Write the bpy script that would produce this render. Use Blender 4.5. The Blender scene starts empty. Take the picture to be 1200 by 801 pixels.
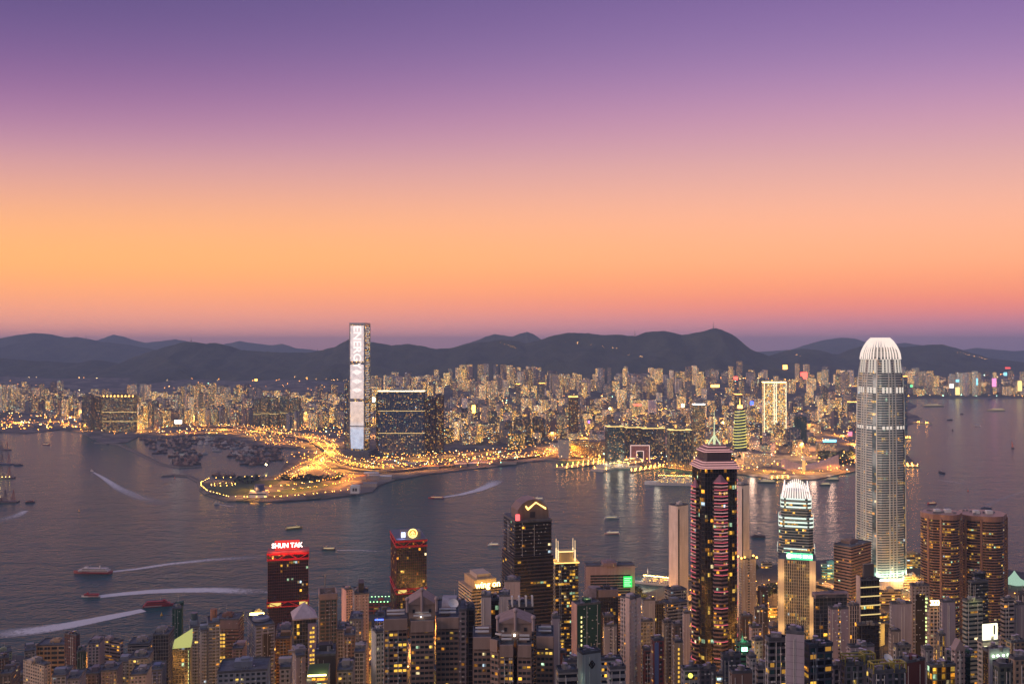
import bpy, math, random
from mathutils import Vector, noise
random.seed(7)
R = math.radians
C = bpy.context.scene.collection
SC = bpy.context.scene
# ------------------------------------------------------------------ camera
F, CX, HY, H = 1070.0, 600.0, 406.0, 400.0       # focal length, centre and horizon of the 1200 px photograph, eye height in metres
cam_d = bpy.data.cameras.new('camera'); cam = bpy.data.objects.new('camera', cam_d); C.objects.link(cam)
cam_d.sensor_width = 36.0; cam_d.lens = 36.0*F/1200.0
cam_d.clip_start = 1.0; cam_d.clip_end = 80000.0
cam.location = (0, 0, H); cam.rotation_euler = (R(90)+math.atan(5.5/F), 0, 0)
SC.camera = cam
# ------------------------------------------------------------------ sky
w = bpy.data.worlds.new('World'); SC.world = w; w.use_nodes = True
nt = w.node_tree; nt.nodes.clear()
def N(t, k, **kw):
    n = t.nodes.new(k)
    for a, b in kw.items(): setattr(n, a, b)
    return n
tc = N(nt, 'ShaderNodeTexCoord'); sep = N(nt, 'ShaderNodeSeparateXYZ'); nt.links.new(tc.outputs['Generated'], sep.inputs[0])
ramp = N(nt, 'ShaderNodeValToRGB'); ramp.color_ramp.interpolation = 'B_SPLINE'
def s2l(c): return tuple(((v/255.0)/12.92 if v/255.0 <= .04045 else ((v/255.0+.055)/1.055)**2.4) for v in c)
KEYS = [(0.0, (232,152,150)), (0.024, (252,166,138)), (0.055, (255,164,108)), (0.092, (255,180,100)), (0.144, (234,166,124)), (0.193, (194,144,150)), (0.233, (162,116,150)), (0.275, (130,95,140)), (0.316, (106,84,132)), (0.355, (90,74,122)), (0.55, (84,80,124)), (1.0, (92,104,150))]
KEYE = [(0.0, (180,134,158)), (0.022, (204,134,152)), (0.038, (240,136,126)), (0.058, (255,148,108)), (0.092, (255,174,122)), (0.144, (244,176,146)), (0.193, (212,162,158)), (0.233, (196,146,166)), (0.275, (166,128,168)), (0.316, (140,112,160)), (0.355, (128,100,154)), (0.55, (96,88,134)), (1.0, (92,104,150))]
def fill_ramp(rp, keys):
    els = rp.color_ramp.elements
    while len(els) < len(keys): els.new(0.5)
    for e, (p, c) in zip(els, keys): e.position = p; e.color = (*s2l(c), 1)
fill_ramp(ramp, KEYS); rampe = N(nt, 'ShaderNodeValToRGB'); rampe.color_ramp.interpolation = 'B_SPLINE'; fill_ramp(rampe, KEYE)
def MT(op, a, b=None):
    n = N(nt, 'ShaderNodeMath', operation=op)
    for i, x in enumerate((a, b)):
        if x is None: continue
        if isinstance(x, (int, float)): n.inputs[i].default_value = x
        else: nt.links.new(x, n.inputs[i])
    return n.outputs[0]
X2, Y2, Z2 = (MT('MULTIPLY', sep.outputs[i], sep.outputs[i]) for i in range(3))
nt.links.new(MT('DIVIDE', sep.outputs[2], MT('SQRT', MT('ADD', MT('ADD', Y2, Z2), MT('MULTIPLY', X2, 0.35)))), ramp.inputs[0])
nt.links.new(ramp.inputs[0].links[0].from_socket, rampe.inputs[0])
mrw = N(nt, 'ShaderNodeMapRange'); mrw.interpolation_type = 'SMOOTHSTEP'; mrw.inputs[1].default_value = -0.55; mrw.inputs[2].default_value = 0.55; nt.links.new(sep.outputs[0], mrw.inputs[0])
mwe = N(nt, 'ShaderNodeMix', data_type='RGBA'); nt.links.new(mrw.outputs[0], mwe.inputs[0]); nt.links.new(ramp.outputs[0], mwe.inputs[6]); nt.links.new(rampe.outputs[0], mwe.inputs[7])
# the afterglow is warmest over the north-west horizon, the south behind the viewer is dull and bluish
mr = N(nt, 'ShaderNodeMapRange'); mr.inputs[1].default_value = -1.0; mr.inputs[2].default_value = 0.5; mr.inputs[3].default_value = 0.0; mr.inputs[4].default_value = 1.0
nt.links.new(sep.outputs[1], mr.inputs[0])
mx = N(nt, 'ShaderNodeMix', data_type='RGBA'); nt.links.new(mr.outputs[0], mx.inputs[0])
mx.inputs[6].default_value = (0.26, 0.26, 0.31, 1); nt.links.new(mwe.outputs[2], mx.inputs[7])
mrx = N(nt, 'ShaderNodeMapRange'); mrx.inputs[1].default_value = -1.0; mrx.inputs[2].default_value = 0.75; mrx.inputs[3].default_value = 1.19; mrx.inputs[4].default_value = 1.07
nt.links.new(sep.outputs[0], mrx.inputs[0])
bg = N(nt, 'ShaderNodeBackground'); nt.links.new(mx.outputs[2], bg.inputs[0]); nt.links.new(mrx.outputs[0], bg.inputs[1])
wo = N(nt, 'ShaderNodeOutputWorld'); nt.links.new(bg.outputs[0], wo.inputs[0])
# last glow of the sun that has set in the west: a very soft, weak lamp
sd = bpy.data.lights.new('afterglow', 'SUN'); sd.energy = 1.5; sd.angle = R(30); sd.color = (1.0, 0.64, 0.54)
so = bpy.data.objects.new('afterglow', sd); C.objects.link(so)
so.rotation_euler = Vector((1.0, 0.42, -0.30)).to_track_quat('-Z', 'Y').to_euler()
SC.view_settings.view_transform = 'Standard'; SC.view_settings.look = 'None'; SC.view_settings.gamma = 1.0
SC.view_settings.use_curve_mapping = False; SC.view_settings.exposure = 0.16
cy = SC.cycles
cy.max_bounces = 5; cy.diffuse_bounces = 2; cy.glossy_bounces = 3; cy.transparent_max_bounces = 8; cy.volume_bounces = 0; cy.transmission_bounces = 1
cy.use_denoising = True; cy.sample_clamp_indirect = 3.0; cy.caustics_reflective = False; cy.caustics_refractive = False

# ------------------------------------------------------------------ helpers
def P(px, py, D): return Vector(((px-CX)/F*D, D, H-(py-HY)/F*D))
def Gd(px, py, z=0.0): return P(px, py, F*(H-z)/(py-HY))
def Xd(px, D): return (px-CX)/F*D
def pxy(p): return (CX+p[0]*F/p[1], HY+(H-p[2])*F/p[1])
class MB:
    def __init__(s): s.v = []; s.f = []; s.uv = []; s.m = []; s.sm = False
    def quad(s, pts, uv=None, m=0):
        i = len(s.v); s.v += [tuple(p) for p in pts]; s.f.append(tuple(range(i, i+len(pts)))); s.m.append(m)
        s.uv += list(uv) if uv else [(p[0]*.1, p[1]*.1) for p in pts]
    def prism(s, poly, z0, z1, bottom=False, m=0, mt=None, uvb=None, top=True, poly1=None, fh=1.0):
        q = poly1 or poly; n = len(poly); u = 0.0
        for i in range(n):
            a, b = poly[i], poly[(i+1) % n]; c, d = q[(i+1) % n], q[i]
            L = math.hypot(b[0]-a[0], b[1]-a[1])
            nb = max(1, round(L/uvb)) if uvb else L*.1
            v1 = round((z1-z0)/fh) if uvb else (z1-z0)*.1
            s.quad([(a[0], a[1], z0), (b[0], b[1], z0), (c[0], c[1], z1), (d[0], d[1], z1)], [(u, 0), (u+nb, 0), (u+nb, v1), (u, v1)], m)
            u += nb
        if top: s.quad([(p[0], p[1], z1) for p in q], None, m if mt is None else mt)
        if bottom: s.quad([(p[0], p[1], z0) for p in reversed(poly)], None, m)
    def box(s, x0, x1, y0, y1, z0, z1, m=0): s.prism([(x0, y0), (x1, y0), (x1, y1), (x0, y1)], z0, z1, True, m)
    def obox(s, c, ux, w, d, z0, z1, m=0):        # centred box, ux = unit vector of the width
        x, y = ux; vx, vy = -y, x; w /= 2; d /= 2
        s.prism([(c[0]-x*w-vx*d, c[1]-y*w-vy*d), (c[0]+x*w-vx*d, c[1]+y*w-vy*d), (c[0]+x*w+vx*d, c[1]+y*w+vy*d), (c[0]-x*w+vx*d, c[1]-y*w+vy*d)], z0, z1, True, m)
    def cyl(s, c, r0, r1, z0, z1, n=10, m=0, top=True):
        a = [(c[0]+r0*math.cos(2*math.pi*i/n), c[1]+r0*math.sin(2*math.pi*i/n)) for i in range(n)]
        b = [(c[0]+r1*math.cos(2*math.pi*i/n), c[1]+r1*math.sin(2*math.pi*i/n)) for i in range(n)]
        s.prism(a, z0, z1, False, m, poly1=b, top=top)
    def bar(s, a, b, r, m=0):                     # square bar between two points
        a, b = Vector(a), Vector(b); d = (b-a)
        if d.length < 1e-6: return
        d.normalize(); u = d.cross(Vector((0, 0, 1)));
        if u.length < 1e-3: u = Vector((1, 0, 0))
        u.normalize(); v = d.cross(u)
        k = [(-1, -1), (1, -1), (1, 1), (-1, 1)]
        A = [a+(u*i+v*j)*r for i, j in k]; B = [b+(u*i+v*j)*r for i, j in k]
        for i in range(4): s.quad([A[i], A[(i+1) % 4], B[(i+1) % 4], B[i]], None, m)
        s.quad(A[::-1], None, m); s.quad(B, None, m)
    def ball(s, c, r, m=0, n=8, k=5, sz=1.0):
        for j in range(k):
            a0 = math.pi*j/k-math.pi/2; a1 = math.pi*(j+1)/k-math.pi/2
            for i in range(n):
                t0 = 2*math.pi*i/n; t1 = 2*math.pi*(i+1)/n
                q = [(c[0]+r*math.cos(a)*math.cos(t), c[1]+r*math.cos(a)*math.sin(t), c[2]+r*sz*math.sin(a)) for a, t in ((a0, t0), (a0, t1), (a1, t1), (a1, t0))]
                s.quad(q, None, m)
    def octa(s, c, r, m=0):
        x, y, z = c; e = [(x+r, y, z), (x, y+r, z), (x-r, y, z), (x, y-r, z)]
        for i in range(4):
            s.quad([e[i], e[(i+1) % 4], (x, y, z+r)], None, m); s.quad([e[(i+1) % 4], e[i], (x, y, z-r)], None, m)
    def loft(s, rings, m=0, cap=True):
        for A, B in zip(rings, rings[1:]):
            n = len(A)
            for i in range(n): s.quad([A[i], A[(i+1) % n], B[(i+1) % n], B[i]], None, m)
        if cap: s.quad(rings[0][::-1], None, m); s.quad(rings[-1], None, m)
    def mesh(s, name, mats):
        me = bpy.data.meshes.new(name); me.from_pydata(s.v, [], s.f)
        ul = me.uv_layers.new(name='UVMap'); flat = [c for p in s.uv for c in p]; ul.data.foreach_set('uv', flat)
        for x in (mats if isinstance(mats, (list, tuple)) else [mats]): me.materials.append(x)
        if any(s.m): me.polygons.foreach_set('material_index', s.m)
        me.update(); return me
def link(name, me, parent=None, col=None):
    o = bpy.data.objects.new(name, me); C.objects.link(o)
    if parent is not None: o.parent = parent
    if col: o.color = (*col[:3], 1)
    return o
def build(mb, name, mats, parent=None, col=None, origin=None):
    if parent is not None and parent.location.length > 0:
        o = parent.location; mb.v = [(x-o.x, y-o.y, z-o.z) for x, y, z in mb.v]
    return link(name, mb.mesh(name, mats), parent, col)
def thing(name, label, cat, loc=(0, 0, 0), group=None, rz=0):
    o = bpy.data.objects.new(name, None); C.objects.link(o); o.location = loc; o.rotation_euler[2] = rz
    o.empty_display_size = 5; o['label'] = label; o['category'] = cat
    if group: o['group'] = group
    return o
def tag(o, label, cat, group=None):
    o['label'] = label; o['category'] = cat
    if group: o['group'] = group
    return o
def kindof(o, k): o['kind'] = k; return o
def copy_tree(o, parent=None):
    c = o.copy(); C.objects.link(c)
    if parent is not None: c.parent = parent
    for ch in [x for x in o.children]: copy_tree(ch, c)
    return c
def text_mesh(s, size, depth=0.0, bold=0.0, align='CENTER'):
    cu = bpy.data.curves.new('lettering', 'FONT'); cu.body = s; cu.size = size; cu.extrude = depth; cu.offset = bold; cu.align_x = align; cu.align_y = 'CENTER'
    t = bpy.data.objects.new('lettering_source', cu); C.objects.link(t)
    me = bpy.data.meshes.new_from_object(t); bpy.data.objects.remove(t); me.materials.clear(); return me
def offset(poly, d):
    n = len(poly); out = []
    for i in range(n):
        p0, p1, p2 = poly[i-1], poly[i], poly[(i+1) % n]
        def nrm(a, b):
            dx, dy = b[0]-a[0], b[1]-a[1]; L = math.hypot(dx, dy) or 1; return dy/L, -dx/L
        a = nrm(p0, p1); b = nrm(p1, p2); sx, sy = a[0]+b[0], a[1]+b[1]; k = 1+a[0]*b[0]+a[1]*b[1]
        k = max(k, .35); out.append((p1[0]+d*sx/k, p1[1]+d*sy/k))
    return out
# ------------------------------------------------------------------ materials
def newmat(name):
    m = bpy.data.materials.new(name); m.use_nodes = True; t = m.node_tree; t.nodes.clear()
    out = N(t, 'ShaderNodeOutputMaterial'); return m, t, out
def noisy(t, scale, det=3, rough=.6, src='Object'):
    tcn = N(t, 'ShaderNodeTexCoord'); n = N(t, 'ShaderNodeTexNoise'); n.inputs['Scale'].default_value = scale
    n.inputs['Detail'].default_value = det; n.inputs['Roughness'].default_value = rough; t.links.new(tcn.outputs[src], n.inputs['Vector']); return n
def plain(name, c, rough=.6, metal=0.0, var=.25, scale=.2, objcol=False):
    m, t, out = newmat(name); b = N(t, 'ShaderNodeBsdfPrincipled'); n = noisy(t, scale)
    mr = N(t, 'ShaderNodeMapRange'); mr.inputs[1].default_value = .3; mr.inputs[2].default_value = .7; mr.inputs[3].default_value = 1-var; mr.inputs[4].default_value = 1+var*.6
    t.links.new(n.outputs[0], mr.inputs[0])
    mul = N(t, 'ShaderNodeVectorMath', operation='SCALE'); t.links.new(mr.outputs[0], mul.inputs['Scale'])
    if objcol:
        oi = N(t, 'ShaderNodeObjectInfo'); t.links.new(oi.outputs['Color'], mul.inputs[0])
    else: mul.inputs[0].default_value = c
    t.links.new(mul.outputs[0], b.inputs['Base Color']); b.inputs['Roughness'].default_value = rough; b.inputs['Metallic'].default_value = metal
    t.links.new(b.outputs[0], out.inputs[0]); return m
def emis(name, c, s, nee=False):
    m, t, out = newmat(name); e = N(t, 'ShaderNodeEmission'); e.inputs[0].default_value = (*c, 1); e.inputs[1].default_value = s
    t.links.new(e.outputs[0], out.inputs[0]); m.cycles.emission_sampling = 'AUTO' if nee else 'NONE'; return m
def M_(t, op, a, b=None, c=None):
    n = N(t, 'ShaderNodeMath', operation=op)
    for i, x in enumerate((a, b, c)):
        if x is None: continue
        if isinstance(x, (int, float)): n.inputs[i].default_value = x
        else: t.links.new(x, n.inputs[i])
    return n.outputs[0]
def lit_cells(t, strength, mult=None):
    """random lit windows on the (bay, floor) grid of the UV map; returns cell-noise sockets, emission colour and emission strength"""
    tcn = N(t, 'ShaderNodeTexCoord'); sp = N(t, 'ShaderNodeSeparateXYZ'); t.links.new(tcn.outputs['UV'], sp.inputs[0])
    oi = N(t, 'ShaderNodeObjectInfo'); seed = M_(t, 'MULTIPLY', oi.outputs['Random'], 917.0)
    fu, fv = M_(t, 'FLOOR', sp.outputs[0]), M_(t, 'FLOOR', sp.outputs[1])
    def wn(a, b, k):
        cb = N(t, 'ShaderNodeCombineXYZ'); t.links.new(a, cb.inputs[0]); t.links.new(b, cb.inputs[1]); t.links.new(M_(t, 'ADD', seed, k), cb.inputs[2])
        x = N(t, 'ShaderNodeTexWhiteNoise', noise_dimensions='3D'); t.links.new(cb.outputs[0], x.inputs['Vector']); return x
    n1 = wn(fu, fv, 0.0); n2 = wn(M_(t, 'FLOOR', M_(t, 'DIVIDE', sp.outputs[0], 5.0)), fv, 3.0); n3 = wn(fu, fv, 11.0)
    at = N(t, 'ShaderNodeAttribute', attribute_type='OBJECT', attribute_name='lit'); rw = N(t, 'ShaderNodeAttribute', attribute_type='OBJECT', attribute_name='rowlit')
    br = N(t, 'ShaderNodeAttribute', attribute_type='OBJECT', attribute_name='glow')
    la = at.outputs['Fac'] if mult is None else M_(t, 'MULTIPLY', at.outputs['Fac'], mult)
    lit = M_(t, 'MAXIMUM', M_(t, 'LESS_THAN', n1.outputs[0], la), M_(t, 'MULTIPLY', M_(t, 'LESS_THAN', n2.outputs[0], rw.outputs['Fac']), M_(t, 'LESS_THAN', n3.outputs[0], .8)))
    cr = N(t, 'ShaderNodeValToRGB'); cr.color_ramp.interpolation = 'CONSTANT'
    cols = [(0, (1, .38, .03)), (.3, (1, .50, .05)), (.6, (1, .62, .11)), (.84, (1, .80, .40)), (.92, (.62, 1, .62)), (.97, (.65, .85, 1))]
    e = cr.color_ramp.elements
    while len(e) < len(cols): e.new(.5)
    for q, (p, c) in zip(e, cols): q.position = p; q.color = (*c, 1)
    mixn = M_(t, 'FRACT', M_(t, 'MULTIPLY', n3.outputs[0], 7.31)); t.links.new(mixn, cr.inputs[0])
    inner = N(t, 'ShaderNodeTexNoise'); inner.inputs['Scale'].default_value = 2.7; inner.inputs['Detail'].default_value = 1.0; t.links.new(tcn.outputs['UV'], inner.inputs['Vector'])
    fru, frv = M_(t, 'FRACT', sp.outputs[0]), M_(t, 'FRACT', sp.outputs[1]); n4 = wn(fu, fv, 23.0)       # curtains and blinds cover part of each lit window
    open_ = M_(t, 'MULTIPLY', M_(t, 'LESS_THAN', fru, M_(t, 'ADD', M_(t, 'MULTIPLY', n4.outputs[0], .75), .4)), M_(t, 'GREATER_THAN', frv, M_(t, 'MULTIPLY', M_(t, 'FRACT', M_(t, 'MULTIPLY', n4.outputs[0], 5.7)), .5)))
    lit = M_(t, 'MULTIPLY', lit, M_(t, 'ADD', M_(t, 'MULTIPLY', open_, .8), .2))
    st = M_(t, 'MULTIPLY', M_(t, 'MULTIPLY', lit, M_(t, 'ADD', br.outputs['Fac'], strength)), M_(t, 'MULTIPLY', M_(t, 'ADD', M_(t, 'MULTIPLY', M_(t, 'POWER', n3.outputs[0], 2.0), 1.5), .2), M_(t, 'MULTIPLY', inner.outputs[0], 2.0)))
    return sp, n1, n3, cr.outputs[0], st, oi
def glass_mat(name, c=(.02, .028, .035), rough=.12, strength=.95, var=1.0):
    m, t, out = newmat(name); b = N(t, 'ShaderNodeBsdfPrincipled'); sp, n1, n3, col, st, oi = lit_cells(t, strength)
    mul = N(t, 'ShaderNodeVectorMath', operation='SCALE'); mul.inputs[0].default_value = c
    t.links.new(M_(t, 'ADD', M_(t, 'MULTIPLY', n3.outputs[0], var), .55), mul.inputs['Scale'])
    tint = N(t, 'ShaderNodeMix', data_type='RGBA', blend_type='MULTIPLY'); tint.inputs[0].default_value = 1.0
    t.links.new(mul.outputs[0], tint.inputs[6]); t.links.new(oi.outputs['Color'], tint.inputs[7])
    t.links.new(tint.outputs[2], b.inputs['Base Color']); t.links.new(M_(t, 'ADD', M_(t, 'MULTIPLY', n1.outputs[0], .12), rough), b.inputs['Roughness'])
    t.links.new(col, b.inputs['Emission Color']); t.links.new(st, b.inputs['Emission Strength']); b.inputs['IOR'].default_value = 1.6
    t.links.new(b.outputs[0], out.inputs[0]); m.cycles.emission_sampling = 'NONE'; return m
def far_facade(name, x0=.22, x1=.78, y0=.3, y1=.78, strength=2.2, glass=(.03, .035, .045), rough=.7):
    """whole wall of a tower kilometres away: wall tone from the object colour or a per-tower attribute, windows from the UV grid"""
    m, t, out = newmat(name); b = N(t, 'ShaderNodeBsdfPrincipled'); ca = N(t, 'ShaderNodeAttribute', attribute_type='GEOMETRY', attribute_name='wallcol'); sp, n1, n3, col, st, oi = lit_cells(t, strength, ca.outputs['Alpha'])
    fx, fy = M_(t, 'FRACT', sp.outputs[0]), M_(t, 'FRACT', sp.outputs[1])
    mk = M_(t, 'MULTIPLY', M_(t, 'MULTIPLY', M_(t, 'GREATER_THAN', fx, x0), M_(t, 'LESS_THAN', fx, x1)), M_(t, 'MULTIPLY', M_(t, 'GREATER_THAN', fy, y0), M_(t, 'LESS_THAN', fy, y1)))
    cm = N(t, 'ShaderNodeMix', data_type='RGBA', blend_type='MULTIPLY'); cm.inputs[0].default_value = 1.0
    t.links.new(ca.outputs['Color'], cm.inputs[6]); t.links.new(oi.outputs['Color'], cm.inputs[7])
    mxx = N(t, 'ShaderNodeMix', data_type='RGBA'); t.links.new(mk, mxx.inputs[0]); t.links.new(cm.outputs[2], mxx.inputs[6]); mxx.inputs[7].default_value = (*glass, 1)
    t.links.new(mxx.outputs[2], b.inputs['Base Color']); b.inputs['Roughness'].default_value = rough
    t.links.new(M_(t, 'SUBTRACT', rough, M_(t, 'MULTIPLY', mk, rough-.2)), b.inputs['Roughness'])
    t.links.new(col, b.inputs['Emission Color']); t.links.new(M_(t, 'MULTIPLY', st, mk), b.inputs['Emission Strength'])
    t.links.new(b.outputs[0], out.inputs[0]); m.cycles.emission_sampling = 'NONE'; return m
def addcol(me, cols):                              # per-face tower tone
    a = me.color_attributes.new('wallcol', 'FLOAT_COLOR', 'CORNER'); buf = []
    for p in me.polygons:
        c = cols[p.index] if not isinstance(cols, tuple) else cols
        for _ in p.loop_indices: buf += [c[0], c[1], c[2], c[3] if len(c) > 3 else 1.0]
    a.data.foreach_set('color', buf)
def wall_mat(name, rough=.75):
    m, t, out = newmat(name); b = N(t, 'ShaderNodeBsdfPrincipled'); oi = N(t, 'ShaderNodeObjectInfo'); tcn = N(t, 'ShaderNodeTexCoord')
    mp = N(t, 'ShaderNodeMapping'); mp.inputs['Scale'].default_value = (.35, .35, .035); t.links.new(tcn.outputs['Object'], mp.inputs[0])
    n = N(t, 'ShaderNodeTexNoise'); n.inputs['Scale'].default_value = 1.0; n.inputs['Detail'].default_value = 4; t.links.new(mp.outputs[0], n.inputs['Vector'])   # streaks of rain dirt
    n2 = noisy(t, .06, 2)
    k = M_(t, 'MULTIPLY', M_(t, 'ADD', M_(t, 'MULTIPLY', n.outputs[0], .7), .62), M_(t, 'ADD', M_(t, 'MULTIPLY', n2.outputs[0], .35), .83))
    mul = N(t, 'ShaderNodeVectorMath', operation='SCALE'); t.links.new(oi.outputs['Color'], mul.inputs[0]); t.links.new(k, mul.inputs['Scale'])
    t.links.new(mul.outputs[0], b.inputs['Base Color']); b.inputs['Roughness'].default_value = rough; t.links.new(b.outputs[0], out.inputs[0]); return m
MAT = {}
MAT['wall'] = wall_mat('painted_concrete'); MAT['stone'] = wall_mat('polished_stone', .35)
MAT['glass'] = glass_mat('office_glass'); MAT['blueglass'] = glass_mat('blue_office_glass', (.03, .06, .09), .1); MAT['resglass'] = glass_mat('flat_windows', (.035, .055, .06), .25, .8)
MAT['far'] = far_facade('far_tower_facade'); MAT['farband'] = far_facade('far_office_facade', 0.0, 1.0, .35, .9, 1.5, (.02, .03, .04), .4)
MAT['roof'] = plain('roof_felt', (.11, .12, .14), .8, 0, .45, .25); MAT['roofobj'] = plain('roof_painted', None, .7, 0, .3, .3, True)
MAT['metal'] = plain('brushed_steel', (.45, .46, .48), .35, .8, .1); MAT['white'] = plain('white_paint', (.72, .72, .70), .5, 0, .1)
MAT['dark'] = plain('dark_steel', (.05, .05, .055), .5, .3, .2); MAT['red'] = plain('red_steel', (.62, .02, .03), .4); MAT['redhull'] = plain('red_boat_paint', (.42, .03, .03), .4)
MAT['green'] = plain('green_netting', (.012, .085, .05), .85, 0, .4, .4); MAT['brick'] = plain('red_brick', (.22, .07, .05), .85, 0, .3, .5)
MAT['asphalt'] = plain('asphalt', (.05, .05, .052), .85, 0, .3, .05); MAT['leaf'] = plain('foliage', (.045, .075, .03), .8, 0, .6, .15); MAT['lawn'] = plain('lawn', (.05, .085, .03), .9, 0, .4, .03)
MAT['rock'] = plain('rock_armour', (.16, .14, .12), .9, 0, .5, .3); MAT['wood'] = plain('hull_timber', (.10, .06, .045), .7, 0, .4, .3); MAT['hull'] = plain('boat_hull_paint', None, .5, 0, .15, .3, True)
E = {}
E['amber'] = emis('amber_lamp', (1, .45, .07), 9); E['sodium'] = emis('sodium_lamp', (1, .42, .06), 60, True); E['warm'] = emis('warm_lamp', (1, .75, .38), 7)
E['yellow'] = emis('yellow_lamp', (1, .68, .16), 14); E['white'] = emis('white_lamp', (1, .95, .82), 7); E['green'] = emis('green_lamp', (.25, 1, .45), 5); E['red'] = emis('red_lamp', (1, .08, .05), 5)
E['pink'] = emis('pink_neon', (1, .22, .32), 1.7); E['purple'] = emis('purple_neon', (.45, .2, 1), 2.5); E['blue'] = emis('blue_neon', (.06, .12, 1), 4); E['cyan'] = emis('cyan_lamp', (.3, .8, 1), 5); E['gold'] = emis('gold_wash', (1, .62, .2), 2.2)
E['crown'] = emis('crown_self_glow', (1, .80, .70), 1.05); E['softgreen'] = emis('pale_green_wash', (.6, .85, .55), .8); E['letters'] = emis('white_letters', (1, .84, .78), 1.35)
# water
m, t, out = newmat('harbour_water'); b = N(t, 'ShaderNodeBsdfPrincipled'); tcn = N(t, 'ShaderNodeTexCoord')
mp = N(t, 'ShaderNodeMapping'); mp.inputs['Scale'].default_value = (.7, 1.0, 1); mp.inputs['Rotation'].default_value = (0, 0, .25); t.links.new(tcn.outputs['Object'], mp.inputs[0])
hs = []
for sc_, amp in ((.012, 1.6), (.055, .9), (.2, .42)):
    n = N(t, 'ShaderNodeTexNoise'); n.inputs['Scale'].default_value = sc_; n.inputs['Detail'].default_value = 3; n.inputs['Distortion'].default_value = .6
    t.links.new(mp.outputs[0], n.inputs['Vector']); hs.append(M_(t, 'MULTIPLY', n.outputs[0], amp))
hh = M_(t, 'ADD', M_(t, 'ADD', hs[0], hs[1]), hs[2])
bp = N(t, 'ShaderNodeBump'); bp.inputs['Strength'].default_value = 1.0; bp.inputs['Distance'].default_value = 2.6; t.links.new(hh, bp.inputs['Height']); t.links.new(bp.outputs[0], b.inputs['Normal'])
b.inputs['Base Color'].default_value = (.012, .080, .085, 1); b.inputs['Roughness'].default_value = .17; b.inputs['IOR'].default_value = 1.165
t.links.new(b.outputs[0], out.inputs[0]); MAT['water'] = m
# city ground: paving blocks, yards, small greens
m, t, out = newmat('city_ground'); b = N(t, 'ShaderNodeBsdfPrincipled'); tcn = N(t, 'ShaderNodeTexCoord')
vo = N(t, 'ShaderNodeTexVoronoi'); vo.inputs['Scale'].default_value = .018; t.links.new(tcn.outputs['Object'], vo.inputs['Vector'])
cr = N(t, 'ShaderNodeValToRGB'); cr.color_ramp.interpolation = 'CONSTANT'; e = cr.color_ramp.elements
for _ in range(3): e.new(.5)
for q, (p, c) in zip(e, [(0, (.07, .065, .06)), (.3, (.15, .13, .11)), (.55, (.05, .06, .04)), (.7, (.11, .10, .095)), (.85, (.20, .18, .15))]): q.position = p; q.color = (*c, 1)
spx = N(t, 'ShaderNodeSeparateColor'); t.links.new(vo.outputs['Color'], spx.inputs[0]); t.links.new(spx.outputs[0], cr.inputs[0]); t.links.new(cr.outputs[0], b.inputs['Base Color']); b.inputs['Roughness'].default_value = .85
t.links.new(b.outputs[0], out.inputs[0]); MAT['ground'] = m
# wooded hills
m, t, out = newmat('wooded_hills'); b = N(t, 'ShaderNodeBsdfPrincipled'); n = noisy(t, .006, 8, .65); cr = N(t, 'ShaderNodeValToRGB')
cr.color_ramp.elements[0].position = .35; cr.color_ramp.elements[0].color = (.022, .035, .018, 1); cr.color_ramp.elements[1].position = .7; cr.color_ramp.elements[1].color = (.075, .085, .05, 1)
t.links.new(n.outputs[0], cr.inputs[0]); t.links.new(cr.outputs[0], b.inputs['Base Color']); b.inputs['Roughness'].default_value = .95
n2 = noisy(t, .02, 6, .7); bp = N(t, 'ShaderNodeBump'); bp.inputs['Distance'].default_value = 25; bp.inputs['Strength'].default_value = .8; t.links.new(n2.outputs[0], bp.inputs['Height']); t.links.new(bp.outputs[0], b.inputs['Normal'])
t.links.new(b.outputs[0], out.inputs[0]); MAT['hills'] = m
# foam of boat wakes
m, t, out = newmat('wake_foam'); d = N(t, 'ShaderNodeBsdfDiffuse'); d.inputs[0].default_value = (.78, .76, .76, 1); tr = N(t, 'ShaderNodeBsdfTransparent'); ms = N(t, 'ShaderNodeMixShader')
tcn = N(t, 'ShaderNodeTexCoord'); sp = N(t, 'ShaderNodeSeparateXYZ'); t.links.new(tcn.outputs['UV'], sp.inputs[0]); n = noisy(t, .16, 5, .75)
edge = M_(t, 'MULTIPLY', M_(t, 'MULTIPLY', sp.outputs[1], M_(t, 'SUBTRACT', 1.0, sp.outputs[1])), 4.0); fade = M_(t, 'SUBTRACT', 1.0, sp.outputs[0])
a = M_(t, 'MULTIPLY', M_(t, 'MULTIPLY', edge, fade), M_(t, 'MULTIPLY', M_(t, 'SUBTRACT', n.outputs[0], .24), 4.6)); at = N(t, 'ShaderNodeAttribute', attribute_type='OBJECT', attribute_name='dense')
a = N(t, 'ShaderNodeClamp').outputs[0] if False else M_(t, 'MINIMUM', M_(t, 'MAXIMUM', M_(t, 'MULTIPLY', a, at.outputs['Fac']), 0.0), .92)
t.links.new(a, ms.inputs[0]); t.links.new(tr.outputs[0], ms.inputs[1]); t.links.new(d.outputs[0], ms.inputs[2]); t.links.new(ms.outputs[0], out.inputs[0]); MAT['foam'] = m
def spot(p, energy, col=(1, .5, .12), r=2.0, ang=148):       # shielded street luminaire shining down
    l = bpy.data.lights.new('city_glow', 'SPOT'); l.energy = energy; l.color = col; l.shadow_soft_size = r; l.spot_size = R(ang); l.spot_blend = .3
    o = bpy.data.objects.new('city_glow', l); C.objects.link(o); o.location = p; return o
def lamp(p, energy, col=(1, .5, .12), r=3.0):  # bare point light for streets, signs and fronts, no fixture modelled
    l = bpy.data.lights.new('city_glow', 'POINT'); l.energy = energy; l.color = col; l.shadow_soft_size = r
    o = bpy.data.objects.new('city_glow', l); C.objects.link(o); o.location = p; return o
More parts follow.
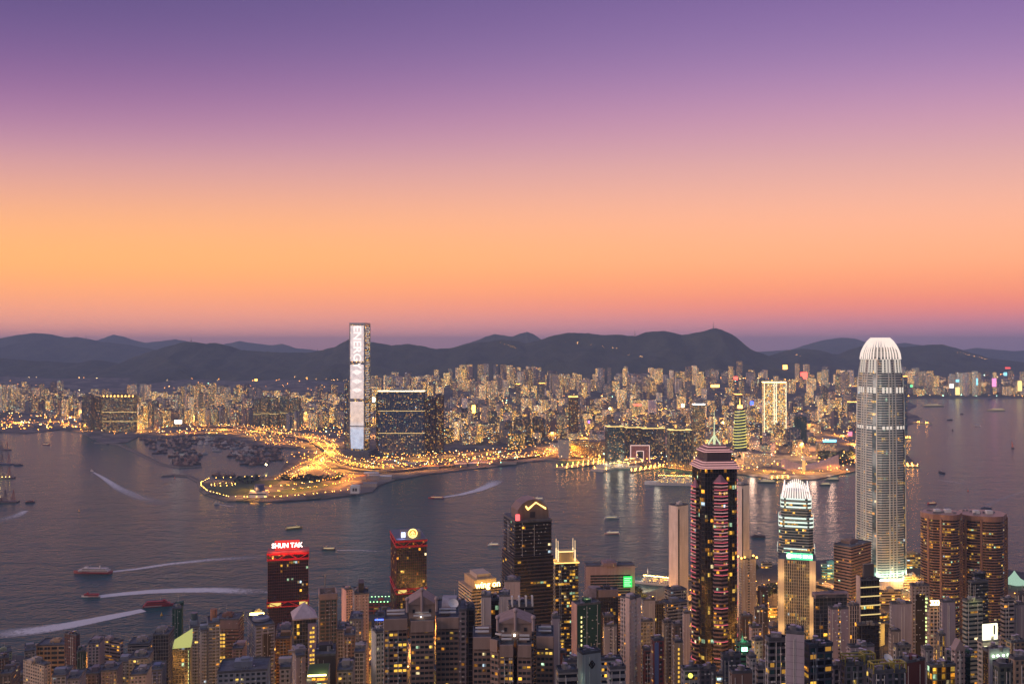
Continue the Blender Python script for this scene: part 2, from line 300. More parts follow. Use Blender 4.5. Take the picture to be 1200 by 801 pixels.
#@@STRUCT
# ------------------------------------------------------------------ water, land, hills, haze
def structure(o): o['kind'] = 'structure'; return o
mb = MB(); nx = 40
mb.quad([(-26000, -2500, 0), (26000, -2500, 0), (26000, 31000, 0), (-26000, 31000, 0)]); structure(build(mb, 'harbour_water', MAT['water']))
COAST = [(-400, 500), (-60, 506), (30, 507), (70, 503), (95, 506), (110, 514), (125, 520), (150, 517), (162, 511), (200, 512), (240, 508), (262, 512), (300, 521), (350, 526),
         (333, 545), (326, 556), (314, 558), (285, 559), (242, 562), (233, 567), (233, 572), (240, 578), (266, 586), (326, 587), (380, 583), (422, 578), (437, 575), (442, 569), (460, 562), (502, 555), (550, 549),
         (591, 545), (615, 541), (640, 538.5), (700, 540), (750, 543), (810, 549), (865, 555), (890, 558), (920, 562), (956, 561), (980, 556), (1004, 551), (1040, 546), (1058, 545), (1074, 546), (1070, 540), (1058, 528),
         (1057, 512), (1056, 500), (1071, 495), (1079, 490), (1075, 487), (1060, 482), (1074, 475), (1063, 470), (1062, 466.5), (1200, 466), (1600, 464)]
def coast_pt(px, py): v = Gd(px, py, 3.0); return (v.x, v.y)
KOW = [coast_pt(*c) for c in COAST]
def inside(pt, poly):
    x, y = pt; c = False; n = len(poly)
    for i in range(n):
        a, b = poly[i], poly[i-1]
        if (a[1] > y) != (b[1] > y) and x < (b[0]-a[0])*(y-a[1])/(b[1]-a[1])+a[0]: c = not c
    return c
def slab(poly, z0, z1, name, m, uvs=None):
    from mathutils.geometry import tessellate_polygon
    mb = MB(); tri = tessellate_polygon([[Vector((x, y, 0)) for x, y in poly]]); n = len(poly)
    for i in range(n):
        a, b = poly[i], poly[(i+1) % n]; mb.quad([(a[0], a[1], z0), (b[0], b[1], z0), (b[0], b[1], z1), (a[0], a[1], z1)])
    for tr_ in tri:
        pts = [(*poly[k], z1) for k in tr_]
        if (Vector(pts[1])-Vector(pts[0])).cross(Vector(pts[2])-Vector(pts[0])).z < 0: pts = pts[::-1]
        mb.quad(pts)
    return build(mb, name, m)
KLAND = KOW+[(14000, 12000), (-14000, 12000), (-14000, KOW[0][1])]
structure(slab(KLAND, -3, 3, 'kowloon_ground', MAT['ground']))
def ss(a, b, x): k = max(0, min(1, (x-a)/(b-a))); return k*k*(3-2*k)
def kz(x, y):                                   # ground height of the far side
    px = CX+x*F/y
    k = ss(5300, 7600, y)*(1-ss(980, 1060, px))+ss(7500, 8300, y)*ss(980, 1060, px)
    n = noise.noise(Vector((x*.0011, y*.0011, .5)))
    return 3+k*(95+55*n)+25*ss(.25, .6, noise.noise(Vector((x*.0016, y*.0016, 7))))*ss(4600, 5200, y)*(1-ss(980, 1060, px))
def grid_mesh(name, fn, nu, nv, m):
    mb = MB(); pts = [[fn(i/nu, j/nv) for j in range(nv+1)] for i in range(nu+1)]
    vs = [p for r in pts for p in r]; fs = [(i*(nv+1)+j, (i+1)*(nv+1)+j, (i+1)*(nv+1)+j+1, i*(nv+1)+j+1) for i in range(nu) for j in range(nv)]
    me = bpy.data.meshes.new(name); me.from_pydata(vs, [], fs); me.materials.append(m); me.polygons.foreach_set('use_smooth', [True]*len(fs)); me.update()
    return link(name, me)
def fh_(u, v): y = 4550+v*5200; x = Xd(-150+u*1500, y); return (x, y, kz(x, y)-.5 if inside((x, y), KLAND) else -2.5)
structure(grid_mesh('kowloon_foothills', fh_, 220, 120, MAT['ground']))
def lerp_pts(pts, x):
    if x <= pts[0][0]: return pts[0][1]
    for (a, b), (c, d) in zip(pts, pts[1:]):
        if x <= c: return b+(d-b)*(x-a)/(c-a)
    return pts[-1][1]
def mountain(name, prof, D, foot, back, seed, amp=1.0, nu=560, nv=60):
    x0, x1 = prof[0][0], prof[-1][0]
    def fn(u, v):
        px = x0+(x1-x0)*u; fine = noise.noise(Vector((px*.09, seed, 0)))*.9+noise.noise(Vector((px*.25, seed, 3)))*.7+noise.noise(Vector((px*.7, seed, 5)))*.35
        yr = lerp_pts(prof, px)+fine*amp; zr = H+(HY-yr)*D/F; X = Xd(px, D)
        if v < .72:
            k = v/.72; y = foot+(D-foot)*k; g = 1-abs(noise.noise(Vector((X*.0016, y*.0012, seed))))*1.6-abs(noise.noise(Vector((X*.005, y*.004, seed+5))))*.5
            z = zr*(k**1.25)*(1-(1-k)*(.55-.55*g)*1.9) if k < 1 else zr
            z = min(z, H+(zr-H)*1.0 if False else z)
        else:
            k = (v-.72)/.28; y = D+(back-D)*k; z = zr*(1-k**1.2)
        return (X, y, z-2)
    return structure(grid_mesh(name, fn, nu, nv, MAT['hills']))
M1 = [(-420, 430), (-120, 424), (0, 419), (30, 422), (60, 423), (90, 425), (111, 421), (135, 427), (156, 418), (180, 410), (210, 401), (218, 400), (228, 399.5), (240, 402), (254, 401), (266, 404), (278, 409), (320, 412), (362, 412.5), (380, 409), (392, 406), (404, 399), (410, 396), (422, 399), (436, 400), (460, 404), (478, 402), (495, 405), (511, 408), (529, 407), (545, 403), (556, 401), (575, 399), (592, 397), (604, 399), (616, 401), (632, 398), (645, 393), (666, 389), (690, 389.5), (705, 392), (720, 391), (744, 393), (756, 388.5), (777, 386.5), (790, 389), (798, 391.5), (822, 388), (833, 384.5), (840, 383.5), (851, 388), (858, 391), (866, 397), (875, 405), (881, 409), (899, 416), (925, 424), (960, 430), (1060, 434), (1300, 440)]
mountain('lion_ridge_hills', M1, 9000, 7000, 11500, 1.0, .9)
mountain('eastern_hills', [(860, 430), (890, 421), (905, 415), (926, 409), (944, 408), (962, 410), (975, 414), (985, 415), (997, 409), (1010, 405), (1025, 403), (1040, 404.5), (1060, 406), (1087, 403), (1104, 403), (1120, 407), (1142, 414), (1159, 419), (1200, 424), (1300, 420), (1500, 425)], 10200, 8300, 12000, 4.0, .6, 260)
mountain('northern_hills', [(-400, 404), (-150, 395), (-30, 398), (0, 396), (20, 392), (40, 389.5), (62, 391), (75, 395), (90, 394), (120, 400), (150, 403), (180, 409), (210, 411), (260, 414)], 13000, 10500, 15000, 9.0, .6, 200)
mountain('far_western_peaks', [(60, 412), (100, 403), (118, 397), (133, 391.5), (142, 393), (152, 397), (170, 401), (190, 399), (205, 397), (218, 399), (235, 405), (262, 403), (280, 399), (300, 402), (320, 404), (330, 402), (345, 407), (372, 410), (400, 411), (450, 414)], 17500, 15000, 20000, 13.0, .5, 240)
mountain('twin_peak_hills', [(490, 412), (530, 407), (546, 402), (560, 398), (568, 394), (580, 390.5), (590, 392), (600, 394), (610, 390), (618, 388), (625, 391), (634, 397), (650, 402), (720, 410)], 12600, 10500, 14500, 17.0, .5, 200)
mountain('far_eastern_peaks', [(850, 414), (900, 411), (930, 409), (950, 402), (965, 398), (985, 395), (1000, 396), (1013, 400), (1045, 403), (1060, 401), (1080, 404), (1110, 409), (1130, 410), (1145, 407), (1165, 409), (1190, 411), (1230, 408), (1300, 404), (1500, 409)], 17000, 14500, 20000, 21.0, .5, 300)
# breakwaters of the typhoon shelter
def wall_along(pts, wd, z0, z1, name, m, label=None, cat=None, batter=0.0):
    P2 = [Gd(px, py, 0) for px, py in pts]; mb = MB(); L = []; Rr = []
    for i, p in enumerate(P2):
        a, b = P2[max(i-1, 0)], P2[min(i+1, len(P2)-1)]; d = Vector((b.x-a.x, b.y-a.y)).normalized(); nrm = Vector((-d.y, d.x))
        L.append((p.x+nrm.x*wd/2, p.y+nrm.y*wd/2)); Rr.append((p.x-nrm.x*wd/2, p.y-nrm.y*wd/2))
    poly = Rr+L[::-1]
    if batter: mb.prism(offset(poly, batter), z0, z1, False, poly1=poly)
    else: mb.prism(poly, z0, z1, False)
    return build(mb, name, m)
for pts, lb in (([(112, 519), (140, 521), (165, 532), (190, 544), (212, 548), (236, 547)], 'long curved rock breakwater between the open harbour and the moored boats'),
                ([(190, 558), (205, 557), (222, 558), (234, 564), (236, 568)], 'short hooked rock breakwater joined to the lamp-lit park point')):
    tag(wall_along(pts, 10, -3, 3.4, 'breakwater', MAT['rock'], batter=5), lb, 'breakwater', 'breakwaters of the boat shelter')
# island side: flat shore and the hillside up to the viewer
HKC = [(-500, 1230), (-60, 1190), (0, 1180), (120, 1170), (260, 1190), (300, 1230), (400, 1330), (470, 1390), (560, 1400), (690, 1420), (760, 1480), (800, 1560), (900, 1660), (960, 1700), (1010, 1740), (1075, 1760), (1120, 1690), (1200, 1610), (1500, 1600)]
HK = [(Xd(px, D), D) for px, D in HKC]
structure(slab([(-1800, -1500), (2400, -1500)]+HK[::-1], -3, 3, 'island_shore_ground', MAT['asphalt']))
HZ = [(-400, 420), (0, 398.0), (40, 385), (120, 330), (250, 245), (400, 165), (520, 110), (650, 62), (800, 26), (950, 6), (1060, 2.4), (1200, 2.4)]
def hz(x, y): return max(2.4, lerp_pts(HZ, y-.12*abs(x)*0)+(noise.noise(Vector((x*.006, y*.006, 2)))*10 if 60 < y < 900 else 0))
def hf(u, v): x = -1500+3700*u; y = -600+1650*v; return (x, y, hz(x, y) if y > 60 else min(hz(x, y), 396))
structure(grid_mesh('island_hillside', hf, 150, 110, plain('hillside_ground', (.045, .05, .04), .9, 0, .5, .05)))
# the evening haze over the harbour
hzm, t, out = newmat('evening_haze'); pv = N(t, 'ShaderNodeVolumePrincipled'); pv.inputs['Color'].default_value = (.50, .68, 1.0, 1); pv.inputs['Density'].default_value = 5.6e-5; pv.inputs['Anisotropy'].default_value = 0.0
t.links.new(pv.outputs[0], out.inputs['Volume'])
mb = MB(); mb.box(-26500, 26500, -3000, 31500, -4, 690); hz_o = build(mb, 'haze', hzm); hz_o['kind'] = 'stuff'
#@@FAR
# ------------------------------------------------------------------ the far shore
E['floor'] = emis('refuge_floor_light', (1, .66, .22), 1.6)
USED = []                                       # footprints (x, y, r)
def free(x, y, r): return all((x-a)**2+(y-b)**2 > (r+c)**2 for a, b, c in USED)
def cross_plan(cx, cy, w, d, rz, arm=.34):
    a, b = w/2, d/2; i, j = a*arm*1.3, b*arm*1.3
    p = [(-i, -b), (i, -b), (i, -j), (a, -j), (a, j), (i, j), (i, b), (-i, b), (-i, j), (-a, j), (-a, -j), (-i, -j)]
    c, s = math.cos(rz), math.sin(rz); return [(cx+x*c-y*s, cy+x*s+y*c) for x, y in p]
def rect_plan(cx, cy, w, d, rz):
    c, s = math.cos(rz), math.sin(rz); return [(cx+x*c-y*s, cy+x*s+y*c) for x, y in ((-w/2, -d/2), (w/2, -d/2), (w/2, d/2), (-w/2, d/2))]
def far_tower_mb(mb, cx, cy, z0, z1, w, d, rz, kind, bay=3.4, fh=3.0):
    pl = cross_plan(cx, cy, w, d, rz) if kind == 'cross' else rect_plan(cx, cy, w, d, rz)
    mb.prism(pl, z0, z1, uvb=bay, fh=fh, m=0, mt=1)
    t = rect_plan(cx, cy, w*.38, d*.38, rz); mb.prism(t, z1, z1+4+random.random()*5, uvb=bay, fh=50, m=1, mt=1)
TONES = [(.40, .36, .36), (.34, .31, .31), (.56, .50, .48), (.20, .16, .17), (.42, .43, .48), (.24, .26, .31), (.36, .25, .23), (.10, .12, .16), (.70, .66, .66)]
NAMES_T = ['beige', 'tan', 'cream', 'brown', 'pale grey', 'grey', 'reddish tan', 'dark grey', 'off-white']
def far_tower(px, yt, yb, wpx, label, cat='apartment tower', col=None, kind='rect', D=None, dep=None, lit=.16, rowlit=.03, glow=0.0, rz=None, mat='far', name='apartment_tower', group=None, z0=None, bay=3.4, fh=3.0, top=None, topc='amber'):
    D = D or F*(H-3)/(yb-HY); z1 = H-(yt-HY)*D/F; w = wpx*D/F; d = dep or min(w, 32); rz = random.uniform(-.2, .2) if rz is None else rz
    x = Xd(px, D); y = D+d/2; z0 = kz(x, y)-4 if z0 is None else z0; mb = MB()
    far_tower_mb(mb, 0, 0, z0, z1, w/(abs(math.cos(rz))+.0), d, rz, kind, bay, fh)
    t = thing(name, label, cat, (x, y, 0), group)
    o = link('wall', mb.mesh('tower_walls', [MAT[mat], MAT['roof']]), t, (1, 1, 1)); addcol(o.data, col or random.choice(TONES)); o['lit'] = float(lit); o['rowlit'] = float(rowlit); o['glow'] = float(glow)
    if top:
        m2 = MB(); pl = rect_plan(0, 0, w+.8, d+.8, rz); m2.prism(pl, z1-top, z1-.3, True); link('lit_parapet', m2.mesh('lit_parapet', E[topc]), t)
    USED.append((x, y, max(w, d)*.55)); return t, (x, y, z0, z1, w, d, rz)
# --- the tall tower with the lit display wall
def supertall():
    D = 3320; x0, x1 = Xd(411, D), Xd(429.5, D); z1 = H-(379-HY)*D/F; d = 58; t = thing('supertall_tower', 'tallest tower, its whole front glowing white with the word ENERGY running down it', 'skyscraper', ((x0+x1)/2, D+d/2, 3))
    cx, cy, w = (x0+x1)/2, D+d/2, (x1-x0)
    ang = -.20
    def plan(k): return rect_plan(0, 0, w*k, d*k, ang)
    def ring(k, z): return [(x, y, z) for x, y in plan(k)]
    mb = MB(); u = [0, 0]; zs = [(0, .86), (12, .88), (60, .97), (100, 1.0), (380, 1.0), (470, .985), (z1-3, .97)]
    for (za, ka), (zb, kb) in zip(zs, zs[1:]):
        A, B = ring(ka, za), ring(kb, zb)
        for i in range(4): mb.quad([A[i], A[(i+1) % 4], B[(i+1) % 4], B[i]], [(i*14, za/4.2), (i*14+14, za/4.2), (i*14+14, zb/4.2), (i*14, zb/4.2)])
    mb.quad(ring(.97, z1-3), None)
    o = link('glazing', mb.mesh('glazing', MAT['blueglass']), t, (1.2, 1.2, 1.3)); o['lit'] = .3; o['rowlit'] = .05; o['glow'] = .6
    # display panels on the two faces that show, between the mechanical floors
    m, tt, out = newmat('display_wall'); b = N(tt, 'ShaderNodeBsdfPrincipled'); b.inputs['Base Color'].default_value = (.3, .3, .32, 1)
    tcn = N(tt, 'ShaderNodeTexCoord'); sp = N(tt, 'ShaderNodeSeparateXYZ'); tt.links.new(tcn.outputs['UV'], sp.inputs[0])
    ln = M_(tt, 'GREATER_THAN', M_(tt, 'FRACT', sp.outputs[1]), .28); wn = N(tt, 'ShaderNodeTexNoise'); wn.inputs['Scale'].default_value = .25; tt.links.new(tcn.outputs['UV'], wn.inputs['Vector'])
    cr = N(tt, 'ShaderNodeValToRGB'); e = cr.color_ramp.elements; e.new(.4); e.new(.75)
    for q, (p, c) in zip(e, [(0, (.55, .66, .85)), (.2, (.62, .70, .86)), (.27, (1, .72, .55)), (.62, (.92, .75, .72))]): q.position = p; q.color = (*c, 1)
    tt.links.new(M_(tt, 'DIVIDE', sp.outputs[1], 112.0), cr.inputs[0]); tt.links.new(cr.outputs[0], b.inputs['Emission Color'])
    at = N(tt, 'ShaderNodeAttribute', attribute_type='OBJECT', attribute_name='glow')
    tt.links.new(M_(tt, 'MULTIPLY', M_(tt, 'MULTIPLY', M_(tt, 'ADD', M_(tt, 'MULTIPLY', ln, .35), .6), M_(tt, 'ADD', wn.outputs[0], .4)), at.outputs['Fac']), b.inputs['Emission Strength']); tt.links.new(b.outputs[0], out.inputs[0]); m.cycles.emission_sampling = 'NONE'
    def face_pt(i, s, z, k, pr):                # s in 0..1 along edge i
        pl = offset(plan(k), pr); a, c = pl[i], pl[(i+1) % 4]; return (a[0]+(c[0]-a[0])*s, a[1]+(c[1]-a[1])*s, z)
    def kk(z): return lerp_pts([(0, .86), (12, .88), (60, .97), (100, 1), (380, 1), (470, .985), (600, .97)], z)
    for i, (s0, s1), gl in ((0, (.06, .94), .95),):
        for za, zb in ((26, 106), (110, 198), (208, 332), (344, z1-10)):
            mb = MB(); n = 4
            for q in range(n):
                a, c = za+(zb-za)*q/n, za+(zb-za)*(q+1)/n
                mb.quad([face_pt(i, s0, a, kk(a), .6), face_pt(i, s1, a, kk(a), .6), face_pt(i, s1, c, kk(c), .6), face_pt(i, s0, c, kk(c), .6)], [(0, a/4.2), (12, a/4.2), (12, c/4.2), (0, c/4.2)])
            p = link('display_panel', mb.mesh('display_panel', m), t); p['glow'] = gl
    mb = MB()
    for i in range(4):                          # corner fins and louvred crown
        for s in (.03, .97): 
            for q in range(8):
                a, c = z1*q/8, z1*(q+1)/8; mb.bar(face_pt(i, s, a, kk(a), .8), face_pt(i, s, c, kk(c), .8), .9)
    for zz in (108, 203, 338, z1-5): 
        pl = offset(plan(kk(zz)), 1.0); mb.prism(pl, zz-1.6, zz+1.6, True)
    pl = offset(plan(.97), .5); mb.prism(pl, z1-3, z1, True)
    link('frame', mb.mesh('frame', MAT['metal']), t)
    yaw = ang; nx, ny = math.sin(yaw), -math.cos(yaw)
    def put_text(s, size, s_, z, i=0, mname='letters', pr=.95, sx=1.0):
        me = text_mesh(s, size, .05, size*.02); me.materials.append(E[mname]); p = face_pt(i, s_, z, kk(z), pr)
        q = link('lettering', me, t); q.location = p
        yw = yaw+(0 if i == 0 else R(90)); import mathutils
        q.matrix_basis = mathutils.Matrix.Translation(p) @ mathutils.Matrix.Rotation(yw, 4, 'Z') @ mathutils.Matrix.Rotation(R(90), 4, 'X') @ mathutils.Matrix.Rotation(R(-90), 4, 'Z') @ mathutils.Matrix.Diagonal((1, sx, 1, 1)); return q
    put_text('ENERGY', 42, .5, 395)
    # bar-graph emblem in lit diamonds further down
    mb = MB()
    for zc, r in ((305, 12), (272, 11), (240, 10)):
        for q in range(-3, 4):
            hh = r*(1-abs(q)/4.2); s = .5+q*.085; a = face_pt(0, s-.03, zc-hh, 1, .9); b2 = face_pt(0, s+.03, zc-hh, 1, .9); c = face_pt(0, s+.03, zc+hh*.8, 1, .9); d2 = face_pt(0, s-.03, zc+hh*.8, 1, .9); mb.quad([a, b2, c, d2])
    kindof(link('lettering', mb.mesh('lit_bars', E['letters']), t), 'stuff')
    mb = MB()                                    # strips of small lit signs down the narrow side face
    for q in range(46):
        za = 60+q*9; s0 = .15+.1*random.random(); s1 = .75+.15*random.random()
        if random.random() < .85 and za < z1-14: mb.quad([face_pt(1, s0, za, 1, .7), face_pt(1, s1, za, 1, .7), face_pt(1, s1, za+3.5, 1, .7), face_pt(1, s0, za+3.5, 1, .7)])
    p = link('display_strips', mb.mesh('display_strips', emis('dim_display', (.9, .72, .66), .5)), t); p['kind'] = 'stuff'
    mb = MB(); mb.prism(offset(plan(.9), 26), 0, 20, True); p = link('podium', mb.mesh('podium', MAT['roof']), t)
    USED.append((cx, cy, 60))
supertall()
def slab_hotel(pxs, yt, yb, label, cat='apartment tower', ribs=3.2, lit=.13, col=(.6, 1.1, 1.5), ribc=(.12, .13, .16), top=True, dep=26, bands=(), rz=None, name='glass_tower', D=None, mat='blueglass', ribmat='wall', fh=3.3, glow=0, topc='warm', rowlit=.03, z0=0):
    """a broad glass tower with modelled ribs and lit refuge floors"""
    D = D or F*(H-3)/(yb-HY); xa, xb = Xd(pxs[0], D), Xd(pxs[1], D); z1 = H-(yt-HY)*D/F; w = xb-xa; rz = 0 if rz is None else rz
    t = thing(name, label, cat, ((xa+xb)/2, D+dep/2, 0)); pl = rect_plan(0, 0, w, dep, rz)
    mb = MB(); mb.prism(pl, z0, z1, uvb=3.2, fh=fh); o = link('glazing', mb.mesh('glazing', MAT[mat]), t, col); o['lit'] = float(lit); o['rowlit'] = float(rowlit); o['glow'] = float(glow)
    mb = MB(); c, s = math.cos(rz), math.sin(rz)
    for i in range(4):
        a, b = pl[i], pl[(i+1) % 4]; L = math.hypot(b[0]-a[0], b[1]-a[1]); n = max(2, round(L/(ribs*2)))
        for k in range(n+1): mb.obox((a[0]+(b[0]-a[0])*k/n, a[1]+(b[1]-a[1])*k/n), (c, s), 1.3, 1.3, z0, z1)
    n = int((z1-z0)/fh)
    for k in range(0, n+1): mb.prism(offset(pl, .25), z0+k*fh-.25, z0+k*fh+.25, True)
    link('wall', mb.mesh('ribs', MAT[ribmat]), t, ribc)
    mb = MB(); mb.prism(offset(pl, .3), z1, z1+1.5, True); mb.prism([(x*.5, y*.5) for x, y in pl], z1+1.5, z1+7, True); link('roof', mb.mesh('roof', MAT['roof']), t)
    if top: mb = MB(); mb.prism(offset(pl, .9), z1+.2, z1+2.0, True); link('lit_parapet', mb.mesh('lit_parapet', E[topc]), t)
    for fz in bands: mb = MB(); zz = z0+(z1-z0)*fz; mb.prism(offset(pl, .8), zz, zz+1.2, True); link('lit_floor', mb.mesh('lit_floor', E['floor']), t)
    USED.append(((xa+xb)/2, D+dep/2, w*.6)); return t, pl, z1, D
# --- the cluster round the tall tower
slab_hotel((443, 497), 458.5, 534, 'broad blue glass slab tower with white lit roofline beside the glowing tower', ribs=4.2, bands=(.36, .7), dep=30)
slab_hotel((441, 451.5), 462, 531, 'narrow dark tower standing between the glowing tower and the blue slab', top=False, lit=.2, col=(.6, .6, .6), dep=34)
slab_hotel((498, 510), 466, 530, 'dark brown tower with blue lit crown right of the blue slab', top=False, lit=.14, col=(.7, .5, .4), ribc=(.16, .09, .08), bands=())
slab_hotel((511, 519.5), 463, 528, 'slender reddish brown tower next to the one with blue lit crown', top=False, lit=.18, col=(.9, .6, .4), ribc=(.22, .11, .09), D=3420)
slab_hotel((404.5, 410.5), 449, 529, 'slim grey tower just left of the glowing tower', top=False, lit=.25, ribc=(.25, .24, .24), D=3480)
mb = MB(); D = 3392; mb.box(Xd(501, D), Xd(507, D), D-30, D-29.4, H-(476-HY)*D/F, H-(468-HY)*D/F)
# --- the tower group by the boat shelter
for a, b, yt, yb, lb in ((96, 107, 463, 504, 'grey tower on the outer edge of the shelter-side cluster, its roof dark'), (108, 118, 466, 503, 'dark tower second in the shelter-side cluster'), (119.5, 158, 463, 506, 'wide dark block with a row of amber roof lamps by the boat shelter')):
    t, pl, z1, D = slab_hotel((a, b), yt, yb, lb, lit=.34 if a > 115 else .2, top=False, ribc=(.13, .12, .11), col=(.8, .7, .6), bands=(.3, .55) if a > 115 else (), dep=28)
    if a > 115:
        for k in range(9):
            mb = MB(); mb.ball((pl[0][0]+(pl[1][0]-pl[0][0])*(k+.5)/9, pl[0][1]-1, z1-3), 3.2); link('roof_lamp', mb.mesh('roof_lamp', E['amber']), t)
for a_, b_, yt, yb, lb in ((297, 304, 468, 499, 'dark green tower, first of five lined up behind the inner shelter'), (306, 314, 465, 499.5, 'dark green tower, second of five lined up behind the inner shelter'), (316, 325, 466, 499.5, 'dark tower in the middle of five lined up behind the inner shelter'), (328, 337, 464, 499, 'dark tower, fourth of five lined up behind the inner shelter'), (340, 351, 467, 500, 'widest dark tower, last of five lined up behind the inner shelter')):
    slab_hotel((a_, b_), yt, yb, lb, lit=.3, top=False, col=(.6, 1, .8), ribc=(.12, .14, .12), dep=26, bands=(.45,))
for a_, b_, yt, yb, lb in ((592, 600, 494, 517, 'brown apartment slab, left of four by the old waterfront streets'), (602, 611, 492, 518, 'brown apartment slab, second of four by the old waterfront streets'), (613, 622, 491, 518, 'green-tinted apartment slab, third of four by the old waterfront streets'), (624, 637, 490, 517, 'broad green-tinted apartment slab, last of four by the old waterfront streets')):
    slab_hotel((a_, b_), yt, yb, lb, lit=.22, top=False, col=(.6, .8, .7), ribc=(.20, .16, .14), dep=26)
slab_hotel((862, 869), 462, 500, 'dark office tower behind the spiral-lit one with a glowing yellow top', 'office tower', lit=.3, col=(.5, .6, .8), topc='amber'); slab_hotel((605, 609.5), 450, 478, 'lone dark tower with orange crown deep in the middle of the city', lit=.3, topc='amber', ribc=(.1, .08, .07)); slab_hotel((632, 638), 449, 482, 'dark tower with an orange lit crown beside the lone brown one', lit=.3, topc='amber', ribc=(.12, .1, .09)); slab_hotel((178, 184), 470, 500, 'slim dark tower rising over the western shelter rows', lit=.25, top=False)
# white lit hotel tower with bright vertical edges
t, pl, z1, D = slab_hotel((895.5, 921), 448, 514, 'floodlit white hotel tower with bright vertical edge lines', 'hotel tower', lit=.7, glow=1.8, ribc=(.72, .70, .66), col=(3, 2.6, 2.2), topc='yellow', ribs=6, dep=34, fh=3.4, name='hotel_tower')  # raised window glow stands in for the white lit front
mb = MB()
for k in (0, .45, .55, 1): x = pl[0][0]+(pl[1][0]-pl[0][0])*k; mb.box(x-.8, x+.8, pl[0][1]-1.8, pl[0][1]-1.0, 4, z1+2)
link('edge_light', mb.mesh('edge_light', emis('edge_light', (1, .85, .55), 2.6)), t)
# yellow spiral-lit tower
D = 3500; t = thing('spiral_lit_tower', 'slim tapering tower wrapped in glowing yellow bands with a golden cap', 'office tower', (Xd(867, D), D, 0)); z1 = H-(478-HY)*D/F
mb = MB(); rings = []
for k in range(30): z = z1*k/29; f = 1-.35*(k/29)**2; a = k*.05; rings.append([(26*f*math.cos(a+q*math.pi/4), 26*f*math.sin(a+q*math.pi/4), z) for q in range(8)])
mb.loft(rings); o = link('glazing', mb.mesh('glazing', MAT['blueglass']), t); o['lit'] = .1; o['rowlit'] = 0.; o['glow'] = 0.
mb = MB()
for k in range(3, 29, 2):
    A = [(x*1.03, y*1.03, z+(x)*.12) for x, y, z in rings[k]]
    for q in range(8): mb.bar(A[q], A[(q+1) % 8], 1.1)
link('light_band', mb.mesh('light_band', emis('spiral_light', (1, .86, .2), 1.3)), t)
mb = MB(); mb.cyl((0, 0), 10, 9, z1, z1+11, 8); link('cap', mb.mesh('cap', E['amber']), t); mb = MB(); mb.cyl((0, 0), 1.2, .3, z1+11, z1+38, 6); link('mast', mb.mesh('mast', E['amber']), t); USED.append((Xd(867, D), D, 30))
# quay-side glass towers beside the ocean terminal
for a, b, yt, yb, lb, kw in ((711, 731, 500, 545, 'dark teal glass tower at the head of the lit ship pier', dict(col=(.5, 1.3, 1.1), topc='floor')), (732.5, 750, 501, 541, 'dark glass tower between the teal one and the red arch', dict(col=(.8, .8, .7), topc='floor', D=3300)),
        (752, 779, 502, 543, 'broad dark tower rising behind the red arch', dict(col=(.7, .9, .8), topc='floor', D=3300)), (784, 810, 504, 547, 'grey-green banded tower beside the docked cruise ship', dict(col=(1.2, 1.1, .8), topc='floor', ribc=(.22, .2, .16), rowlit=.1))):
    slab_hotel((a, b), yt, yb, lb, 'office tower', lit=.16, rz=.12, dep=34, ribc=kw.pop('ribc', (.10, .10, .10)), name='quayside_tower', **kw)
slab_hotel((667, 677), 465, 518, 'tall lone brown tower with an orange lit crown above the ferry piers', ribc=(.2, .12, .09), lit=.2, top=True, topc='amber', dep=30, col=(.6, .4, .3))
slab_hotel((933.5, 945), 488, 521, 'dark green glass tower beside the cream striped one', top=False, lit=.05, ribc=(.03, .08, .06), col=(.4, 1.2, .9), dep=30)
slab_hotel((922.5, 938), 503, 527, 'cream tower with a dark central stripe near the swooping hall', top=False, lit=.1, ribc=(.5, .42, .36), ribs=6, dep=26)
slab_hotel((1057, 1063), 441, 500, 'tall dark blue tower showing just past the rounded skyscraper', top=True, topc='amber', lit=.12, ribc=(.05, .07, .1), dep=40)
slab_hotel((995, 1005), 471, 492, 'dark block with orange lit roof edge just left of the rounded skyscraper', topc='amber', lit=.1, ribc=(.1, .08, .08))
slab_hotel((958.5, 964.5), 436, 459, 'thin bright yellow lit tower far off near the old runway', lit=.95, glow=1.2, ribc=(.5, .4, .2), top=False)
slab_hotel((813, 826), 474, 531, 'tower with yellow lit terraces and bright white sign on its roof', 'office tower', lit=.5, rowlit=.3, ribc=(.2, .18, .15), topc='white')
# red arch-shaped building with a square opening
D = 3170; xa, xb = Xd(739, D), Xd(761, D); t = thing('arch_building', 'pinkish red building shaped like a gateway, outlined in white light', 'building', ((xa+xb)/2, D, 0)); w = xb-xa; z1 = H-(521.5-HY)*D/F
mb = MB(); mb.box(-w/2, -w/2+w*.32, 0, 22, 0, z1); mb.box(w/2-w*.32, w/2, 0, 22, 0, z1); mb.box(-w/2+w*.32, w/2-w*.32, .01, 21.9, z1*.66, z1-.02); link('wall', mb.mesh('wall', MAT['wall']), t, (.42, .20, .17))
mb = MB(); e_ = [(-w/2, 0), (w/2, 0)]
for pts in (((-w/2, 3), (-w/2, z1), (w/2, z1), (w/2, 3)), ((-w*.18, 3), (-w*.18, z1*.66), (w*.18, z1*.66), (w*.18, 3))):
    for p, q in zip(pts, pts[1:]): mb.bar((p[0], -.9, p[1]), (q[0], -.9, q[1]), .8)
link('outline_light', mb.mesh('outline_light', emis('arch_outline', (1, .7, .6), 1.3)), t); USED.append(((xa+xb)/2, D+10, 35))
